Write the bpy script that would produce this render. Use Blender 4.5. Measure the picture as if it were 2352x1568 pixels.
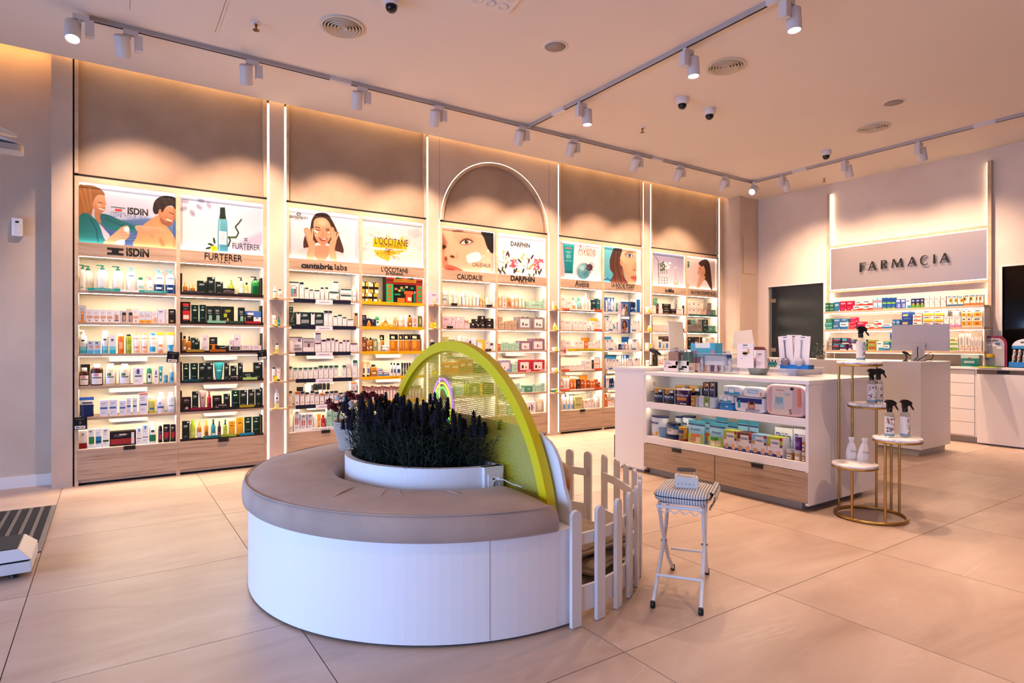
import bpy, bmesh, math, random
import numpy as np
from mathutils import Vector, Matrix

for _o in list(bpy.data.objects):
    bpy.data.objects.remove(_o)
SC = bpy.context.scene
COL = SC.collection
random.seed(7)
R = math.radians
PI = math.pi

# ------------------------------------------------------------------ camera, world, daylight, exposure
EYE = 1.25                       # camera height (m); floor is z = 0
FPX, CX, CY = 1378.0, 1176.0, 788.0
AZ = R(56.1)
FW = (math.cos(AZ), math.sin(AZ))
RT = (math.sin(AZ), -math.cos(AZ))
cam = bpy.data.cameras.new('camera')
cam.lens = FPX / 2352 * 36
cam.sensor_width = 36
cam.shift_y = (CY - 784) / 2352
cam.clip_start = 0.05
camo = bpy.data.objects.new('camera', cam)
COL.objects.link(camo)
camo.location = (0, 0, EYE)
camo.rotation_euler = (R(90), 0, AZ - R(90))
SC.camera = camo

world = bpy.data.worlds.new('world')
SC.world = world
world.use_nodes = True
_bg = world.node_tree.nodes['Background']
_bg.inputs[0].default_value = (0.42, 0.60, 1.0, 1)
_bg.inputs[1].default_value = 0.25

def area_light(name, loc, rot, sx, sy, power, col):
    l = bpy.data.lights.new(name, 'AREA')
    l.shape = 'RECTANGLE'; l.size = sx; l.size_y = sy
    l.energy = power; l.color = col
    o = bpy.data.objects.new(name, l); COL.objects.link(o)
    o.location = loc; o.rotation_euler = rot
    return o

DAY_COL = (0.34, 0.54, 1.0)
DAY_POWER = 360
SPOT_COL = (1.0, 0.67, 0.46)
SPOT_POWER = 265
SPOT_POWER_DOWN = 220
LED_COL = (1.0, 0.79, 0.55)
LED_SHELF = 140.0
LED_LINE = 6.0
LED_COVE = 15.0
# daylight through the glazed shop front (X = -4)
_day = area_light('daylight_front', (-3.85, 2.0, 1.0), (0, R(-74), 0), 1.8, 8.4, DAY_POWER, DAY_COL)
_day.data.spread = R(140)

vs = SC.view_settings
vs.view_transform = 'Standard'
vs.look = 'None'
vs.exposure = 0.0
vs.gamma = 1.0
vs.use_curve_mapping = False
cy = SC.cycles
cy.max_bounces = 7; cy.diffuse_bounces = 4; cy.glossy_bounces = 3
cy.transmission_bounces = 6; cy.transparent_max_bounces = 8
cy.sample_clamp_indirect = 6.0
cy.caustics_reflective = False; cy.caustics_refractive = False
cy.use_denoising = True
try:
    cy.use_light_tree = True
except Exception:
    pass

# ------------------------------------------------------------------ layout helpers: a measured pixel to a point on a plane of the room
def _ray(u, v):
    k = (u - CX) / FPX
    return FW[0] + RT[0] * k, FW[1] + RT[1] * k, -(v - CY) / FPX
def on_y(u, v, Y):
    r = _ray(u, v); t = Y / r[1]
    return r[0] * t, EYE + r[2] * t
def on_x(u, v, X):
    r = _ray(u, v); t = X / r[0]
    return r[1] * t, EYE + r[2] * t
def on_z(u, v, z=0.0):
    r = _ray(u, v); t = (z - EYE) / r[2]
    return r[0] * t, r[1] * t

# ------------------------------------------------------------------ colours and materials
def lin(c):
    return c / 12.92 if c <= 0.04045 else ((c + 0.055) / 1.055) ** 2.4
_hx = {}
def hexc(h):
    if h not in _hx:
        s = h.lstrip('#')
        if len(s) == 3: s = ''.join(ch * 2 for ch in s)
        _hx[h] = tuple(lin(int(s[i:i + 2], 16) / 255) for i in (0, 2, 4))
    return _hx[h]
def rgba(h):
    return (*hexc(h), 1.0)

MATS = {}
def mat(name, color='#ffffff', rough=0.5, metal=0.0, emit=None, strength=0.0, trans=0.0, ior=1.45, attr=False, spec=None, coat=0.0):
    if name in MATS: return MATS[name]
    m = bpy.data.materials.new(name); m.use_nodes = True
    b = m.node_tree.nodes['Principled BSDF']
    b.inputs['Base Color'].default_value = rgba(color)
    b.inputs['Roughness'].default_value = rough
    b.inputs['Metallic'].default_value = metal
    b.inputs['IOR'].default_value = ior
    if trans: b.inputs['Transmission Weight'].default_value = trans
    if spec is not None: b.inputs['Specular IOR Level'].default_value = spec
    if coat: b.inputs['Coat Weight'].default_value = coat
    if emit:
        b.inputs['Emission Color'].default_value = (*emit, 1)
        b.inputs['Emission Strength'].default_value = strength
    if attr:                                              # printed ink: a little darker than the sheet colours it is given
        a = m.node_tree.nodes.new('ShaderNodeAttribute'); a.attribute_name = 'Col'
        mu = m.node_tree.nodes.new('ShaderNodeVectorMath'); mu.operation = 'SCALE'; mu.inputs['Scale'].default_value = attr
        m.node_tree.links.new(a.outputs['Color'], mu.inputs[0]); m.node_tree.links.new(mu.outputs[0], b.inputs['Base Color'])
    MATS[name] = m
    return m

def node_mat(name, build):
    if name in MATS: return MATS[name]
    m = bpy.data.materials.new(name); m.use_nodes = True
    nt = m.node_tree; b = nt.nodes['Principled BSDF']
    build(nt, b, lambda t: nt.nodes.new(t), nt.links.new)
    MATS[name] = m
    return m
def ramp(nt, stops):
    r = nt.nodes.new('ShaderNodeValToRGB')
    e = r.color_ramp.elements
    e[0].position = stops[0][0]; e[0].color = rgba(stops[0][1])
    e[1].position = stops[-1][0]; e[1].color = rgba(stops[-1][1])
    for p, c in stops[1:-1]:
        n = e.new(p); n.color = rgba(c)
    return r

def plaster_mat(name, c0, c1, rough=0.75, scale=1.3, bump=0.12):
    def f(nt, b, N, L):
        g = N('ShaderNodeNewGeometry')
        n1 = N('ShaderNodeTexNoise'); n1.inputs['Scale'].default_value = scale; n1.inputs['Detail'].default_value = 5; n1.inputs['Roughness'].default_value = .6
        n2 = N('ShaderNodeTexNoise'); n2.inputs['Scale'].default_value = 38; n2.inputs['Detail'].default_value = 4
        L(g.outputs['Position'], n1.inputs['Vector']); L(g.outputs['Position'], n2.inputs['Vector'])
        r = ramp(nt, [(0.3, c0), (0.7, c1)])
        L(n1.outputs[0], r.inputs[0]); L(r.outputs[0], b.inputs['Base Color'])
        bp = N('ShaderNodeBump'); bp.inputs['Strength'].default_value = bump; bp.inputs['Distance'].default_value = .01
        L(n2.outputs[0], bp.inputs['Height']); L(bp.outputs[0], b.inputs['Normal'])
        b.inputs['Roughness'].default_value = rough
    return node_mat(name, f)

def wood_mat(name, cols, rough=0.5, zs=22):
    def f(nt, b, N, L):
        g = N('ShaderNodeNewGeometry'); s = N('ShaderNodeSeparateXYZ'); c = N('ShaderNodeCombineXYZ')
        L(g.outputs['Position'], s.inputs[0])
        a = N('ShaderNodeMath'); a.operation = 'ADD'; L(s.outputs[0], a.inputs[0]); L(s.outputs[1], a.inputs[1])
        m1 = N('ShaderNodeMath'); m1.operation = 'MULTIPLY'; m1.inputs[1].default_value = 1.1; L(a.outputs[0], m1.inputs[0])
        m2 = N('ShaderNodeMath'); m2.operation = 'MULTIPLY'; m2.inputs[1].default_value = zs; L(s.outputs[2], m2.inputs[0])
        L(m1.outputs[0], c.inputs[0]); L(m2.outputs[0], c.inputs[2])
        n = N('ShaderNodeTexNoise'); n.inputs['Scale'].default_value = 1.6; n.inputs['Detail'].default_value = 6; n.inputs['Roughness'].default_value = .62; n.inputs['Distortion'].default_value = .5
        L(c.outputs[0], n.inputs['Vector'])
        r = ramp(nt, cols); L(n.outputs[0], r.inputs[0]); L(r.outputs[0], b.inputs['Base Color'])
        b.inputs['Roughness'].default_value = rough
        bp = N('ShaderNodeBump'); bp.inputs['Strength'].default_value = .08; L(n.outputs[0], bp.inputs['Height']); L(bp.outputs[0], b.inputs['Normal'])
    return node_mat(name, f)

def tile_mat():
    def f(nt, b, N, L):
        g = N('ShaderNodeNewGeometry'); oi = N('ShaderNodeObjectInfo')
        mp = N('ShaderNodeVectorMath'); mp.operation = 'MULTIPLY'; mp.inputs[1].default_value = (0.5, 1.7, 1)
        L(g.outputs['Position'], mp.inputs[0])
        off = N('ShaderNodeVectorMath'); off.operation = 'ADD'
        sc = N('ShaderNodeMath'); sc.operation = 'MULTIPLY'; sc.inputs[1].default_value = 37; L(oi.outputs['Random'], sc.inputs[0])
        L(mp.outputs[0], off.inputs[0]); L(sc.outputs[0], off.inputs[1])
        n1 = N('ShaderNodeTexNoise'); n1.inputs['Scale'].default_value = 1.5; n1.inputs['Detail'].default_value = 8; n1.inputs['Roughness'].default_value = .62; n1.inputs['Distortion'].default_value = .6
        L(off.outputs[0], n1.inputs['Vector'])
        r1 = ramp(nt, [(0.25, '#9d8374'), (0.5, '#b59c8b'), (0.75, '#c8b1a1')]); L(n1.outputs[0], r1.inputs[0])
        n2 = N('ShaderNodeTexNoise'); n2.inputs['Scale'].default_value = .9; n2.inputs['Detail'].default_value = 6; n2.inputs['Distortion'].default_value = 1.4
        L(off.outputs[0], n2.inputs['Vector'])
        v = N('ShaderNodeMath'); v.operation = 'SUBTRACT'; v.inputs[1].default_value = .5; L(n2.outputs[0], v.inputs[0])
        v2 = N('ShaderNodeMath'); v2.operation = 'ABSOLUTE'; L(v.outputs[0], v2.inputs[0])
        r2 = ramp(nt, [(0.0, '#ffffff'), (0.007, '#000000')]); L(v2.outputs[0], r2.inputs[0])
        n3 = N('ShaderNodeTexNoise'); n3.inputs['Scale'].default_value = 2.2; L(off.outputs[0], n3.inputs['Vector'])
        r3 = ramp(nt, [(0.5, '#000000'), (0.72, '#999999')]); L(n3.outputs[0], r3.inputs[0])
        mm = N('ShaderNodeMath'); mm.operation = 'MULTIPLY'; L(r2.outputs[0], mm.inputs[0]); L(r3.outputs[0], mm.inputs[1])
        mx = N('ShaderNodeMix'); mx.data_type = 'RGBA'; L(mm.outputs[0], mx.inputs[0]); L(r1.outputs[0], mx.inputs[6]); mx.inputs[7].default_value = rgba('#e2d2c4')
        L(mx.outputs[2], b.inputs['Base Color'])
        n4 = N('ShaderNodeTexNoise'); n4.inputs['Scale'].default_value = 6; n4.inputs['Detail'].default_value = 4; L(g.outputs['Position'], n4.inputs['Vector'])
        rr = N('ShaderNodeMapRange'); rr.inputs[3].default_value = .3; rr.inputs[4].default_value = .46; L(n4.outputs[0], rr.inputs[0]); L(rr.outputs[0], b.inputs['Roughness'])
    return node_mat('stone_tile', f)

def fabric_mat(name, c0, c1, scale=420):
    def f(nt, b, N, L):
        g = N('ShaderNodeNewGeometry')
        n = N('ShaderNodeTexNoise'); n.inputs['Scale'].default_value = scale; n.inputs['Detail'].default_value = 2
        n2 = N('ShaderNodeTexNoise'); n2.inputs['Scale'].default_value = 5; n2.inputs['Detail'].default_value = 3
        L(g.outputs['Position'], n.inputs['Vector']); L(g.outputs['Position'], n2.inputs['Vector'])
        a = N('ShaderNodeMath'); a.operation = 'ADD'; L(n.outputs[0], a.inputs[0]); L(n2.outputs[0], a.inputs[1])
        h = N('ShaderNodeMath'); h.operation = 'MULTIPLY'; h.inputs[1].default_value = .5; L(a.outputs[0], h.inputs[0])
        r = ramp(nt, [(0.35, c0), (0.65, c1)]); L(h.outputs[0], r.inputs[0]); L(r.outputs[0], b.inputs['Base Color'])
        b.inputs['Roughness'].default_value = .9; b.inputs['Sheen Weight'].default_value = .15
        bp = N('ShaderNodeBump'); bp.inputs['Strength'].default_value = .25; bp.inputs['Distance'].default_value = .002
        L(n.outputs[0], bp.inputs['Height']); L(bp.outputs[0], b.inputs['Normal'])
    return node_mat(name, f)

def marble_mat():
    def f(nt, b, N, L):
        g = N('ShaderNodeNewGeometry')
        n = N('ShaderNodeTexNoise'); n.inputs['Scale'].default_value = 9; n.inputs['Detail'].default_value = 8; n.inputs['Distortion'].default_value = 1.5
        L(g.outputs['Position'], n.inputs['Vector'])
        r = ramp(nt, [(0.35, '#b9b2b6'), (0.5, '#e8e2e2'), (0.6, '#f3eeec')]); L(n.outputs[0], r.inputs[0]); L(r.outputs[0], b.inputs['Base Color'])
        b.inputs['Roughness'].default_value = .25
    return node_mat('marble', f)

M_WALL = plaster_mat('microcement', '#b5a08f', '#c6b3a3')
M_PANEL = plaster_mat('microcement_panel', '#937d6b', '#a5907e', scale=2.2)
M_CEIL = plaster_mat('ceiling_paint', '#dccfc3', '#e0d4c8', rough=.9, scale=.6, bump=.03)
M_FAR = plaster_mat('far_wall_plaster', '#cdbcae', '#dccdc0', scale=1.1)
M_WOOD = wood_mat('oak_veneer', [(0.3, '#7d6250'), (0.46, '#9f8672'), (0.6, '#ab937f'), (0.75, '#8d725e')])
M_FRAME = wood_mat('oak_frame', [(0.3, '#a98d74'), (0.6, '#bea48b'), (0.8, '#b0947b')], zs=4)
M_TILE = tile_mat()
M_GROUT = mat('grout', '#4a4038', .9)
M_WHITE = mat('white_lacquer', '#e6e2e4', .32)
M_WHITE2 = mat('white_satin', '#dcd9da', .5)
M_CREAM = mat('cream_interior', '#efe6d6', .6)
M_LED = mat('led_shelf', '#ffffff', .5, emit=LED_COL, strength=LED_SHELF)
M_LEDL = mat('led_line', '#ffffff', .5, emit=(1.0, .80, .50), strength=LED_LINE)
M_LEDC = mat('led_cove', '#ffffff', .5, emit=(1.0, .62, .27), strength=LED_COVE)
M_LEDP = mat('led_poster', '#ffffff', .5, emit=(1.0, .88, .74), strength=16.0)
M_LENS = mat('lamp_lens', '#ffffff', .4, emit=(1.0, .93, .86), strength=14.0)
M_BLACK = mat('black_plastic', '#0d0d0e', .4)
M_DARK = mat('dark_gap', '#0a0807', .8)
M_GREYM = mat('white_metal', '#cfc9c8', .45)
M_TRACK = mat('track_metal', '#a9a3a3', .4)
M_TRIMW = mat('trim_white', '#dcd2cc', .5)
M_BRASS = mat('brushed_brass', '#b08a4a', .34, metal=1.0)
M_CHROME = mat('chrome', '#c9c9cc', .15, metal=1.0)
M_STEEL = mat('steel_sign', '#aaa4a7', .33, metal=.8)
M_MARBLE = marble_mat()
M_PRINT = mat('print_matte', attr=.8, rough=.55, spec=.25)
M_GLOSS = mat('print_gloss', attr=.8, rough=.25, spec=.35)
M_POSTER = mat('poster_print', attr=.62, rough=.6, spec=.2)
M_INK = mat('ink_black', '#0c0a0a', .5)
M_GLASSDARK = mat('dark_glass', '#0d1922', .2)
def clear_mat(name, tint, gloss):
    def f(nt, b, N, L):
        t = N('ShaderNodeBsdfTransparent'); t.inputs[0].default_value = rgba(tint)
        g = N('ShaderNodeBsdfGlossy'); g.inputs['Roughness'].default_value = .08
        lw = N('ShaderNodeLayerWeight'); lw.inputs[0].default_value = gloss
        mx = N('ShaderNodeMixShader'); sc_ = N('ShaderNodeMath'); sc_.operation = 'MULTIPLY'; sc_.inputs[1].default_value = .4; L(lw.outputs['Facing'], sc_.inputs[0]); L(sc_.outputs[0], mx.inputs[0]); L(t.outputs[0], mx.inputs[1]); L(g.outputs[0], mx.inputs[2])
        L(mx.outputs[0], nt.nodes['Material Output'].inputs['Surface'])
    return node_mat(name, f)
M_CLEAR = clear_mat('clear_plastic', '#eef1f5', .25)
M_YELLOW = mat('yellow_paint', '#dcc600', .42)
M_SEAT = fabric_mat('seat_fabric', '#9a8479', '#b29b8d')
M_BROWNF = fabric_mat('brown_cotton', '#7d6a58', '#93806c', 260)
M_LEAFD = mat('lavender_leaf', '#1c261f', .75)
M_LEAFD2 = mat('lavender_leaf_pale', '#2b3a2e', .75)
M_LAV = mat('lavender_flower', '#161322', .9)
M_STEM = mat('stem_green', '#2b3a22', .7)
M_REDF = mat('red_petal', '#6d1019', .7)
M_YELF = mat('yellow_petal', '#b79a4e', .7)
M_WICKER = mat('wicker', '#b5a79c', .8)
M_ALU = mat('aluminium_strip', '#8d8782', .4, metal=.7)
M_CARPET = mat('black_carpet', '#141114', .95)
def mc(h, rough=.5, metal=0.0):
    return mat('paint_' + h.strip('#') + ('g' if rough < .3 else ''), h, rough, metal)

# ------------------------------------------------------------------ mesh builder
class MB:
    def __init__(s):
        s.v = []; s.f = []; s.c = []; s.m = []; s.sm = []
    def add(s, vs_, fs, col=None, mi=0, smooth=False):
        o = len(s.v); s.v += vs_
        for k, f in enumerate(fs):
            s.f.append([i + o for i in f])
            s.c.append(col[k] if isinstance(col, list) else col); s.m.append(mi); s.sm.append(smooth)
        return s
    def box(s, x0, x1, y0, y1, z0, z1, col=None, mi=0):
        if x0 > x1: x0, x1 = x1, x0
        if y0 > y1: y0, y1 = y1, y0
        v = [(x0, y0, z0), (x1, y0, z0), (x1, y1, z0), (x0, y1, z0), (x0, y0, z1), (x1, y0, z1), (x1, y1, z1), (x0, y1, z1)]
        return s.add(v, [(3, 2, 1, 0), (4, 5, 6, 7), (0, 1, 5, 4), (1, 2, 6, 5), (2, 3, 7, 6), (3, 0, 4, 7)], col, mi)
    def rrect(s, w, d, z0, z1, r, n=4, cx=0, cy=0, col=None, mi=0, taper=1.0):
        pts = []
        for qx, qy, a0 in ((1, 1, 0), (-1, 1, 90), (-1, -1, 180), (1, -1, 270)):
            for k in range(n + 1):
                a = R(a0 + 90 * k / n)
                pts.append((qx * (w / 2 - r) + r * math.cos(a), qy * (d / 2 - r) + r * math.sin(a)))
        m = len(pts)
        v = [(cx + x, cy + y, z0) for x, y in pts] + [(cx + x * taper, cy + y * taper, z1) for x, y in pts]
        f = [tuple(range(m - 1, -1, -1)), tuple(range(m, 2 * m))] + [(i, (i + 1) % m, m + (i + 1) % m, m + i) for i in range(m)]
        return s.add(v, f, col, mi)
    def quad(s, p, col=None, mi=0):
        return s.add([tuple(q) for q in p], [tuple(range(len(p)))], col, mi)
    def rings(s, rs, cols=None, mi=0, closed=True, caps=True, smooth=True, col=None):
        n = len(rs[0]); o = []
        for r in rs: o += [tuple(p) for p in r]
        f = []; c = []
        for k in range(len(rs) - 1):
            for i in range(n if closed else n - 1):
                j = (i + 1) % n
                f.append((k * n + i, k * n + j, (k + 1) * n + j, (k + 1) * n + i)); c.append(cols[k] if cols else col)
        s.add(o, f, c, mi, smooth)
        if caps:
            s.add([tuple(p) for p in rs[0]], [tuple(range(n - 1, -1, -1))], cols[0] if cols else col, mi)
            s.add([tuple(p) for p in rs[-1]], [tuple(range(n))], cols[-1] if cols else col, mi)
        return s
    def lathe(s, prof, n=16, cx=0, cy=0, sx=1, sy=1, mi=0, col=None, caps=True, smooth=True):
        """prof: (r, z[, colour of the band above])"""
        rs = [[(cx + p[0] * sx * math.cos(2 * PI * i / n), cy + p[0] * sy * math.sin(2 * PI * i / n), p[1]) for i in range(n)] for p in prof]
        cols = [p[2] if len(p) > 2 else col for p in prof]
        return s.rings(rs, cols, mi, True, caps, smooth)
    def tube(s, pts, r, n=8, mi=0, col=None, closed=False):
        P = [Vector(p) for p in pts]; rs = []; m = len(P); up = None
        for i in range(m):
            a = P[(i - 1) % m] if (closed or i > 0) else P[i]
            b = P[(i + 1) % m] if (closed or i < m - 1) else P[i]
            t = (b - a).normalized()
            if up is None:
                up = Vector((0, 0, 1)) if abs(t.z) < .9 else Vector((1, 0, 0))
            u = t.cross(up)
            if u.length < 1e-5: u = t.orthogonal()
            u.normalize(); w = u.cross(t).normalized(); up = w
            rr = r[i] if isinstance(r, (list, tuple)) else r
            rs.append([P[i] + u * (rr * math.cos(2 * PI * k / n)) + w * (rr * math.sin(2 * PI * k / n)) for k in range(n)])
        if closed:
            rs.append(rs[0]); return s.rings(rs, None, mi, True, False, True, col)
        return s.rings(rs, None, mi, True, True, True, col)
    def prism(s, pts, y0, y1, plane='xz', col=None, mi=0):
        """extrude a 2-D outline; plane xz extrudes along y, yz along x, xy along z"""
        def p3(a, b, t):
            return {'xz': (a, t, b), 'yz': (t, a, b), 'xy': (a, b, t)}[plane]
        n = len(pts)
        v = [p3(a, b, y0) for a, b in pts] + [p3(a, b, y1) for a, b in pts]
        f = [tuple(range(n)), tuple(range(2 * n - 1, n - 1, -1))] + [(i, n + i, n + (i + 1) % n, (i + 1) % n) for i in range(n)]
        return s.add(v, f, col, mi)
    def mesh(s, name, mats):
        me = bpy.data.meshes.new(name)
        me.from_pydata(s.v, [], s.f)
        for m in (mats if isinstance(mats, (list, tuple)) else [mats]): me.materials.append(m)
        if any(s.m): me.polygons.foreach_set('material_index', s.m)
        if any(s.sm): me.polygons.foreach_set('use_smooth', s.sm)
        if any(c is not None for c in s.c):
            a = me.color_attributes.new('Col', 'FLOAT_COLOR', 'CORNER')
            arr = []
            for f, c in zip(s.f, s.c):
                cc = (*(hexc(c) if isinstance(c, str) else (c or (1, 1, 1))), 1.0)
                arr += cc * len(f)
            a.data.foreach_set('color', arr)
        bm = bmesh.new(); bm.from_mesh(me)
        bmesh.ops.recalc_face_normals(bm, faces=bm.faces)
        bm.to_mesh(me); bm.free()
        return me
    def build(s, name, mats, parent=None, bevel=0.0, seg=2):
        o = bpy.data.objects.new(name, s.mesh(name, mats)); COL.objects.link(o)
        if parent is not None: o.parent = parent
        if bevel:
            b = o.modifiers.new('edge', 'BEVEL'); b.width = bevel; b.segments = seg; b.limit_method = 'ANGLE'; b.angle_limit = R(40)
        return o

def obj(name, me, parent=None, loc=None, rz=0.0, scale=None):
    o = bpy.data.objects.new(name, me); COL.objects.link(o)
    if parent is not None: o.parent = parent
    if loc is not None: o.location = loc
    if rz: o.rotation_euler = (0, 0, rz)
    if scale is not None: o.scale = scale
    return o
def tag(o, label, cat, group=None):
    o['label'] = label; o['category'] = cat
    if group: o['group'] = group
    return o
def struct(o):
    o['kind'] = 'structure'; return o
def thing(name, label, cat, loc=(0, 0, 0), rz=0.0, group=None):
    o = bpy.data.objects.new(name, None); COL.objects.link(o)
    o.location = loc; o.rotation_euler = (0, 0, rz); o.empty_display_size = .1
    return tag(o, label, cat, group)
def bx(name, m, x0, x1, y0, y1, z0, z1, parent=None, bevel=0.0):
    return MB().box(x0, x1, y0, y1, z0, z1).build(name, m, parent, bevel)

# lettering: built-in font turned into mesh, fitted to a width and a height
def text_mesh(body, w=None, h=None, extrude=.001, bold=0.0, align='CENTER', spacing=1.0):
    cu = bpy.data.curves.new('lettering', 'FONT')
    cu.body = body; cu.size = 1; cu.align_x = align; cu.offset = bold; cu.space_character = spacing
    cu.resolution_u = 3
    to = bpy.data.objects.new('lettering_source', cu)
    me = bpy.data.meshes.new_from_object(to)
    bpy.data.objects.remove(to)
    n = len(me.vertices)
    a = np.zeros(n * 3); me.vertices.foreach_get('co', a); a = a.reshape(-1, 3)
    lo, hi = a.min(0), a.max(0)
    sz = hi - lo
    sx = (w / sz[0]) if w else None; sy = (h / sz[1]) if h else None
    sx = sx or sy; sy = sy or sx
    c = (lo + hi) / 2
    a[:, 0] = (a[:, 0] - c[0]) * sx; a[:, 1] = (a[:, 1] - c[1]) * sy; a[:, 2] = 0
    me.vertices.foreach_set('co', a.ravel())
    if extrude:
        bm = bmesh.new(); bm.from_mesh(me)
        r = bmesh.ops.extrude_face_region(bm, geom=bm.faces[:])
        vs_ = [g for g in r['geom'] if isinstance(g, bmesh.types.BMVert)]
        bmesh.ops.translate(bm, verts=vs_, vec=(0, 0, extrude))
        bmesh.ops.recalc_face_normals(bm, faces=bm.faces)
        bm.to_mesh(me); bm.free()
    return me
def lettering(body, x, y, z, w, h, m=None, parent=None, face='-y', extrude=.0012, bold=0.0, name='lettering', spacing=1.0, tilt=0.0):
    """centred at x, y, z on a vertical surface whose front faces -y or -x"""
    me = text_mesh(body, w, h, extrude, bold, spacing=spacing); me.materials.append(m or M_INK)
    o = bpy.data.objects.new(name, me); COL.objects.link(o)
    if parent is not None: o.parent = parent
    o.location = (x, y, z)
    o.rotation_euler = (R(90), tilt, 0) if face == '-y' else (R(90), tilt, R(-90))
    return o

def keep(t):
    """children of an Empty were laid out in room coordinates: leave them there"""
    inv = Matrix.Translation(-Vector(t.location))
    for c in t.children: c.matrix_parent_inverse = inv
    return t

# ------------------------------------------------------------------ the room
YW = 6.47      # front plane of the shelving along the long wall
XF = 9.22      # far wall
ZC = 3.70      # ceiling
YB = 6.75      # back of the shelf recesses

floor = struct(bx('floor', M_GROUT, -4.2, 9.6, -4.2, 7.2, -.2, -.006))
TX, TY, TS = -0.335, 1.762, 1.0345
_tile = MB().box(-.5 * TS + .002, .5 * TS - .002, -.509 + .002, .509 - .002, -.006, 0).mesh('tile', M_TILE)
for i in range(-3, 10):
    for j in range(-1, 5):
        obj('tile', _tile, floor, (TX + TS * (i + .5), TY + 1.018 * (j + .5), 0))
_tb = MB().box(-4.2, 9.6, -4.2, TY - 1.018 - .004, -.006, 0).mesh('tile_field', M_TILE)
obj('tile_field', _tb, floor)
_tb = MB().box(-4.2, TX - 3 * TS - .004, TY - 1.018, 7.2, -.006, 0).mesh('tile_field', M_TILE)
obj('tile_field', _tb, floor)

ceiling = struct(MB().box(-4.2, 9.6, -4.2, 6.40, ZC, ZC + .12).box(-4.2, 9.6, 6.40, 7.2, ZC + .14, ZC + .24).build('ceiling', M_CEIL))
# access hatch let into the ceiling
h = MB(); _h = (.105, .715, 4.55, 5.235)
h.box(_h[0], _h[1], _h[2], _h[3], ZC - .004, ZC)
hh = h.build('trim_1', M_CEIL); struct(hh)
obj('hatch_gap', MB().box(_h[0] + .02, _h[1] - .02, _h[2] + .02, _h[3] - .02, ZC - .0055, ZC - .0035).mesh('hatch_gap', mc('#8d7c72')), hh)
obj('hatch_panel', MB().box(_h[0] + .024, _h[1] - .024, _h[2] + .024, _h[3] - .024, ZC - .008, ZC - .004).mesh('hatch_panel', M_CEIL), hh)

wall_back = struct(bx('wall_back', M_WALL, -4.2, 9.6, 6.80, 7.0, 0, ZC + .2))
wall_recess = struct(bx('wall_recess', M_WALL, -4.0, -.40, 6.70, 6.80, 0, ZC + .2))
struct(bx('baseboard_back', M_TRIMW, -4.0, -.41, 6.685, 6.70, 0, .10))
struct(MB().box(-4.2, -4.0, -4.2, 7.0, 2.55, ZC + .2).box(-4.2, -4.0, -4.2, 7.0, 0, .08).box(-4.2, -4.0, -4.2, -2.6, 0, 2.6).build('wall_left', M_WALL))
struct(bx('wall_front', M_WALL, -4.2, 9.6, -4.2, -4.0, 0, ZC + .2))
wf = MB()
for y in (-2.55, -.4, 1.8, 4.0, 6.2): wf.box(-4.06, -4.0, y - .03, y + .03, .08, 2.55)
wf.box(-4.06, -4.0, -2.6, 6.8, .08, .14).box(-4.06, -4.0, -2.6, 6.8, 2.49, 2.55)
struct(wf.build('window_1', M_BLACK))
# far wall with its two openings
Y1, Y2, Y3 = 5.036, 5.986, 2.79
struct(MB().box(XF, XF + .12, Y2, 6.9, 0, ZC + .2).box(XF, XF + .12, Y1, Y2, 2.195, ZC + .2).box(XF, XF + .12, Y3, Y1, 0, ZC + .2)
       .box(XF, XF + .12, 1.3, Y3, 2.203, ZC + .2).box(XF, XF + .12, -4.2, 1.3, 0, ZC + .2).box(XF + .4, XF + .5, -4.2, 7, 0, ZC + .2).build('wall_right', M_FAR))
# door at the far corner: dark glass leaf with metal clips
d1 = struct(MB().box(XF + .03, XF + .042, Y1 + .005, Y2 - .05, .01, 2.185).build('door_1', M_GLASSDARK))
obj('hinge_clip', MB().box(XF + .018, XF + .05, Y2 - .13, Y2 - .03, 1.93, 1.99).mesh('hinge_clip', mc('#8a7d76', .35, .7)), d1)
obj('hinge_clip', MB().box(XF + .018, XF + .05, Y2 - .13, Y2 - .03, 1.11, 1.17).mesh('hinge_clip', mc('#8a7d76', .35, .7)), d1)
obj('leaf_edge', MB().box(XF + .03, XF + .042, Y2 - .05, Y2 - .012, .01, 2.185).mesh('leaf_edge', mc('#56616a', .2)), d1)
obj('door_frame', MB().box(XF - .012, XF + .1, Y1 - .055, Y1, 0, 2.24).box(XF - .006, XF + .1, Y1 - .055, Y2, 2.19, 2.215).mesh('door_frame', M_TRIMW), d1)
d2 = struct(MB().box(XF + .03, XF + .042, 1.3, Y3, .01, 2.2).build('door_2', mat('dark_glass_right', '#0d0a09', .07)))
obj('door_frame', MB().box(XF - .008, XF + .1, Y3, Y3 + .03, 0, 2.22).box(XF - .008, XF + .1, 1.3, Y3, 2.2, 2.222).mesh('door_frame', M_TRIMW), d2)
obj('handle', MB().box(XF - .02, XF + .02, 2.505, 2.53, 1.35, 1.6).mesh('handle', M_BLACK), d2)
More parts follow.
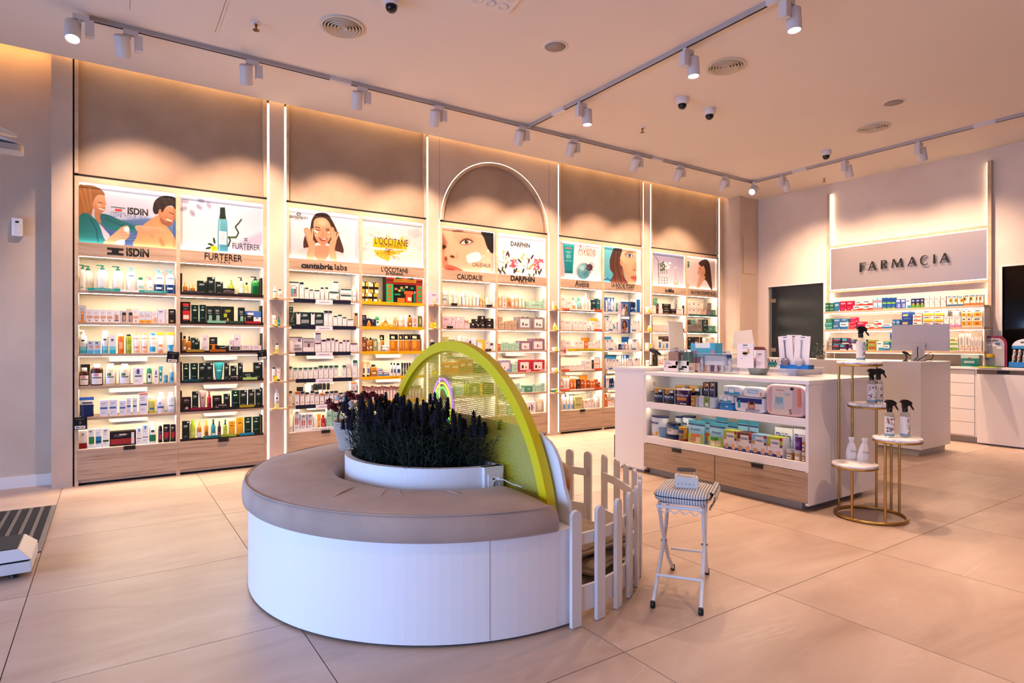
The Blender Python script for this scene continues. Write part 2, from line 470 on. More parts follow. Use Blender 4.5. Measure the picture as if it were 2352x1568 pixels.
# corner pillar and end of the shelving wall
pl = struct(MB().box(8.70, 9.6, 6.17, 6.9, 0, ZC + .1).build('pillar', M_WALL))
obj('service_panel', MB().box(8.80, 9.12, 6.158, 6.17, 2.42, 3.02).mesh('service_panel', M_WALL), pl)
obj('corner_bead', MB().box(8.69, 8.745, 6.155, 6.185, 0, ZC).mesh('corner_bead', M_WALL), pl)
struct(bx('wall_end', M_WALL, 8.588, 8.72, YW, 6.8, 0, ZC + .14))
struct(bx('trim_2', M_WALL, -.409, -.262, YW, 6.8, 0, ZC + .14))
struct(bx('trim_3', M_DARK, -.262, -.250, YW + .02, 6.8, 0, ZC + .14))
struct(bx('trim_4', M_LEDC, -.40, 8.70, 6.412, 6.432, ZC + .118, ZC + .138))
struct(bx('trim_0', mat('led_amber', '#ffffff', .5, emit=(1.0, .50, .13), strength=16.0), -4.0, -.42, 6.56, 6.60, ZC + .118, ZC + .138))   # cove light in the slot between ceiling and wall

PIL = [(1.362, 1.508), (3.150, 3.289), (4.962, 5.105), (6.766, 6.912)]
UNITS = [(-.249, -.221, .529, .561, 1.304, 1.337), (1.529, 1.555, 2.305, 2.340, 3.094, 3.128), (3.309, 3.336, 4.095, 4.131, 4.908, 4.937),
         (5.125, 5.155, 5.917, 5.959, 6.724, 6.752), (6.932, 6.961, 7.734, 7.766, 8.526, 8.558)]
SH = [1.715, 1.435, 1.155, .872, .597, .318]
tr = 5
for a, b in PIL:
    struct(bx('trim_%d' % tr, M_WALL, a, b, YW, 6.8, 0, ZC + .14)); tr += 1
for k, (a, b, c, d, e, f) in enumerate(UNITS):          # wall above every unit
    if k != 2:
        w = struct(bx('trim_%d' % tr, M_PANEL, b, e, YW + .035, 6.8, 2.738, ZC + .14)); tr += 1
        obj('post', MB().box(a, b, YW, 6.8, 2.738, ZC + .14).mesh('post', M_FRAME), w)
        obj('post', MB().box(e, f, YW, 6.8, 2.738, ZC + .14).mesh('post', M_FRAME), w)
    else:
        cx0, rr, z0 = (a + f) / 2, (f - a) / 2 - .01, 2.738
        arc = [(cx0 + rr * math.cos(t * PI / 40), z0 + rr * math.sin(t * PI / 40)) for t in range(41)]
        w = struct(MB().prism([(a - .02, z0), (a - .02, ZC + .14), (f + .025, ZC + .14), (f + .025, z0)] + arc, YW, 6.8).build('trim_%d' % tr, M_WALL)); tr += 1
        obj('arch_panel', MB().box(a, f, YW + .05, 6.8, z0, ZC + .1).mesh('arch_panel', M_PANEL), w)
        def arcband(r0, r1, y0, y1, m, nm):
            mb = MB()
            for t in range(40):
                q = []
                for tt, r_ in ((t, r0), (t, r1), (t + 1, r1), (t + 1, r0)):
                    q.append((cx0 + r_ * math.cos(tt * PI / 40), z0 + r_ * math.sin(tt * PI / 40)))
                mb.add([(x, y0, z) for x, z in q] + [(x, y1, z) for x, z in q], [(0, 1, 2, 3), (7, 6, 5, 4), (0, 3, 7, 4), (1, 5, 6, 2)])
            obj(nm, mb.mesh(nm, m), w)
        arcband(rr - .034, rr, YW - .004, YW + .06, M_FRAME, 'arch_trim')
        arcband(rr + .001, rr + .008, YW - .001, YW + .004, M_LEDL, 'arch_light')
        for x in (a - .012, f + .016): obj('seam', MB().box(x - .002, x + .002, YW - .001, YW + .002, 2.74, ZC).mesh('seam', mc('#84705f')), w)
# light lines in the grooves beside the pilasters
for x, z1, hw in ((1.3495, ZC, .006), (1.5185, ZC, .007), (3.139, ZC, .003), (3.299, 2.74, .005), (4.9495, 2.74, .003), (5.115, ZC, .005), (6.759, ZC, .003), (6.922, ZC, .006), (8.573, ZC, .003)):
    struct(bx('trim_%d' % tr, M_LEDL, x - hw, x + hw, YW + .004, YW + .02, .03, z1)); tr += 1

# ------------------------------------------------------------------ ceiling fittings
def track(name_label, p0, p1, joints=()):
    (x0, y0), (x1, y1) = p0, p1
    t = thing('lighting_track', name_label, 'track', ((x0 + x1) / 2, (y0 + y1) / 2, ZC))
    w = .019
    if abs(x1 - x0) > abs(y1 - y0):
        bx('rail', M_TRACK, x0, x1, y0 - w, y0 + w, ZC - .034, ZC, t)
        bx('slot', M_DARK, x0 + .02, x1 - .02, y0 - .007, y0 + .007, ZC - .0355, ZC - .03, t)
        for j in joints: bx('joint', M_GREYM, j - .1, j + .1, y0 - .022, y0 + .022, ZC - .037, ZC, t)
    else:
        bx('rail', M_TRACK, x0 - w, x0 + w, y0, y1, ZC - .034, ZC, t)
        bx('slot', M_DARK, x0 - .007, x0 + .007, y0 + .02, y1 - .02, ZC - .0355, ZC - .03, t)
        for j in joints: bx('joint', M_GREYM, x0 - .022, x0 + .022, j - .1, j + .1, ZC - .037, ZC, t)
    keep(t)
T1, T2, T3 = 5.50, 3.92, 8.07
track('long white track along the shelving wall', (-.12, T1), (T3 + .02, T1), (1.78, 6.0))
track('white track crossing the ceiling above the counters', (T2, -1.5), (T2, T1 - .02), (2.45, 4.95))
track('white track in front of the lettered sign wall', (T3, -1.5), (T3, T1 - .02), (2.6, 4.75))

_ad = MB().box(-.05, .05, -.017, .017, -.072, -.034).lathe([(.012, -.10), (.012, -.07)], 10, -.01)
_ad_me = _ad.mesh('adapter', M_GREYM)
_drv_me = MB().rrect(.055, .06, -.185, -.07, .006, 2, .052, 0).mesh('driver_box', M_GREYM)
_head = MB().lathe([(.0, .078), (.048, .078), (.051, .073), (.051, -.075), (.049, -.078), (.044, -.078), (.042, -.064), (0, -.064)], 24, caps=False)
_head_me = _head.mesh('lamp_head', M_GREYM)
_lens_me = MB().lathe([(.0, -.070), (.0415, -.070), (.0415, -.066), (0, -.066)], 24, caps=False, smooth=False).mesh('lens', M_LENS)
_lensoff_me = MB().lathe([(.0, -.070), (.0415, -.070), (.0415, -.066), (0, -.066)], 24, caps=False, smooth=False).mesh('lens', M_LENS)
def spotlight(x, y, label, rz, tilt, azim, power, size, blend=.5, along_y=False, dx=-.05):
    t = thing('track_spotlight', label, 'spotlight', (x, y, ZC), rz, 'spotlights on the ceiling tracks')
    obj('adapter', _ad_me, t); obj('driver_box', _drv_me, t)
    hd = obj('lamp_head', _head_me, t, (dx, 0, -.165))
    hd.rotation_euler = (tilt, 0, azim)
    obj('lens', _lens_me, hd)
    l = bpy.data.lights.new('bulb', 'SPOT'); l.energy = power; l.color = SPOT_COL
    l.spot_size = size; l.spot_blend = blend; l.shadow_soft_size = .03
    lo = bpy.data.objects.new('bulb', l); COL.objects.link(lo); lo.parent = hd; lo.location = (0, 0, -.075)
    return t
ordn = ['first', 'second', 'third', 'fourth', 'fifth', 'sixth', 'seventh', 'eighth', 'ninth', 'tenth', 'eleventh', 'twelfth', 'thirteenth', 'fourteenth',
        'fifteenth', 'sixteenth', 'seventeenth', 'eighteenth', 'nineteenth', 'twentieth', 'twenty-first', 'twenty-second', 'twenty-third', 'twenty-fourth',
        'twenty-fifth', 'twenty-sixth', 'twenty-seventh', 'twenty-eighth', 'twenty-ninth', 'thirtieth'] + ['thirty-' + q for q in ('first', 'second', 'third', 'fourth', 'fifth', 'sixth', 'seventh', 'eighth')]
spotlight(-.17, 5.44, 'glowing white spotlight at the near end of the long track', 0, R(-22), 0, 90, R(70))
for k, x in enumerate((.14, 1.02, 1.99, 2.80, 3.84, 4.58, 5.64, 6.46, 7.42)):
    spotlight(x, T1, 'white cylinder spotlight aimed at the shelves, %s along the long track' % ordn[k + 1], 0, R(34), R(-14), SPOT_POWER, R(78), .6)
spotlight(8.04, 5.46, 'white spotlight turned sideways where the two tracks meet in the corner', R(40), R(60), R(60), 60, R(60))
for k, y in enumerate((4.62, 3.29, 2.41)):
    spotlight(T2 + .04, y, 'lit white spotlight on the crossing track, %s from its far end' % ordn[k], R(180), R(3), 0, SPOT_POWER_DOWN * 1.1, R(108), 1.0, dx=-.06)
for k, y in enumerate((5.02, 4.13, 3.26)):
    spotlight(T3 + .04, y, 'lit white spotlight on the sign-wall track, %s from the corner' % ordn[k], R(180), R(22), R(90), SPOT_POWER * 1.4, R(110), 1.0, dx=-.06)
track('white track behind the camera near the entrance', (.2, -3), (.2, 1.6))  # unseen track, added to carry warm fill from behind the camera
for x, y in ((T2, .6), (T2, -.9), (T3, 1.8), (T3, .4), (.2, 1.2), (.2, -.2), (.2, -1.6), (.2, -2.6)):      # the tracks go on out of the picture; last four added as warm fill
    spotlight(x, y, 'white spotlight further along a ceiling track, outside the picture', R(180), R(3), 0, SPOT_POWER_DOWN * (.45 if x < 1 else 1.5 if x < 5 else .5), R(100), .9, dx=-.06)

def vent(x, y, r, label):
    t = thing('ceiling_vent', label, 'vent', (x, y, ZC), 0, 'round ceiling air vents')
    obj('flange', MB().lathe([(r, 0), (r, -.008), (r * .86, -.014), (r * .84, -.004), (r * .84, 0)], 40, caps=False).mesh('flange', mc('#cbbfae')), t)
    obj('duct', MB().lathe([(0, -.002), (r * .84, -.002), (r * .84, -.001), (0, -.001)], 32, caps=False).mesh('duct', M_DARK), t)
    for k in range(5):
        a = r * (.80 - .145 * k); b_ = a - r * .085
        obj('vent_ring', MB().lathe([(a, -.003), (a + .004, -.020), (a - .002, -.021), (max(b_, .004), -.004)], 36, caps=(k == 4)).mesh('vent_ring', mc('#c3b4a0')), t)
vent(1.50, 4.585, .17, 'round slotted air vent nearest the shelves by the access hatch')
vent(4.53, 3.35, .17, 'round slotted air vent beyond the crossing track')
vent(7.2, 3.37, .17, 'round slotted air vent near the lettered sign wall')
for x, y, lb in ((3.06, 3.91, 'round grey speaker grille set flush before the crossing track'), (6.63, 2.9, 'round grey speaker grille near the far air vent')):
    t = thing('ceiling_speaker', lb, 'speaker', (x, y, ZC), 0, 'flush ceiling speakers')
    obj('rim', MB().lathe([(.105, 0), (.105, -.004), (.086, -.006), (.086, 0)], 36, caps=False).mesh('rim', M_CEIL), t)
    obj('grille', MB().lathe([(0, -.004), (.086, -.004), (.086, -.001), (0, -.001)], 36, caps=False).mesh('grille', mc('#8e8480', .7)), t)
for x, y, lb in ((1.66, 4.0, 'white dome camera at the top edge near the air vent'), (4.76, 4.03, 'white dome camera, nearer of the pair beyond the crossing track'),
                 (5.22, 4.06, 'white dome camera, farther of the pair beyond the crossing track'), (7.58, 4.11, 'white dome camera beside the sign-wall track')):
    t = thing('dome_camera', lb, 'camera', (x, y, ZC), 0, 'ceiling dome cameras')
    obj('housing', MB().lathe([(.062, 0), (.064, -.03), (.058, -.055), (.045, -.064), (0, -.064)], 28, caps=False).mesh('housing', mc('#d8d0cd', .4)), t)
    obj('dome', MB().lathe([(.042, -.060), (.042, -.075), (.036, -.095), (.022, -.108), (0, -.112)], 24, caps=False).mesh('dome', mat('dome_black', '#0b0b0c', .12)), t)
for x, y, lb in ((.935, 4.90, 'small brass sprinkler head beside the access hatch'), (5.03, 4.83, 'small brass sprinkler head above the arch panel'), (8.80, 4.80, 'small brass sprinkler head near the far corner')):
    t = thing('sprinkler', lb, 'sprinkler', (x, y, ZC), 0, 'ceiling sprinkler heads')
    obj('escutcheon', MB().lathe([(.034, 0), (.034, -.004), (.015, -.010), (0, -.010)], 20, caps=False).mesh('escutcheon', M_TRIMW), t)
    obj('nozzle', MB().lathe([(.011, -.008), (.011, -.026), (.006, -.034), (.006, -.052), (.024, -.055), (.024, -.059), (0, -.059)], 16, caps=False).mesh('nozzle', mc('#8a5a34', .35, .8)), t)
# cassette diffuser with round nozzles at the top edge
t = thing('ceiling_diffuser', 'white ceiling diffuser plate with round nozzles at the top edge', 'vent', (2.15, 3.55, ZC), R(-8))
obj('plate', MB().box(-.28, .28, -.2, .2, -.014, 0).mesh('plate', M_TRIMW), t)
for i in range(5):
    for j in range(3):
        obj('nozzle', MB().lathe([(.042, -.014), (.042, -.02), (.03, -.022), (.024, -.015), (0, -.015)], 18, -.2 + .1 * i, -.12 + .12 * j, caps=False).mesh('nozzle', M_CEIL), t)

# motion sensor on the recess wall
_mx, _mz = on_y(41, 523, 6.70)
t = thing('motion_sensor', 'small white motion sensor on the blue-lit wall by the entrance', 'sensor', (_mx, 6.70, _mz))
obj('casing', MB().rrect(.075, .05, -.075, .075, .012, 3, 0, -.025).mesh('casing', M_WHITE), t)
obj('eye', MB().box(-.012, .012, -.053, -.049, .035, .05).mesh('eye', M_BLACK), t)
obj('lens', MB().rrect(.05, .02, -.055, .02, .008, 3, 0, -.045).mesh('lens', M_WHITE2), t)

# ------------------------------------------------------------------ printed pictures: drawn into the colours of a fine grid of faces
def smooth(pts, k=6):
    p = np.array(pts, float); n = len(p); out = []
    for i in range(n):
        p0, p1, p2, p3 = p[i - 1], p[i], p[(i + 1) % n], p[(i + 2) % n]
        for t in np.linspace(0, 1, k, endpoint=False):
            out.append(.5 * ((2 * p1) + (-p0 + p2) * t + (2 * p0 - 5 * p1 + 4 * p2 - p3) * t * t + (-p0 + 3 * p1 - 3 * p2 + p3) * t ** 3))
    return np.array(out)
class Canvas:
    """nx by ny cells; coordinates are those of the measured quad (tl, tr, br, bl)"""
    def __init__(s, quad, nx, ny, bg='#cfcfe0'):
        (s.x0, s.ya), (s.x1, s.yb), (_, s.yc), (_, s.yd) = quad
        nx, ny = int(nx * 1.4), int(ny * 1.4); s.nx, s.ny, s.ss = nx, ny, 2
        W, H = nx * 2, ny * 2
        u, v = np.meshgrid((np.arange(W) + .5) / W, (np.arange(H) + .5) / H)
        s.u, s.v = u, v
        s.X = s.x0 + u * (s.x1 - s.x0)
        top = s.ya + (s.yb - s.ya) * u; bot = s.yd + (s.yc - s.yd) * u
        s.Y = top + (bot - top) * v
        s.a = np.zeros((H, W, 3)); s.a[:] = s.c(bg)
    def c(s, h):
        h = h.lstrip('#')
        if len(h) == 3: h = ''.join(q * 2 for q in h)
        return np.array([int(h[i:i + 2], 16) / 255 for i in (0, 2, 4)])
    def blur(s, m, r):
        r = int(r)
        if r < 1: return m
        for ax in (0, 1):
            for _ in range(2):
                q = np.pad(m, [(r + 1, r) if k == ax else (0, 0) for k in (0, 1)], mode='edge').cumsum(ax)
                m = (np.take(q, range(2 * r + 1, q.shape[ax]), ax) - np.take(q, range(0, q.shape[ax] - 2 * r - 1), ax)) / (2 * r + 1)
        return m
    def put(s, m, col, a=1.0, soft=0, col2=None):
        m = s.blur(m.astype(float), soft) * a
        k = s.c(col)
        if col2 is not None:
            ys = np.where(m.max(1) > .05)[0]
            if len(ys):
                t = np.clip((np.arange(m.shape[0]) - ys[0]) / max(1, ys[-1] - ys[0]), 0, 1)[:, None, None]
                k = k * (1 - t) + s.c(col2) * t
        s.a = s.a * (1 - m[..., None]) + k * m[..., None]
        return s
    def poly(s, pts, col, a=1.0, soft=0, sm=True, col2=None):
        p = smooth(pts) if sm else np.array(pts, float)
        x, y = s.X, s.Y; m = np.zeros(x.shape, bool)
        q = np.roll(p, -1, 0)
        for (ax, ay), (bx_, by) in zip(p, q):
            if ay == by: continue
            m ^= ((ay > y) != (by > y)) & (x < (bx_ - ax) * (y - ay) / (by - ay) + ax)
        return s.put(m, col, a, soft, col2)
    def ell(s, x, y, rx, ry, col, rot=0, a=1.0, soft=0, col2=None):
        c_, n_ = math.cos(R(rot)), math.sin(R(rot))
        dx, dy = s.X - x, s.Y - y
        return s.put(((dx * c_ + dy * n_) / rx) ** 2 + ((-dx * n_ + dy * c_) / ry) ** 2 < 1, col, a, soft, col2)
    def line(s, pts, w, col, a=1.0, soft=0):
        m = np.zeros(s.X.shape, bool)
        for (ax, ay), (bx_, by) in zip(pts[:-1], pts[1:]):
            L = (bx_ - ax) ** 2 + (by - ay) ** 2 + 1e-9
            t = np.clip(((s.X - ax) * (bx_ - ax) + (s.Y - ay) * (by - ay)) / L, 0, 1)
            m |= (s.X - ax - t * (bx_ - ax)) ** 2 + (s.Y - ay - t * (by - ay)) ** 2 < (w / 2) ** 2
        return s.put(m, col, a, soft)
    def grad(s, c0, c1, y0=0, y1=1):
        t = np.clip((s.v - y0) / (y1 - y0), 0, 1)[..., None]
        s.a = s.c(c0) * (1 - t) + s.c(c1) * t
        return s
    def grain(s, amt, seed=1):
        rg = np.random.default_rng(seed); n = rg.normal(0, 1, s.u.shape)
        s.a = np.clip(s.a + s.blur(n, 1)[..., None] * amt, 0, 1); return s
    def mesh(s, name, w, h):
        """upright grid w by h, facing -y, lower left corner at the origin"""
        nx, ny = s.nx, s.ny
        img = s.a.reshape(ny, 2, nx, 2, 3).mean((1, 3))
        img = np.where(img <= .04045, img / 12.92, ((img + .055) / 1.055) ** 2.4)
        gx, gz = np.meshgrid(np.linspace(0, w, nx + 1), np.linspace(h, 0, ny + 1))
        co = np.stack([gx, np.zeros_like(gx), gz], -1).reshape(-1, 3)
        i, j = np.meshgrid(np.arange(nx), np.arange(ny)); a = j * (nx + 1) + i
        f = np.stack([a + nx + 1, a + nx + 2, a + 1, a], -1).reshape(-1)
        me = bpy.data.meshes.new(name); n = nx * ny
        me.vertices.add(len(co)); me.vertices.foreach_set('co', co.ravel())
        me.loops.add(4 * n); me.loops.foreach_set('vertex_index', f.astype(np.int32))
        me.polygons.add(n); me.polygons.foreach_set('loop_start', np.arange(0, 4 * n, 4, dtype=np.int32))
        me.update(calc_edges=True)
        at = me.color_attributes.new('Col', 'FLOAT_COLOR', 'CORNER')
        cc = np.concatenate([img.reshape(-1, 3), np.ones((n, 1))], 1)
        at.data.foreach_set('color', np.repeat(cc, 4, 0).ravel())
        me.materials.append(M_POSTER)
        return me

SK, SK2, SK3 = '#d9a07c', '#b87a58', '#f0c6a8'
def poster_couple():
    c = Canvas([(345, 150), (1330, 270), (1330, 830), (345, 770)], 150, 84).grad('#d6d5e6', '#b9c0d6', 0, .6)
    c.poly([(345, 560), (900, 520), (1330, 500), (1330, 850), (345, 850)], '#5f7fb0', 1, 3, False, '#3d5c96')
    for k in range(9): c.line([(620 + 40 * k % 500, 600 + 26 * k), (760 + 37 * k % 400, 590 + 27 * k)], 9, '#89a2c9', .6, 1)
    c.poly([(345, 200), (400, 172), (480, 178), (560, 218), (596, 275), (560, 300), (505, 330), (480, 420), (470, 500), (520, 560), (590, 610), (560, 610), (480, 560), (430, 470), (395, 520), (345, 540)], '#8a5733', col2='#a9743f')
    for q in ((360, 230, 420, 480), (400, 210, 440, 430), (450, 200, 465, 400)): c.line([(q[0], q[1]), (q[2], q[3])], 14, '#c08a54', .6, 2)
    c.poly([(488, 330), (520, 280), (575, 275), (598, 300), (600, 335), (612, 368), (598, 385), (602, 405), (590, 440), (560, 458), (520, 445), (490, 425), (476, 375)], SK, col2=SK2)
    c.ell(545, 380, 22, 26, '#e9b493', 0, .8, 4)
    c.line([(535, 352), (572, 360)], 8, '#5b3524'); c.line([(540, 412), (585, 428)], 12, '#f5ece6'); c.line([(538, 402), (588, 418)], 5, '#8e4a3c')
    c.poly([(495, 440), (565, 455), (560, 560), (510, 540)], SK2)
    c.poly([(525, 560), (600, 640), (645, 700), (610, 780), (570, 780), (545, 640)], '#e2d5e6')
    c.poly([(345, 520), (400, 462), (460, 490), (530, 560), (575, 690), (590, 780), (345, 770)], '#1f6b70', col2='#2f9299')
    c.line([(450, 520), (510, 620), (530, 760)], 10, '#144d55', .8, 1)
    c.poly([(560, 470), (645, 485), (745, 530), (870, 575), (935, 590), (905, 650), (800, 640), (690, 642), (600, 605), (555, 540)], '#1d6268', col2='#2a7d84')
    c.line([(600, 520), (740, 580), (880, 610)], 12, '#124a50', .7, 2)
    c.poly([(995, 570), (1080, 512), (1150, 480), (1190, 540), (1270, 640), (1315, 700), (1335, 770), (1335, 850), (905, 815), (915, 700), (935, 640)], '#cf8a62', col2='#f2a874')
    c.poly([(1150, 700), (1210, 770), (1190, 810), (1160, 760)], '#a9623f', .6, 4)
    c.poly([(1140, 430), (1210, 400), (1280, 390), (1335, 430), (1335, 490), (1300, 560), (1265, 588), (1215, 580), (1165, 540)], '#c88a66', col2='#a86c4c')
    c.poly([(1165, 500), (1215, 545), (1290, 540), (1275, 588), (1225, 588), (1170, 560)], '#7d4c38', .75, 3)
    c.line([(1232, 522), (1282, 540)], 11, '#f3e8e2'); c.line([(1262, 452), (1305, 470)], 8, '#3a221a')
    c.poly([(1085, 400), (1105, 335), (1160, 292), (1235, 283), (1310, 298), (1335, 330), (1335, 425), (1290, 385), (1225, 395), (1185, 450), (1160, 425), (1130, 470), (1092, 455)], '#241a19')
    for q in ((1130, 340), (1190, 310), (1260, 310), (1220, 350), (1150, 390), (1300, 350)): c.ell(q[0], q[1], 24, 16, '#3d2c28', 30, .7, 2)
    c.ell(1158, 440, 14, 24, '#b87a5a', 15)
    c.poly([(900, 592), (985, 588), (1085, 598), (1185, 612), (1212, 640), (1185, 668), (1100, 672), (1090, 715), (1060, 700), (1010, 665), (930, 655)], '#e3ab87', col2='#c98662')
    for y in (622, 640, 655): c.line([(1060, y - 8), (1195, y + 6)], 4, '#b87857', .8)
    c.poly([(575, 785), (640, 712), (715, 645), (765, 602), (825, 590), (845, 650), (835, 700), (790, 745), (700, 790)], '#e0a57f', col2='#f1bc93')
    c.poly([(783, 612), (832, 602), (836, 665), (795, 650)], '#eef0f6'); c.poly([(690, 790), (720, 745), (790, 735), (780, 795)], '#f6f4f4')
    for y in (660, 690, 720): c.line([(760, y), (838, y - 6)], 5, '#b87a58', .8)
    return c.grain(.012)
def poster_spray():
    c = Canvas([(1368, 280), (2210, 375), (2210, 900), (1368, 845)], 140, 78).grad('#c9c8dc', '#e4e2ef')
    c.poly([(1900, 800), (2220, 650), (2220, 780), (1960, 860)], '#a9a8cc', .7, 8)
    for x, y, a in ((1405, 420, -20), (1490, 465, 60), (1555, 400, 40), (1650, 380, 60), (1420, 345, 10), (1575, 340, 20)): c.ell(x, y, 38, 22, '#7f7d9c', a, .8, 3)
    c.poly([(1765, 400), (1815, 403), (1820, 480), (1828, 524), (1755, 520), (1762, 470)], '#10211c', 1, 0, False)
    c.poly([(1742, 520), (1840, 526), (1846, 860), (1738, 850)], '#5fa9bb', 1, 1, False, '#3f86a4')
    c.line([(1760, 540), (1758, 840)], 12, '#a6d4dc', .7, 2)
    c.poly([(1752, 645), (1832, 650), (1830, 785), (1752, 780)], '#dfe6ee', 1, 0, False)
    for y in (668, 690, 710, 728, 750): c.line([(1768, y), (1815, y + 3)], 5, '#8a93a6', .9)
    c.line([(1848, 800), (1870, 740), (1850, 705), (1930, 710), (1955, 660), (1922, 600), (1960, 560), (1985, 525)], 15, '#1f3320'); c.line([(1860, 712), (1925, 706)], 20, '#3d5a34')
    for x, y, a in ((1672, 785, 20), (1705, 745, 80), (1650, 820, -15)): c.ell(x, y, 34, 11, '#20401f', a)
    c.ell(1702, 825, 34, 30, '#f0c514'); c.ell(1705, 822, 10, 9, '#c98c0a'); c.ell(1725, 838, 16, 14, '#ffdd3a')
    for dx, dy in ((-9, -9), (9, -9), (-9, 9), (9, 9)): c.ell(2033 + dx, 730 + dy, 9, 5, '#15151a', 45 if dx * dy > 0 else -45)
    return c.grain(.01)
def poster_smile():
    c = Canvas([(325, 170), (1178, 270), (1178, 850), (325, 790)], 130, 84).grad('#e6e0ea', '#cfc5d4')
    c.poly([(600, 330), (640, 250), (700, 225), (790, 235), (850, 310), (905, 420), (960, 560), (1000, 690), (960, 740), (860, 700), (800, 600), (640, 600), (560, 660), (505, 650), (520, 520), (580, 440)], '#2c1a18', col2='#4a2a22')
    c.poly([(415, 740), (470, 680), (600, 650), (720, 700), (860, 690), (980, 720), (1030, 770), (1040, 860), (400, 840)], '#e3b4b8', col2='#f2cfd0')
    c.poly([(640, 640), (820, 640), (800, 760), (720, 840), (640, 760)], '#c58a6c')
    c.poly([(625, 380), (640, 310), (700, 285), (780, 300), (835, 380), (848, 460), (830, 540), (770, 620), (715, 620), (660, 560), (630, 470)], '#d59a78', col2='#bf8262')
    c.ell(735, 350, 60, 40, '#e8b797', 10, .7, 5); c.ell(665, 500, 28, 22, '#e9ae90', 0, .7, 4); c.ell(815, 520, 22, 22, '#e9ae90', 0, .7, 4)
    c.line([(645, 400), (700, 412)], 11, '#40241c'); c.line([(775, 425), (830, 425)], 11, '#40241c')
    c.line([(655, 436), (705, 440)], 9, '#2a1511'); c.line([(780, 446), (825, 442)], 9, '#2a1511')
    c.line([(640, 445), (675, 465)], 18, '#f8efe9', .95); c.line([(805, 470), (838, 460)], 14, '#f8efe9', .95)
    c.line([(735, 440), (745, 490), (725, 498)], 7, '#a76a50', .7, 1)
    c.poly([(682, 525), (735, 548), (795, 535), (770, 572), (725, 575)], '#8f3f3a'); c.poly([(692, 530), (735, 550), (785, 540), (750, 560)], '#fbf4ef')
    for xs in ([(540, 440), (575, 560), (600, 640), (570, 800)], [(850, 430), (875, 540), (850, 640), (880, 800)]):
        c.line(xs, 62, '#c98d6c'); 
    c.poly([(560, 560), (640, 580), (640, 720), (620, 830), (530, 830), (575, 700)], '#cd9271', col2='#e0a884'); c.poly([(830, 570), (905, 560), (885, 700), (920, 850), (850, 850), (815, 690)], '#cd9271', col2='#e0a884')
    for q in ((545, 445, 580, 560), (580, 440, 595, 560), (612, 430, 610, 550), (852, 435, 868, 550), (900, 465, 880, 560), (935, 470, 895, 570)): c.line([(q[0], q[1]), (q[2], q[3])], 22, '#d8a07e')
    c.ell(450, 243, 26, 20, '#15151a'); c.ell(450, 243, 13, 11, '#e6e0ea'); c.ell(450, 243, 6, 6, '#15151a')
    return c.grain(.012)
def poster_torn():
    c = Canvas([(1210, 275), (1965, 365), (1965, 910), (1210, 865)], 124, 84).grad('#c9c2c8', '#e9e4e2')
    rg = random.Random(4)
    for k in range(30):
        x, y = rg.uniform(1210, 1965), rg.uniform(320, 880)
        c.poly([(x + rg.uniform(-90, 90), y + rg.uniform(-60, 60)) for _ in range(5)], rg.choice(['#8f8a92', '#f2eeec', '#b3adb2', '#dcd6d6', '#a09aa2']), .45, 5)
    for k in range(46):
        x = rg.uniform(1440, 1740); y = 520 + abs(x - 1570) * .15
        c.line([(x, y + 120), (x + rg.uniform(-50, 50), y + rg.uniform(-30, 60))], 7, rg.choice(['#e2a21c', '#f4c034', '#c9821a', '#f7d56a']))
    c.poly([(1355, 690), (1765, 690), (1650, 730), (1560, 760), (1535, 830), (1480, 800), (1400, 760)], '#e6ac24', 1, 0, False)
    for k in range(70):
        x = rg.uniform(1360, 1680); y = rg.uniform(690, 760) + max(0, 60 - abs(x - 1530) * .4)
        c.line([(x, y), (x + rg.uniform(-20, 20), y + rg.uniform(-30, 30))], 5, rg.choice(['#f5cf63', '#c8851a', '#f9e09a', '#a8641a']))
    c.poly([(1357, 542), (1768, 580), (1770, 680), (1352, 650)], '#eeb211', 1, 0, False)
    for k in range(14):
        x = rg.uniform(1500, 1570); c.line([(x, rg.uniform(665, 700)), (x + rg.uniform(-25, 25), rg.uniform(700, 760))], 4, '#4a3420')
    c.line([(1505, 668), (1590, 682)], 8, '#8d2f22')
    return c.grain(.012)
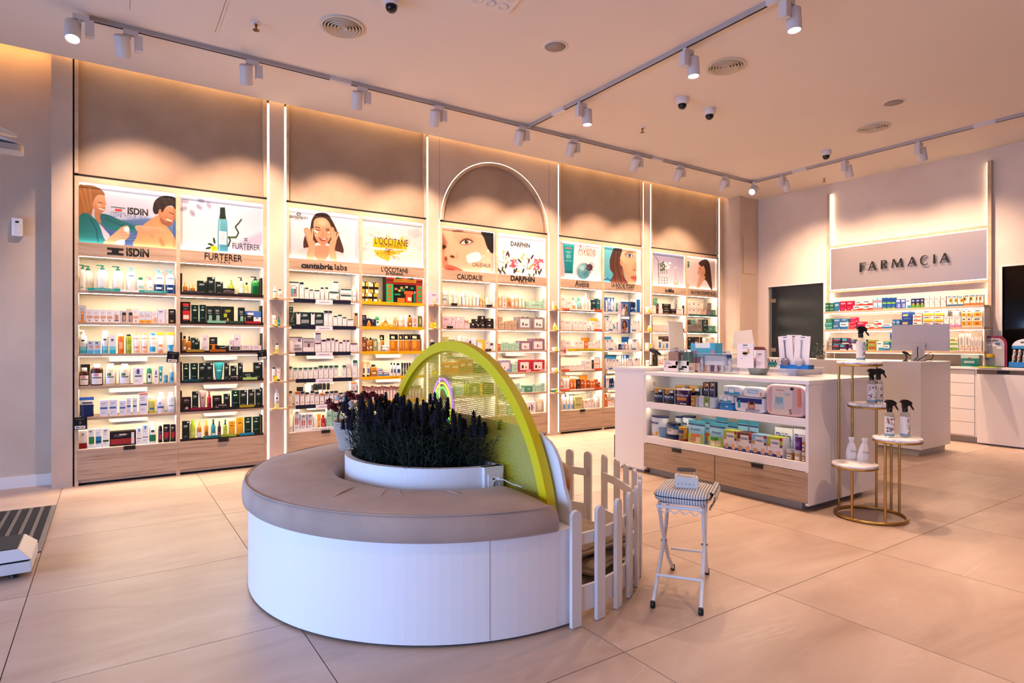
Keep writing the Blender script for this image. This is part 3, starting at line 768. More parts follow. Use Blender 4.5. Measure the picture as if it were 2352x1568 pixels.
def poster_cream():
    c = Canvas([(250, 262), (1135, 352), (1135, 1050), (250, 985)], 118, 92).grad('#e2a486', '#f0b79b')
    c.poly([(925, 340), (1135, 370), (1135, 680), (1060, 660), (1010, 560), (975, 450)], '#150f10', 1, 2)
    c.poly([(250, 360), (320, 470), (350, 600), (330, 720), (380, 900), (330, 990), (250, 985)], '#b76e55', .75, 6); c.poly([(250, 340), (340, 500), (350, 560), (250, 540)], '#8f4f40', .7, 5)
    c.poly([(440, 330), (520, 312), (620, 322), (600, 345), (460, 352)], '#5a3a30', .8, 2)
    c.poly([(430, 370), (560, 340), (760, 370), (830, 470), (800, 520), (660, 560), (540, 530)], '#d88c6d', .6, 8)
    c.poly([(555, 535), (600, 480), (680, 462), (760, 490), (790, 510), (720, 545), (640, 562)], '#6d3c2e', .9, 2)
    c.poly([(580, 535), (630, 492), (700, 482), (755, 510), (700, 540), (630, 550)], '#e6d4cc'); c.ell(672, 510, 34, 34, '#3d2a22'); c.ell(672, 510, 18, 18, '#0b0808'); c.ell(682, 500, 7, 7, '#ffffff')
    c.line([(575, 520), (630, 470), (690, 455), (770, 492)], 13, '#24130f')
    for k in range(7): c.line([(610 + 24 * k, 474 - (5 if k in (2, 3, 4) else 0)), (600 + 27 * k, 440)], 4, '#24130f')
    c.poly([(250, 590), (300, 560), (350, 600), (300, 640), (250, 650)], '#40231d', .95, 2); c.ell(300, 602, 30, 20, '#0f0a0a')
    c.poly([(350, 600), (390, 560), (420, 700), (520, 740), (520, 800), (440, 800), (380, 840), (310, 820), (300, 720)], '#e8a888', .8, 5)
    c.ell(440, 762, 38, 20, '#4a2018', 15, 1, 2); c.ell(335, 800, 24, 40, '#6e3527', -10, .9, 3)
    c.line([(520, 690), (525, 760), (500, 800)], 14, '#b8694e', .6, 4)
    c.poly([(330, 915), (410, 905), (480, 925), (560, 960), (610, 1000), (330, 1000)], '#c2543f'); c.poly([(350, 965), (430, 960), (490, 985), (440, 1000), (340, 995)], '#6e201d', .9, 2)
    c.poly([(672, 750), (740, 705), (840, 680), (905, 715), (920, 800), (830, 845), (730, 868), (685, 830)], '#f7eef0', 1, 2); c.poly([(700, 780), (800, 730), (880, 740), (800, 800)], '#e4d8de', .6, 5)
    c.poly([(1000, 650), (1050, 640), (1070, 700), (1110, 1060), (1010, 1050), (1005, 800)], '#e9b096', col2='#f6cdb5'); c.poly([(930, 760), (975, 730), (1000, 800), (980, 1050), (890, 1030), (930, 900)], '#eab399', col2='#f8d3bd')
    c.ell(1040, 660, 16, 26, '#f6d4c6'); c.ell(962, 750, 14, 24, '#f6d4c6'); c.ell(905, 575, 8, 8, '#a96a4c')
    return c.grain(.012)
def poster_flower():
    c = Canvas([(1168, 362), (1960, 440), (1960, 1105), (1168, 1050)], 108, 92).grad('#f0e6ee', '#fdf7f4')
    rg = random.Random(2)
    def stem(x, y, y1): c.line([(x, y), (x + rg.uniform(-15, 15), y1)], 8, '#6f7a44')
    for x, y in ((1280, 660), (1190, 760), (1320, 770), (1605, 710), (1670, 780), (1570, 760), (1445, 790)):
        stem(x, y, y + 210); c.ell(x, y - 5, 12, 24, '#c9c878'); c.ell(x + 14, y + 10, 12, 18, '#aab05a')
    for x, y in ((1450, 830), (1460, 890), (1840, 820), (1820, 880), (1890, 820), (1830, 940), (1430, 900)):
        for _ in range(14): c.ell(x + rg.uniform(-48, 48), y + rg.uniform(-32, 30), 17, 12, rg.choice(['#d65f78', '#b9405c', '#ef93a0', '#c9506a']), rg.uniform(0, 180), .95)
    for x, y in ((1240, 800), (1290, 840), (1610, 850), (1560, 900), (1640, 820)):
        for _ in range(7): c.ell(x + rg.uniform(-40, 40), y + rg.uniform(-34, 34), 28, 14, rg.choice(['#fffdf8', '#f3ece4', '#efe2d8']), rg.uniform(0, 180), .95)
    for x, y, a in ((1220, 990, 70), (1270, 960, 100), (1190, 960, 80), (1300, 1020, 60), (1370, 720, 80), (1345, 700, 110), (1545, 820, 50), (1700, 820, 100), (1755, 750, 120), (1605, 990, 110), (1460, 1000, 95), (1490, 980, 110),
                    (1820, 1010, 90), (1870, 1020, 70), (1900, 990, 110), (1715, 1070, 60), (1330, 910, 100), (1240, 1030, 95), (1780, 1070, 100)):
        c.ell(x, y, 46, 15, rg.choice(['#31382a', '#4a3030', '#3d4a30', '#5b3a3a']), a)
    for x, y in ((1740, 905), (1720, 930), (1355, 850), (1710, 955), (1175, 890), (1525, 1000), (1760, 890)): c.ell(x, y, 17, 16, '#d8962a'); 
    c.line([(1205, 830), (1260, 850), (1310, 860)], 6, '#5a2a22'); c.line([(1610, 900), (1660, 940), (1715, 960)], 6, '#5a2a22'); c.line([(1745, 930), (1748, 1080)], 8, '#8f9a4a')
    return c.grain(.01)
def poster_tube():
    c = Canvas([(172, 178), (805, 255), (805, 818), (172, 772)], 96, 86).grad('#e9e2e8', '#efe7ea')
    c.poly([(172, 180), (240, 190), (270, 700), (172, 700)], '#b292ac', .8, 6)
    c.poly([(235, 218), (408, 240), (382, 688), (265, 680)], '#128a92', 1, 1, False, '#0f7d86'); c.poly([(235, 218), (408, 240), (406, 262), (237, 242)], '#3fb6ba', 1, 0, False)
    c.poly([(262, 640), (385, 650), (382, 688), (265, 680)], '#0b6670', 1, 0, False)
    c.line([(280, 288), (365, 298)], 16, '#d95f43', .9)
    for y, w in ((345, 80), (368, 50), (398, 60), (418, 70), (440, 60), (486, 90)): c.line([(320 - w / 2, y), (320 + w / 2, y + 5)], 8, '#a9dcdc', .9)
    c.ell(545, 650, 118, 136, '#c8b4c2', 0, .8, 6); c.ell(550, 650, 102, 128, '#6fa9b8', 8, 1, 1, '#4f8798'); c.ell(530, 600, 60, 40, '#a8d3da', 20, .8, 6); c.ell(580, 690, 40, 50, '#2f5f74', 0, .5, 8)
    rg = random.Random(3)
    for k in range(16):
        a = R(-150 + 22 * k); c.line([(640, 590), (640 + 100 * math.cos(a) * rg.uniform(.6, 1), 590 + 105 * math.sin(a) * rg.uniform(.5, 1))], 9, rg.choice(['#4a3a44', '#6f6450', '#55424a']))
    c.ell(642, 592, 48, 52, '#3e2a3c'); 
    for k in range(20): c.ell(642 + rg.uniform(-38, 38), 592 + rg.uniform(-42, 42), 7, 7, rg.choice(['#6b4a60', '#2a1a28', '#7d5a6a']))
    return c.grain(.01)
def poster_half():
    c = Canvas([(830, 262), (1400, 322), (1400, 860), (830, 820)], 88, 86).grad('#5fb0c2', '#4fa0b8')
    c.poly([(1120, 300), (1352, 330), (1352, 850), (1210, 850), (1150, 600), (1100, 520), (1100, 400)], '#e8ab8c', 1, 1, True, '#d98f70')
    c.poly([(1352, 300), (1410, 300), (1410, 870), (1352, 870)], '#f4ece6', 1, 0, False)
    c.poly([(1000, 300), (1060, 290), (1130, 310), (1110, 400), (1100, 460), (1130, 560), (1150, 640), (1165, 740), (1215, 850), (960, 820), (1000, 700), (950, 620), (945, 480), (970, 380)], '#33211f', col2='#6a3a2c')
    for k in range(6): c.line([(1000 + 18 * k, 330), (975 + 20 * k, 560), (1000 + 30 * k, 820)], 7, ['#5a3b34', '#1c1214', '#7a4a38'][k % 3], .7, 1)
    c.ell(1120, 520, 22, 46, '#c98368', -8)
    c.line([(1170, 385), (1220, 348), (1300, 352)], 13, '#4a3028', .9, 1); c.poly([(1185, 410), (1230, 370), (1290, 395), (1300, 425), (1240, 440)], '#8a5a48', .9, 2)
    c.ell(1245, 405, 42, 24, '#e6dcd8', 8); c.ell(1246, 403, 24, 25, '#47628a'); c.ell(1246, 403, 11, 12, '#0c0c12'); c.line([(1190, 400), (1235, 372), (1295, 395)], 8, '#24150f')
    c.poly([(1300, 560), (1352, 500), (1352, 640), (1300, 625)], '#d1866a', .7, 4); c.ell(1322, 628, 22, 12, '#8e4a3a', 10, .9, 2)
    c.poly([(1262, 740), (1310, 715), (1352, 722), (1352, 790), (1310, 790)], '#b5584e'); c.line([(1265, 742), (1352, 750)], 7, '#5e2420')
    c.ell(1170, 620, 40, 100, '#c67c60', 10, .5, 8)
    c.line([(842, 775), (900, 782)], 13, '#0d2b4a'); c.line([(930, 785), (975, 790)], 13, '#0d2b4a'); c.ell(914, 768, 15, 26, '#0a6fb8')
    return c.grain(.012)
def poster_flask():
    c = Canvas([(178, 90), (635, 150), (635, 602), (178, 572)], 76, 80).grad('#8d86a4', '#e6dfe8', .1, .95)
    for x in (290, 320, 345, 370, 400): c.line([(x, 400), (x - 8, 260)], 6, '#3f4a38')
    c.line([(288, 440), (288, 220), (245, 150)], 7, '#4a4a44'); rg = random.Random(5)
    for _ in range(26): c.ell(340 + rg.uniform(-30, 34), 290 + rg.uniform(-55, 60), 15, 7, rg.choice(['#2f4a2a', '#3f5f34', '#22381f']), rg.uniform(0, 180))
    for x, y in ((395, 270), (440, 250), (425, 300), (380, 250), (405, 320)): c.ell(x, y, 20, 15, '#efe9e4', 20); c.ell(x, y, 6, 5, '#c9c070')
    for x in (290, 330, 370, 408): c.line([(x, 450), (x, 545)], 4, '#4a444c')
    for y in (450, 490, 530): c.line([(288, y - 2), (410, y + 4)], 4, '#4a444c')
    c.line([(522, 310), (524, 450), (500, 500), (500, 545), (552, 555), (550, 505), (528, 450)], 4, '#8f879a'); c.poly([(502, 520), (550, 528), (552, 556), (500, 548)], '#e9b58a', .9); c.ell(521, 312, 9, 12, '#e8e2e2')
    for x in (215, 465): c.line([(x, 380), (x, 480), (x - 20, 540)], 3, '#a79fb2', .7)
    return c.grain(.01)
def poster_hair():
    c = Canvas([(660, 150), (1085, 185), (1085, 635), (660, 605)], 72, 80).grad('#d8c3bd', '#e8d6cf')
    c.poly([(900, 200), (960, 185), (1000, 230), (1020, 330), (1035, 480), (1042, 640), (990, 640), (950, 520), (925, 440), (900, 300), (850, 250)], '#2d1a17', col2='#5a3526')
    c.poly([(850, 260), (890, 235), (925, 290), (945, 360), (925, 420), (880, 435), (850, 410), (835, 380), (845, 340)], '#dda385', col2='#c98a6c')
    c.poly([(850, 240), (905, 195), (950, 210), (900, 290), (870, 270)], '#3a211b')
    c.line([(858, 320), (880, 330)], 6, '#402218'); c.line([(852, 395), (885, 405)], 8, '#f6eee8'); c.line([(850, 390), (888, 398)], 4, '#9e4a40')
    c.poly([(860, 440), (930, 420), (940, 460), (900, 520), (860, 590), (820, 590), (840, 500)], '#dca487'); c.poly([(940, 480), (1000, 570), (1020, 640), (850, 640), (880, 560)], '#f4ebe8')
    c.poly([(660, 530), (690, 520), (720, 570), (710, 605), (660, 600)], '#dca487'); c.line([(690, 515), (700, 560)], 10, '#d79a7c')
    c.poly([(660, 220), (718, 226), (718, 308), (660, 302)], '#1d4a42', 1, 0, False); c.line([(668, 245), (708, 249)], 7, '#e8eeec'); c.line([(668, 275), (704, 279)], 7, '#e8eeec')
    return c.grain(.012)

# ------------------------------------------------------------------ the five shelving units
BAYS = [dict(p=poster_couple, n='couple-poster bay', pl='lit poster of a woman spraying sun lotion on a bare-backed man'),
        dict(p=poster_spray, n='spray-poster bay', pl='lit pale lilac poster of a blue spray bottle with yellow flower'),
        dict(p=poster_smile, n='smiling-woman bay', pl='lit poster of a smiling dark-haired woman touching her cheeks'),
        dict(p=poster_torn, n='torn-paper bay', pl='lit grey poster with torn yellow petals and brand lettering'),
        dict(p=poster_cream, n='cream-cheek bay', pl='lit close-up poster of a face with cream on the cheek'),
        dict(p=poster_flower, n='flower-poster bay', pl='lit white poster with pink and white flowers along its foot'),
        dict(p=poster_tube, n='green-tube bay', pl='lit poster of a green tube and blue droplet with burr'),
        dict(p=poster_half, n='half-face bay', pl='lit poster of half a woman face on turquoise'),
        dict(p=poster_flask, n='flask-poster bay', pl='lit grey-violet poster of plants in laboratory glassware'),
        dict(p=poster_hair, n='long-hair bay', pl='lit poster of a laughing woman with long brown hair')]
UNAMES = ['tall oak and cream shelving unit under the couple and spray-bottle posters', 'tall oak shelving unit under the smiling woman and torn-paper posters',
          'tall oak shelving unit beneath the glowing arch', 'tall oak shelving unit under the green-tube and half-face posters',
          'tall oak shelving unit by the corner pillar under the flask poster']
BX = []
for u in UNITS: BX += [(u[1], u[2]), (u[3], u[4])]
shelf_units = []
_hand = MB().box(-.045, .045, -.022, .004, 0, .006).box(-.045, .045, -.006, .0, -.03, .0).mesh('handle', M_BLACK)
_cover = MB().prism([(-.16, 0), (.16, 0), (.145, -.05), (-.145, -.05)], -.05, .05, 'xz').mesh('cable_cover', M_CREAM)
for k, (a, b, c, d, e, f) in enumerate(UNITS):
    t = thing('shelving_unit', UNAMES[k], 'shelf unit', ((a + f) / 2, YW, 0), 0, 'tall lit shelving units along the wall')
    shelf_units.append(t)
    for x0, x1 in ((a, b), (c, d), (e, f)): bx('post', M_FRAME, x0, x1, YW, YW + .022, .0, 2.665, t)
    for x0, x1 in ((a, b), (c, d), (e, f)): bx('side_panel', M_CREAM, x0, x1, YW + .022, YB + .02, .04, 2.70, t)
    bx('top_rail', M_FRAME, a, f, YW, YW + .022, 2.665, 2.714, t)
    bx('plinth', M_DARK, a + .01, f - .01, YW + .05, YB, 0, .05, t)
    bx('kick_strip', mc('#a99c94', .35, .5), a + .01, f - .01, YW + .012, YW + .02, .022, .046, t)
    bx('shadow_gap', M_DARK, a, f, YW + .03, YW + .05, 2.712, 2.74, t)
    for q, (x0, x1) in enumerate(((b, c), (d, e))):
        n = 2 * k + q; g = BAYS[n]; g['x'] = (x0, x1)
        bx('back_panel', M_CREAM, x0, x1, YB, YB + .02, .04, 2.70, t)
        hb = bx('header_board', M_WOOD, x0, x1, YW + .001, YW + .02, 2.017, 2.138, t); g['hb'] = hb
        bx('light_box_floor', M_CREAM, x0, x1, YW + .02, YB, 2.12, 2.138, t)
        bx('light_box_top', M_CREAM, x0, x1, YW + .022, YB, 2.665, 2.70, t)
        bx('shelf', M_CREAM, x0, x1, YW + .02, YB, 2.017, 2.04, t)
        bx('led_strip', M_LEDP, x0 + .005, x1 - .005, YW + .026, YW + .038, 2.6625, 2.6645, t)
        bx('led_strip', M_LEDP, x0 + .005, x1 - .005, YW + .026, YW + .038, 2.1385, 2.141, t)
        for z in SH[:5]: bx('shelf', M_WOOD, x0, x1, YW + .003, YB, z - .024, z, t)
        bx('shelf', M_CREAM, x0, x1, YW + .02, YB, SH[5] - .02, SH[5], t)
        for z in [2.017] + [s - .024 for s in SH[:5]]: bx('led_strip', M_LED, x0 + .006, x1 - .006, YW + .028, YW + .040, z - .0015, z, t)
        for z in SH[2:5]: obj('cable_cover', _cover, t, ((x0 + x1) / 2, YB - .055, z - .024))
        dx0, dx1 = (a + .02 if q == 0 else (c + d) / 2 + .003), ((c + d) / 2 - .003 if q == 0 else f - .02)
        dr = bx('drawer', M_WOOD, dx0, dx1, YW - .004, YW + .016, .05, SH[5] - .002, t, .0015)
        obj('handle', _hand, dr, ((dx0 + dx1) / 2, YW - .004, SH[5] - .003))
        # the poster in its light box
        w, h = x1 - x0 - .002, 2.664 - 2.139
        cv = g['p']()
        po = obj('poster', cv.mesh('poster', w, h), None, (x0 + .001, YW + .05, 2.139))
        obj('poster_board', MB().box(0, w, .001, .012, 0, h).mesh('poster_board', M_WHITE2), po)
        tag(po, g['pl'], 'poster', 'lit posters above the shelves'); g['po'] = po; g['cv'] = cv
    keep(t)

def head_text(n, body, u0, u1, v0, v1, bold=0.0, m=None, extrude=.004, spacing=1.0):
    """lettering on a header board, measured in picture pixels at its middle"""
    x0, z0 = on_y(u0, (v0 + v1) / 2, YW); x1, _ = on_y(u1, (v0 + v1) / 2, YW)
    um = (u0 + u1) / 2
    _, zt = on_y(um, v0, YW); _, zb = on_y(um, v1, YW)
    return lettering(body, (x0 + x1) / 2, YW + .001, (zt + zb) / 2, x1 - x0, zt - zb, m, BAYS[n]['hb'], '-y', extrude, bold, spacing=spacing)
M_GREYT = mc('#7d6a5c')
head_text(0, 'ISDIN', 290, 342, 570, 589, .035)
_x0, _zt = on_y(246, 568, YW); _x1, _zb = on_y(284, 586, YW); _h = (_zt - _zb)
_em = [(_x0, _zt), (_x1, _zt), (_x1, _zt - .25 * _h), (_x1 - .3 * (_x1 - _x0), _zt - .3 * _h), (_x1 - .3 * (_x1 - _x0), _zb + .3 * _h), (_x1, _zb + .25 * _h), (_x1, _zb), (_x0, _zb), (_x0, _zb + .25 * _h),
       (_x0 + .28 * (_x1 - _x0), _zb + .3 * _h), (_x0 + .28 * (_x1 - _x0), _zt - .3 * _h), (_x0, _zt - .25 * _h)]
obj('emblem', MB().prism(_em, YW - .004, YW).mesh('emblem', M_INK), BAYS[0]['hb'])
head_text(1, 'FURTERER', 470, 556, 583, 598); head_text(1, 'PARIS', 500, 528, 600, 604, 0, M_GREYT, spacing=1.5)
head_text(2, 'cantabria', 692, 765, 604, 617, .03); head_text(2, 'labs', 769, 797, 607, 620)
head_text(3, "L'OCCITANE", 876, 937, 614, 625); head_text(3, 'EN PROVENCE', 887, 925, 626, 631, spacing=1.15)
head_text(4, 'CAUDALÍE', 1050, 1108, 628, 642); head_text(5, 'DARPHIN', 1173, 1228, 634, 646, .03); head_text(5, 'PARIS', 1192, 1210, 647, 650, spacing=1.5)
head_text(6, 'Avène', 1321, 1353, 645, 659); head_text(6, 'EAU THERMALE', 1328, 1352, 645, 648, 0, M_GREYT)
head_text(7, 'LA ROCHE POSAY', 1405, 1457, 651, 661); head_text(7, 'LABORATOIRE DERMATOLOGIQUE', 1414, 1454, 662, 665, 0, M_GREYT)
head_text(8, 'inMe', 1528, 1548, 662, 672, .015); head_text(9, 'NUTRICOSMÉTICA', 1587, 1643, 667, 677)
def post_text(n, body, u0, u1, v0, v1, m=None, bold=0.0, spacing=1.0):
    x0, z0 = on_y(u0, (v0 + v1) / 2, YW + .05); x1, _ = on_y(u1, (v0 + v1) / 2, YW + .05)
    um = (u0 + u1) / 2
    _, zt = on_y(um, v0, YW + .05); _, zb = on_y(um, v1, YW + .05)
    po = BAYS[n]['po']
    return lettering(body, (x0 + x1) / 2 - po.location.x, -.001, (zt + zb) / 2 - po.location.z, x1 - x0, zt - zb, m, po, '-y', .0006, bold, spacing=spacing)
M_BLUEI = mc('#3c5f96')
post_text(0, 'ISDIN', 293, 340, 478, 494, None, .035); post_text(0, 'LOVE YOUR SKIN', 254, 340, 493, 501, M_BLUEI)
for (y0_, y1_, xa, xb, m_) in ((474, 479, 255, 288, M_INK), (486, 490, 255, 288, M_INK), (479, 486, 264, 280, mc('#c0201c'))):
    xx0, zz0 = on_y(xa, y0_, YW + .05); xx1, zz1 = on_y(xb, y1_, YW + .05); po = BAYS[0]['po']
    obj('emblem', MB().box(xx0 - po.location.x, xx1 - po.location.x, -.0015, -.0005, zz1 - po.location.z, zz0 - po.location.z).mesh('emblem', m_), po)
post_text(1, 'FURTERER', 534, 597, 560, 573); post_text(1, 'RENE', 560, 574, 556, 559, M_GREYT, 0, 1.5); post_text(1, 'PARIS', 556, 576, 573, 577, M_GREYT, 0, 1.4)
post_text(2, 'cantabria', 665, 694, 493, 501, None, .02); post_text(2, 'labs', 695, 707, 495, 503); post_text(2, 'celebrate life', 676, 696, 501, 505, M_GREYT)
post_text(3, "L'OCCITANE", 861, 937, 547, 563); post_text(3, 'EN PROVENCE', 875, 923, 562, 568, spacing=1.15)
post_text(4, 'CAUDALÍE', 1085, 1127, 602, 613); post_text(5, 'DARPHIN', 1173, 1217, 556, 567, None, .03); post_text(5, 'PARIS', 1188, 1203, 568, 571, spacing=1.5)
M_ORT = mc('#d8674a')
post_text(6, 'Avène', 1328, 1368, 563, 584, M_ORT); post_text(6, 'EAU THERMALE', 1329, 1367, 584, 588, M_ORT)
post_text(8, 'inMe', 1553, 1566, 588, 594, M_GREYT)

# ------------------------------------------------------------------ goods: unit meshes (front towards -y, 1 x 1 x 1, base at z = 0), scaled per copy
# style: phrase, body colour, list of printed areas (x0, x1, z0, z1, colour) on the front, text colour, cap colour
ST = {}
def style(key, phrase, body, *areas, txt='#8b8690', cap='#f0eef0', brand=None, seed=0, words=()):
    ST[key] = dict(ph=phrase, body=body, ar=areas, txt=txt, cap=cap, brand=brand or txt, seed=seed, words=words)
F = lambda a, b, c, x0=0, x1=1: (x0, x1, a, b, c)
style('wp', 'white pump bottle with green pump', '#f1f0ee', F(.12, .17, '#58b8c4', .2, .62), F(.2, .23, '#c4cf5a', .3, .6), txt='#8fb3b5', cap='#0f6b58', brand='#26323a')
style('wb', 'white pump bottle with light-blue pump', '#f2f1f0', F(.84, .88, '#2d6ea8', .3, .7), txt='#a9aeb6', cap='#6fb4da', brand='#3c4048')
style('wn', 'white and navy pump bottle', '#eef1f6', F(0, .5, '#123a7c'), F(.24, .34, '#e8eef8', .22, .66), F(.82, .86, '#2f74b8', .25, .75), txt='#96a6c0', cap='#63b3e6')
style('wc', 'small white bottle with green cap', '#f0efec', F(.35, .6, '#9fd0c8', .25, .8), txt='#9ab', cap='#0f7a66')
style('wpk', 'small white bottle with pink pump', '#f2f0ef', F(.4, .52, '#74c2bb', .4, .62), txt='#b0a8ae', cap='#d68fc0')
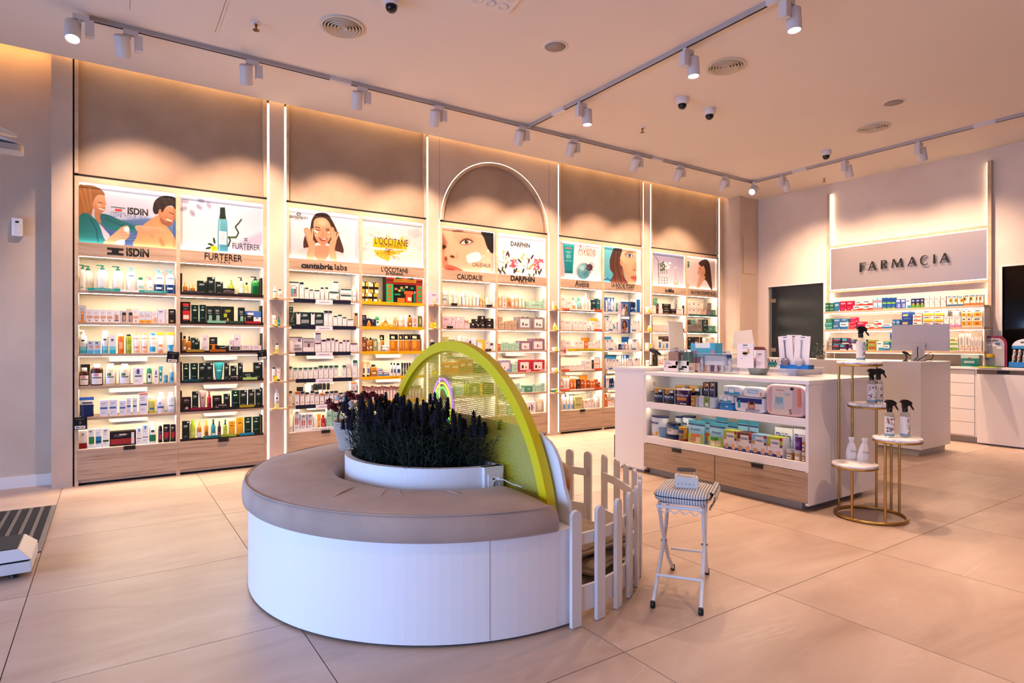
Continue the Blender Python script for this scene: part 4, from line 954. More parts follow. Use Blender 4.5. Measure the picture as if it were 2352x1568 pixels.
for i_, (k_, ph_, b_, *ar_) in enumerate([
    ('bo', 'blue-white carton with orange figure', '#c7d3ea', F(.55, .62, '#ef9a54', .15, .85), F(.08, .5, '#e08a35', .3, .7), F(0, .08, '#ef9a40')),
    ('wf', 'white carton with skin-tone picture', '#ece6ea', F(.3, .52, '#d9a58c', .05, .95), F(.1, .16, '#8c5a54', .35, .65)),
    ('wg3', 'white carton with grey portrait', '#eeeaee', F(.2, .65, '#c9b3ac', .15, .9), F(.22, .62, '#b07f6b', .35, .7), F(.12, .2, '#2c3550', .15, .9)),
    ('wd', 'pale carton with dark-haired face', '#c9c6cc', F(.1, .85, '#2d2422', .38, .98), F(.14, .62, '#c79274', .5, .9)),
    ('by', 'pale blue carton with amber foot', '#d3dced', F(0, .28, '#f0a63c'), F(.55, .62, '#ee8f5a', .1, .9), F(.1, .16, '#8a4a2a', .35, .65)),
    ('wo', 'white carton with orange bottle print', '#e9e2e4', F(.05, .5, '#eaa07a', .5, .9), F(.05, .4, '#f3c08e', .1, .45)),
    ('pv', 'pale violet carton', '#dcdcec', F(.82, .88, '#6a7698', .15, .7), F(.1, .14, '#e0863a', .35, .6)),
    ('bk', 'black carton with gold mark', '#191513', F(.8, .85, '#d9d2c8', .2, .75), F(.12, .2, '#b98a3e', .3, .65)),
    ('tg', 'white and aqua gradient carton', '#e6ecf2', F(0, .2, '#2fb2d2'), F(.2, .4, '#7fcfe2'), F(.7, .78, '#2b3440', .3, .65)),
    ('bo2', 'pale blue carton with orange blob', '#bfd2ea', F(0, .3, '#4fb2e0'), F(.45, .62, '#e99a62', .3, .85), F(.82, .9, '#334', .2, .6)),
    ('wl', 'white carton with blue flower label', '#edecf0', F(.62, .92, '#3a4d96', .35, .62), F(.46, .53, '#1c3a36', .15, .85)),
    ('wbl', 'white carton with slanted blue band', '#dfe0f0', F(.44, .56, '#4567a0', .04, .9), F(.8, .83, '#9fa6c4', .15, .8)),
    ('wbr', 'tall white carton with red top', '#ece8f0', F(.95, 1, '#c8503f'), F(.42, .5, '#39568e', .1, .9)),
    ('wrd', 'white carton with dark red foot', '#efe9ea', F(0, .32, '#7f1519'), F(.74, .86, '#7a7680', .35, .6)),
    ('wgn', 'white carton with green panel', '#eff0ef', F(.22, .6, '#2c7d43', .08, 1), F(.85, .9, '#33403a', .1, .6)),
    ('wbp', 'white carton with blue panel', '#eef0f2', F(.22, .6, '#2673a4', .08, 1), F(.3, .36, '#123', .1, .9)),
    ('wgb', 'white carton with green stripe', '#f0f0ee', F(.28, .38, '#1f4a38', .05, 1), F(.85, .9, '#333', .2, .7)),
    ('kr', 'wide black and red carton', '#1c1214', F(.12, .5, '#9a2b2c', .03, .96), F(.74, .84, '#cfc8c6', .36, .62), F(.1, .9, '#e8e4e2', .82, .93)),
    ('kr2', 'black and red carton', '#191114', F(.25, .58, '#a82330', .1, .8), F(.8, .86, '#c9c0c0', .15, .6)),
    ('wsq', 'white carton with blue square', '#eceef4', F(.82, .97, '#2e86d0', .3, .65), F(.35, .39, '#2b3a7a')),
    ('kg', 'dark green carton', '#0f211d', F(.72, .77, '#b9c6b8', .2, .72), F(.9, .98, '#dcd9d4', .62, .9)),
    ('kgt', 'dark green carton with pale tube print', '#10201c', F(.08, .5, '#8fb8a0', .3, .75), F(.72, .76, '#a8b8a8', .2, .7), F(.58, .61, '#8aa', .2, .7)),
    ('krd', 'red and black carton', '#1a1012', F(.82, .93, '#b8242a', .05, .8), F(.18, .6, '#c2252e', .05, .95), F(.22, .4, '#eadfdc', .12, .8)),
    ('kyl', 'black carton with yellow bubbles', '#141a14', F(.4, .6, '#a8b82c', .1, .38), F(.7, .82, '#8f9a28', .25, .7), F(.08, .35, '#c0a83a', .38, .52)),
    ('kci', 'low black carton with white rings', '#120f10', F(.25, .7, '#8f8a86', .02, .2), F(.25, .7, '#8f8a86', .28, .44), F(.25, .7, '#8f8a86', .52, .68), F(.25, .7, '#8f8a86', .76, .94), F(.32, .63, '#120f10', .05, .17), F(.32, .63, '#120f10', .3, .42), F(.32, .63, '#120f10', .54, .66), F(.32, .63, '#120f10', .79, .91)),
    ('blx', 'flat blue carton', '#3f6cb4', F(.3, .7, '#d6e0f2', .1, .5)),
    ('wpi', 'white and lilac carton', '#e2d6dd', F(.75, .8, '#56424c', .3, .6), F(.3, .33, '#a895a0', .15, .8)),
    ('kor', 'dark carton with orange tube print', '#16201c', F(.1, .5, '#cf7a28', .3, .7), F(.5, .56, '#c97a2c'), F(.8, .86, '#c9c6c0', .2, .6)),
    ('krs', 'dark carton with rose pot print', '#1d0f12', F(.08, .32, '#d9b0b4', .35, .65), F(.78, .84, '#b8a8a8', .2, .6)),
    ('gd', 'gold carton', '#c08a1c', F(.7, .76, '#6a4408', .25, .7), F(.3, .34, '#8f6410', .15, .75)),
    ('wgk', 'white carton with dark green top', '#ece9ec', F(.86, .99, '#12352f', .02, .98), F(.1, .14, '#c9a070', .6, .75)),
    ('wgp', 'white carton with ampoule picture', '#e9e6ea', F(.93, 1, '#12352f', .05, 1), F(.12, .72, '#a08f88', .22, .85), F(.3, .6, '#2fa0b8', .3, .46), F(.3, .6, '#5a5f72', .56, .72), F(.6, .7, '#f0eef0', .3, .72)),
    ('wgo', 'wide white carton with green header', '#e8e7ea', F(.8, .98, '#17463d', .02, .98), F(.1, .16, '#2c7a5c', .05, .7), F(.08, .5, '#e09a30', .8, .92)),
    ('wor', 'wide white carton with orange line', '#e8e7ea', F(.76, .98, '#17463d', .04, .96), F(.1, .17, '#d8663c', .04, .9)),
    ('kgd', 'dark teal carton', '#12332e', F(.82, .9, '#c9d2cc', .4, .6), F(.5, .6, '#7e948c', .2, .8), F(.05, .12, '#b08a5a', .7, .95)),
    ('kgw', 'dark carton with white tall box print', '#142a2e', F(.1, .92, '#e6e3e8', .04, .32), F(.84, .92, '#142a2e', .1, .26), F(.2, .45, '#8a969c', .4, .95), F(.7, .85, '#9fb0b0', .52, .82)),
    ('kft', 'slim kraft carton with dark top', '#b99a7c', F(.8, .98, '#1c2f2c', .1, .9)),
    ('wpu', 'white carton with plum top', '#e9e5ec', F(.84, .99, '#54163c', .04, .96)),
    ('wpw', 'wide white carton with bottle sketch', '#e2dde4', F(.95, 1, '#3a1a2e'), F(.15, .72, '#f4f1f4', .03, .3), F(.68, .88, '#7a5a72', .68, .9), F(.35, .5, '#a59ca8', .42, .85), F(.1, .3, '#8f8694', .42, .95)),
    ('slv', 'silver carton with plum tube print', '#b6b0b6', F(.2, .62, '#6a2342', .42, .6), F(.05, .35, '#e0dce0', .05, .95), F(.68, .74, '#6f6570', .08, .92)),
    ('wgr', 'slim white carton with green top', '#e9e8ea', F(.82, .98, '#1c5a3c', .04, .96), F(.72, .76, '#9aa', .2, .8)),
    ('wkt', 'white carton with black top and orange dot', '#ece8ea', F(.84, .99, '#15171c', .04, .96), F(.7, .78, '#eda45a', .05, .7), F(.12, .22, '#ee9a3c', .35, .65)),
    ('wot', 'white carton with orange top', '#ece8e8', F(.8, .99, '#e2702c', .02, .98), F(.12, .24, '#e2702c', .3, .6)),
    ('krf', 'small kraft carton', '#c09a74', F(.3, .55, '#7a5434', .15, .85)),
    ('wrs', 'white carton with red figures', '#eeeaea', F(.32, .62, '#c25a54', .2, .42), F(.32, .62, '#c25a54', .52, .74), F(.84, .92, '#6f6a70', .25, .75)),
    ('mint', 'mint green carton', '#a9d2bd', F(.66, .71, '#5f8f78', .2, .75)),
    ('mintw', 'white-topped mint carton', '#bfdccb', F(.55, 1, '#f0efe9'), F(.3, .36, '#6f9f88', .2, .8)),
    ('nv', 'dark navy carton', '#1c1d3c', F(.6, .68, '#6a6a90', .2, .8), F(.8, .86, '#a9a9c4', .2, .6)),
    ('nvo', 'navy carton with sunset foot', '#23204a', F(0, .42, '#e07a2c'), F(.42, .6, '#f0b23c', .2, .8), F(.6, .75, '#f2d46a', .35, .65)),
    ('yl', 'small yellow carton', '#e8b52c', F(.3, .6, '#f3dfa0', .3, .75)),
    ('rsw', 'white carton with rose sketch', '#e6d8d4', F(.4, .85, '#c9a09a', .2, .75), F(.1, .3, '#8f8078', .3, .7)),
    ('olv', 'olive carton', '#6f7038', F(.3, .75, '#c9c79a', .3, .7)),
    ('brn', 'brown carton', '#6f3a26', F(.35, .62, '#c9966a', .2, .8), F(.85, .95, '#e0d0c0', .5, .9)),
    ('grb', 'green carton with round label', '#8f9a6a', F(.4, .8, '#d0c89a', .2, .8)),
    ('rg', 'slim rose-gold carton', '#c79a90', F(.0, .68, '#e3d2cf', .08, .92), F(.86, 1, '#8f5a52')),
    ('pk', 'pink carton', '#e6c6d2', F(.72, .79, '#b98a9c', .15, .6), F(.12, .4, '#c9b6c2', .55, .85)),
    ('rse', 'rose-brown carton', '#c99484', F(.4, .6, '#8f5a4c', .2, .7)),
    ('blk', 'black carton with silver square', '#17110f', F(.6, .88, '#d6d2ce', .35, .6)),
    ('bge', 'beige kraft carton', '#c2a58a', F(.6, .68, '#7a6048', .2, .75), F(.2, .24, '#8f7258', .2, .6)),
    ('oli', 'yellow-green carton', '#c2bd7a', F(.3, .45, '#8f8f4a', .1, .8)),
    ('gry', 'grey carton', '#8f8b8c', F(.6, .7, '#cfcaca', .2, .7)),
    ('wsk', 'white carton with ink sketch', '#e6dfe6', F(.3, .6, '#3a3a40', .12, .3), F(.25, .75, '#2c2c32', .45, .6), F(.4, .55, '#c98a9a', .65, .8)),
    ('wyl', 'white carton with yellow cap and side', '#e4e2ee', F(.82, 1, '#f0bf1c'), F(0, .82, '#f0bf1c', .62, 1)),
    ('wch', 'white carton with charcoal panel', '#e4e0ea', F(.62, .9, '#4a4650', .1, .8)),
    ('or', 'orange carton', '#d9702a', F(.55, .75, '#f0d6b8', .2, .8)),
    ('orb', 'brown-orange carton', '#a9502a', F(.55, .7, '#e8c0a0', .2, .8), F(.3, .4, '#5f2a14', .2, .6)),
    ('wt', 'white carton', '#ece4e0', F(.7, .76, '#c9a89c', .15, .7)),
    ('wtr', 'white carton with red spine', '#ece2de', F(.25, .35, '#c23a34', 0, 1), F(.7, .76, '#b9a0a0', .15, .7)),
    ('wto', 'white carton with orange line', '#efe6df', F(.4, .52, '#ee8f4a', .05, .95)),
    ('tlk', 'dark teal-black carton', '#123038', F(.7, .76, '#9ab4b4', .2, .7), F(0, .2, '#e07a50', .3, .7)),
    ('tl', 'dark teal carton with pale top', '#1a5a5a', F(.92, 1, '#e6e2de', .5, 1), F(.6, .66, '#9ac4c0', .2, .7)),
    ('bkb', 'brown-black carton', '#3a2620', F(.6, .7, '#a8806a', .2, .7)),
    ('wbs', 'white carton with small blue cap', '#ece6e6', F(.78, .95, '#2a6aa8', .35, .6)),
    ('dkb', 'dark blue carton', '#16294f', F(.6, .7, '#a9b9d4', .2, .7)),
    ('dred', 'slim dark red carton', '#4a1a1c', F(.5, .6, '#b08a80', .2, .8)),
    ('slim', 'slim white booklet carton', '#e6d9d2', F(.1, .9, '#d2bfb6', .85, 1)),
    ('red', 'small red carton', '#c22430', F(.5, .7, '#f0d0d0', .2, .8)),
    ('wgq', 'white carton with green bottle print', '#efe9e4', F(.1, .6, '#3f8f3a', .3, .65)),
    ('wbq', 'white carton with blue bottle print', '#efe9e6', F(.15, .75, '#3f7ab0', .2, .75)),
    ('wre', 'small white carton with red seal', '#ecdcd4', F(.66, .88, '#c8503f', .38, .6)),
    ('wge', 'small white carton with green seal', '#ece2da', F(.66, .88, '#2f5f4a', .38, .6)),
    ('woe', 'small white carton with amber seal', '#ecdcd0', F(.66, .88, '#b9803a', .38, .6)),
    ('pke', 'small pink carton with seal', '#dcb4a8', F(.66, .88, '#8f6a6a', .38, .6)),
    ('gye', 'small grey carton with seal', '#7f7672', F(.66, .88, '#3a3432', .38, .6)),
    ('gnt', 'green tin carton', '#4f8a78', F(.4, .6, '#8fc0ae', .3, .7)),
    ('kora', 'black carton with orange spine', '#1a1512', F(0, 1, '#d97a24', .6, .72), F(.5, .6, '#c9b8a0', .1, .5)),
    # far wall
    ('mg', 'dark green medicine box', '#1f5a44', F(.6, .74, '#7faf8a', .12, .8), F(.2, .34, '#5f9a7a', .12, .9)),
    ('mb', 'blue medicine box', '#23689c', F(.62, .74, '#a9c8e0', .12, .8), F(.48, .54, '#e07a4a', .2, .6), F(.0, .12, '#e8eef4', .85, 1)),
    ('mc', 'crimson medicine box', '#b01440', F(.72, .82, '#e8a8b8', .12, .8), F(.5, .56, '#6a0a2a', .12, .8), F(.02, .14, '#f0e0e4', .82, 1)),
    ('mr', 'white and red medicine box', '#ede4e2', F(0, .22, '#c8202a'), F(.22, .4, '#d8502f', .45, 1), F(.6, .76, '#3a3438', .1, .6)),
    ('mp', 'pink and light-blue medicine box', '#8fc4d8', F(.6, .8, '#e0788c', .05, .95), F(0, .16, '#e0788c'), F(.4, .56, '#f0ecec', .2, .8)),
    ('mbg', 'blue and green medicine box', '#15509a', F(.45, .58, '#7fb83a'), F(0, .1, '#7fb83a'), F(.7, .84, '#0d2f6a', .15, .85)),
    ('mpv', 'blue-violet medicine box', '#4a62ac', F(.72, .9, '#d0d4ea', .1, .9), F(.1, .5, '#8fa4d8', .4, .95)),
    ('mwt', 'white medicine box with teal corner', '#e2e4e6', F(0, .3, '#2f8fa4', .3, 1), F(.7, .8, '#4a6a8a', .1, .7)),
    ('mng', 'navy box with green flower foot', '#182c5c', F(0, .32, '#5f9a34'), F(.3, .5, '#e6a83c', .3, .75), F(.7, .82, '#b9c4dc', .2, .8)),
    ('mw', 'white medicine box', '#ebe2de', F(.68, .8, '#b9a9ac', .15, .75), F(.4, .5, '#8fa08f', .6, .9)),
    ('msb', 'white box with sunflower and blue foot', '#efe9e4', F(0, .15, '#24648a'), F(.35, .72, '#e2a82c', .45, 1), F(.45, .62, '#5a3a1c', .62, .86), F(.84, .94, '#4a86b4', .1, .8)),
    ('mso', 'white box with sunflower and orange foot', '#efe9e4', F(0, .2, '#e07a2c'), F(.42, .8, '#e8b02c', .0, .45), F(.5, .72, '#5a3a1c', .0, .26), F(.84, .94, '#4a86b4', .1, .8)),
    ('mo', 'white box with red-orange swoosh', '#efe6e0', F(.2, .5, '#e0502c', .05, .95), F(.5, .62, '#f0a03c', .4, .95), F(.7, .86, '#3a3438', .1, .5)),
    ('my', 'white box with yellow swoosh', '#f0e9e2', F(.12, .5, '#e6c22c', .05, .95), F(.04, .14, '#c8302a', .05, .95), F(.7, .86, '#4a3a5a', .05, .5), F(.72, .86, '#e0603c', .52, .75)),
    ('mpk', 'white and pink medicine box', '#f0e6e6', F(0, .2, '#e07ab0'), F(.26, .36, '#b02a3c', .2, .36), F(.8, .9, '#d8a8b8', .15, .8)),
    ('mh', 'honey-gold medicine box', '#efe2cc', F(.12, .62, '#dc9a2c', .06, .94), F(.22, .5, '#a85f1c', .35, .65), F(.78, .9, '#3a3438', .25, .75)),
    ('mgs', 'white box with green swoosh', '#ecebe2', F(.12, .66, '#5f9a34', .04, .94), F(.3, .5, '#8fc04a', .3, .96)),
    ('mgo', 'white box with orange and green swoosh', '#ecebe2', F(.12, .4, '#e0952c', .04, .94), F(.4, .7, '#5f9a34', .04, .6)),
    ('mgr', 'lime box with red word', '#8f9a2c', F(.3, .62, '#a8342a', .1, .9)),
    ('mkb', 'black, red and blue medicine box', '#1c2038', F(.5, .72, '#b02a34', .05, .9), F(.72, .94, '#2f8ab4', .2, .98)),
    ('mpt', 'purple and teal medicine box', '#4a1f54', F(.5, .9, '#3f9aa4', .05, .7), F(0, .14, '#e8e4ea')),
    ('mpw', 'purple and white medicine box', '#e8e4ea', F(.3, 1, '#4a1f54', 0, .55), F(.0, .4, '#2f4a9a', .4, .6)),
    ('mgk', 'grey medicine box', '#a9a09c', F(.6, .72, '#5a5250', .2, .8), F(.25, .32, '#5a5250', .2, .6)),
    ('mbt', 'white and blue medicine box', '#e6e8ee', F(0, .4, '#2a6aa8'), F(.6, .75, '#5a6a8a', .1, .8)),
    ('mns', 'navy medicine box with orange lettering', '#16387c', F(.5, .72, '#c9a860', .12, .6), F(.1, .2, '#3f70b8', .2, .95)),
    ('mds', 'white box with plant sketch', '#ece2de', F(.35, .75, '#a9a8b0', .3, .7), F(.2, .32, '#c98a4a', .55, .8), F(.1, .13, '#c2503c')),
    ('mtd', 'teal medicine box', '#2c8a80', F(.6, .8, '#8fc8be', .1, .9)),
    ('mmg', 'magenta shelf carton with flower', '#8a1240', F(.35, .7, '#e0b0c0', .08, .7), F(0, 1, '#e08a70', .9, 1)),
]): style(k_, ph_, b_, *ar_, seed=i_)
# bottles, tubes and the like
style('rbr', 'brown bottle with white label', '#3f1f1a', F(.08, .74, '#e8e4e6', .12, .88), F(.44, .5, '#1c3a30', .2, .8), F(.55, .7, '#d98aa4', .3, .6), cap='#efeef0')
style('rcr', 'cream bottle with leafy label', '#d2c3a6', F(.1, .8, '#e6e6ea', .12, .85), F(.46, .52, '#1f4a3c', .25, .75), F(.56, .74, '#5f7a4a', .25, .55), cap='#f4f2f2')
style('rgn', 'green bottle with white label', '#3f8f6a', F(.12, .7, '#e9ecec', .25, .85), F(.4, .6, '#1c3a2a', .35, .65), cap='#a9d2bc')
style('rlb', 'light-blue bottle', '#7fc0e0', F(.2, .6, '#4a9ac4', .15, .85), cap='#f0f2f4')
style('ryg', 'yellow-green bottle with blue label', '#c3c25a', F(.3, .44, '#39689a', .25, .75), cap='#f2f1ee')
style('rwb', 'white bottle with blue label', '#eeeef2', F(.3, .42, '#39568e', .12, .75), F(.5, .7, '#9fb0cc', .2, .5), cap='#f4f4f4')
style('rcl', 'pale clear bottle', '#d6dadc', F(.2, .7, '#eef0f2', .2, .8), F(.4, .46, '#4a689a', .25, .75), cap='#f3f4f4')
style('rcg', 'pale green glass bottle', '#c3cbb4', F(.15, .7, '#dfe4d6', .2, .75), cap='#e9e9e2')
style('rbs', 'bluish clear bottle', '#b4c0cf', F(.12, .72, '#e2e4ee', .2, .8), cap='#eceef0')
style('rgd', 'golden glass bottle', '#c69a58', F(.2, .6, '#e3cba2', .25, .75), cap='#d9b078')
style('rpe', 'peach bottle', '#e6b088', F(.2, .65, '#f2d2b8', .2, .8), cap='#f4e4d6')
style('ror', 'orange bottle', '#dc9450', F(.15, .6, '#a8642c', .3, .7), cap='#f2e6da')
style('rpk', 'pink bottle', '#e3b3a4', F(.2, .6, '#f2d6cc', .2, .8), cap='#f4e8e2')
style('rlm', 'lime bottle', '#a9bf3a', F(.2, .55, '#c6d66a', .2, .8), cap='#86b81e')
style('rlk', 'small lime bottle with dark cap', '#b6c66a', F(.25, .6, '#d0dc9a', .2, .8), cap='#10211c')
style('rgk', 'green bottle with dark pump', '#1f7a3a', F(.1, .7, '#0f4a28', .2, .85), cap='#10231c')
style('rgc', 'clear green-tinted bottle with dark pump', '#b9ccae', F(.05, .6, '#e2dfe0', .3, .8), cap='#12261f')
style('rab', 'amber bottle', '#b5731f', F(.2, .6, '#8f4f14', .2, .8), F(.28, .5, '#e8d8b0', .3, .7), cap='#15130f')
style('rabg', 'amber bottle with gold cap', '#a8641c', F(.15, .6, '#7a4412', .2, .8), cap='#c9a050')
style('ratg', 'amber bottle with white paper tag', '#a8701f', F(.05, .62, '#e6e4ee', .15, .95), F(.1, .22, '#d98a54', .3, .9), cap='#d8a430')
style('rye', 'amber bottle with yellow cap', '#b97a1c', F(.3, .6, '#8a5210', .1, .9), cap='#d9a52c')
style('rtl', 'teal spray bottle', '#2f7f8c', F(.05, .42, '#dfe6ea', .2, .8), cap='#12303a')
style('rrd', 'red spray bottle', '#a8142a', F(.3, .6, '#7a0c1c', .2, .8), cap='#8f1424')
style('rdr', 'dark red bottle', '#4a1620', F(.2, .55, '#7a3a44', .2, .8), cap='#14262a')
style('rol', 'olive bottle with dark cap', '#8fa02c', F(.25, .6, '#a9b84a', .2, .8), cap='#17302c')
style('rgnw', 'white and green pump bottle', '#eeefee', F(.12, .52, '#1f6f4a', .08, .92), F(.66, .8, '#33403c', .3, .7), cap='#f2f2f2')
style('rkp', 'black bottle with magenta label', '#191118', F(.2, .55, '#a83a6a', .25, .8), F(.62, .7, '#4a6ab0', .2, .8), cap='#efecec')
style('rol2', 'olive oil bottle', '#77702a', F(.1, .7, '#b8a85a', .25, .75), cap='#d9d2b4')
style('rbw', 'black and white bottle', '#e9eaec', F(.3, .7, '#2c4a7a', .3, .75), cap='#101214')
style('rbk', 'black jar-like bottle', '#dcd6d4', F(.2, .7, '#c9c2c0', .2, .8), cap='#101010')
style('rtq', 'turquoise bottle', '#7fc4b8', F(0, .3, '#ef8a5a', .15, .85), cap='#1f7f80')
style('rop', 'white and orange pump bottle', '#f0e6df', F(.05, .5, '#ef9a5a', .1, .9), cap='#2a2a2c')
style('rww', 'white bottle', '#efe8e2', F(.3, .6, '#ddd0c8', .2, .8), cap='#f5f1ee')
style('rwo', 'white bottle with orange collar', '#f0e8e2', F(.3, .5, '#d9c8c0', .2, .8), cap='#ef8a4a')
style('roo', 'orange bottle with white cap', '#dc6f24', F(.3, .7, '#f0b27a', .25, .75), cap='#f6f0ea')
style('rwl', 'white bottle with blue panel', '#ecebee', F(.1, .5, '#6f9fce', .25, .8), cap='#d6e2ee')
style('rdb', 'dark blue bottle', '#13294f', F(.3, .5, '#7f96c0', .2, .75), cap='#e8ecf2')
style('rbl', 'blue-violet bottle', '#7f92c8', F(.25, .6, '#a9b8e0', .2, .8), cap='#e6eaf4')
style('rgt', 'green and white bottle', '#4f8f7c', F(.3, .7, '#d6e2dc', .2, .8), cap='#eef2ee')
style('tor', 'white and orange tube', '#f2eef0', F(.86, 1, '#ef9a2c'), F(.3, .42, '#ee8f5a', .2, .8), F(.04, .2, '#f0a878', .2, .8), cap='#f0a070')
style('tbl', 'white and blue tube with orange crimp', '#eef0f4', F(.86, 1, '#ef9a2c'), F(.1, .4, '#2f9ad0', .05, .95), cap='#2f8fd0')
style('ttl', 'teal tube', '#2d8a94', F(.55, .6, '#a9d6d8', .25, .75), cap='#1f6f7a')
style('tbt', 'blue-green tube', '#3f98a4', F(.3, .75, '#e3eaec', .25, .7), F(.5, .6, '#1c3a3a', .3, .6), cap='#e8eef0')
style('tor2', 'small orange tube', '#cf7a28', F(.3, .6, '#b9641c', .3, .7), cap='#c9c0d0')
style('tpk', 'grey-pink tube', '#a8868a', F(.6, .66, '#5a4048', .3, .7), cap='#8fb0e0')
style('twh', 'white tube', '#efece8', F(.4, .5, '#e0a060', .3, .7), cap='#1a1a1c')
style('tsh', 'cream tube with blue seal', '#e3d2b4', F(.25, .55, '#3a5a8f', .25, .75), F(.8, .96, '#d9b070', .1, .9), cap='#181a1e')
style('tdk', 'dark tube', '#2b2a26', F(.3, .6, '#6a6250', .2, .8), cap='#1a1a18')
style('tog', 'orange tube with pale cap', '#e0842c', F(.3, .6, '#f0b878', .2, .8), cap='#f0d8b8')
style('trd', 'red tube', '#a81a22', F(.3, .6, '#d0505a', .2, .8), cap='#7a1014')
style('jwh', 'white jar', '#efe9e4', F(.2, .5, '#3a4f7a', .15, .4), cap='#f4efea')
style('jpl', 'pale clear jar with dark band', '#d4dcdc', F(.5, .8, '#28424a', 0, 1), cap='#e8eae8')
style('jye', 'small yellow tin', '#e4b42c', F(.3, .6, '#f3dc8f', .2, .8), cap='#eabf3a')
style('jlb', 'low light-blue jar', '#6fb4cc', F(.2, .6, '#3f8fae', .2, .8), cap='#5fa6c0')
style('jtn', 'silver tin with blue label', '#c9c4c4', F(.2, .7, '#3a6aa8', .1, .9), cap='#b9b4b4')
style('fnv', 'navy stand-up pouch with silver band', '#14224f', F(.84, 1, '#22428f'), F(.62, .84, '#a9a8b0'), F(.66, .76, '#3a3f5a', .2, .9))
style('fkg', 'dark green stand-up pouch', '#11241e', F(.7, .76, '#a9b8a8', .25, .7), F(.86, .9, '#cfd8cc', .45, .58), F(.3, .33, '#5f7a68', .2, .75))
style('fgo', 'gold stand-up pouch', '#bf8a1e', F(.68, .74, '#6a4408', .25, .7), F(.84, .9, '#5a3a08', .45, .58))
style('fam', 'amber refill pouch with black top', '#a8641a', F(.68, 1, '#15110e'), F(.75, .9, '#d9c090', .2, .6), F(.64, .68, '#e0cfb0', .05, .95), F(.2, .6, '#c9822a', .15, .5))
style('fgz', 'grey gauze bag', '#a09284', F(.2, .7, '#b9ada0', .2, .8))
style('fbl', 'dark drawstring pouch', '#17171a')
style('gyb', 'yellow and black gift box', '#efe2c8', F(.0, .35, '#e8ae2c', .0, .4), F(.6, 1, '#e8ae2c', .6, 1), F(.35, .6, '#141010', .0, 1), F(0, 1, '#141010', .44, .6))
style('ggr', 'grey gift box with white panel', '#8f8488', F(.16, .84, '#ece2e4', .16, .82), F(.3, .55, '#5a4a50', .3, .42), F(.3, .45, '#7a6a6a', .5, .7))
style('gmv', 'mauve gift box with white panel', '#8f6f84', F(.12, .76, '#ece0e4', .16, .82), F(.25, .5, '#a04a5a', .4, .52), F(.25, .42, '#c9a050', .6, .68))
style('grd', 'red gift box with white panel', '#b8343f', F(.16, .8, '#f0e4e4', .14, .8), F(.28, .55, '#3a2a2c', .25, .4), F(.28, .45, '#c9803a', .5, .66), F(0, .2, '#d89aa4', .6, 1))
style('gll', 'lilac gift box with white panel', '#a39ab4', F(.16, .84, '#ece6ec', .2, .85), F(.28, .5, '#c06a7a', .45, .52), F(.0, .3, '#7f9ac4', .7, 1))
style('adv', 'large festive calendar box with winter village', '#10100f', F(.72, 1, '#7a1f18'), F(.0, .72, '#2fae6a', 0, .19), F(0, .72, '#d84a22', .82, 1), F(.82, .93, '#d99a2c', .2, .82),
      *[F(.08 + .16 * i, .2 + .16 * i, '#a8622c', .05, .14) for i in range(4)], *[F(.08 + .16 * i, .2 + .16 * i, '#1f9a5a', .87, .96) for i in range(4)], F(.04, .2, '#e07a2c', .3, .5), F(.04, .36, '#d84a22', .52, .7), F(.36, .48, '#e0602c', .48, .74),
      F(.1, .24, '#e8dcc8', .58, .68), F(.3, .36, '#1f9a6a', .22, .38), F(.45, .6, '#1f6a4a', .36, .5), F(.56, .64, '#d9a04a', .38, .44), F(.5, .58, '#d86a6a', .22, .3), F(.6, .67, '#e0c8a0', .52, .58), F(.44, .52, '#e8c02c', .32, .38), F(.56, .64, '#1f8a6a', .66, .74), F(.4, .48, '#c98ab0', .76, .8), F(.02, .4, '#17785a', .74, .8))
style('pnk', 'black display end panel', '#120d0d')
style('pblue', 'blue display backing panel', '#0b58a8')
style('pcy', 'bright blue display backing panel', '#1a86c4')
style('por', 'orange shelf sign', '#f0962c')
style('pyl', 'yellow shelf sign', '#f2b51c')

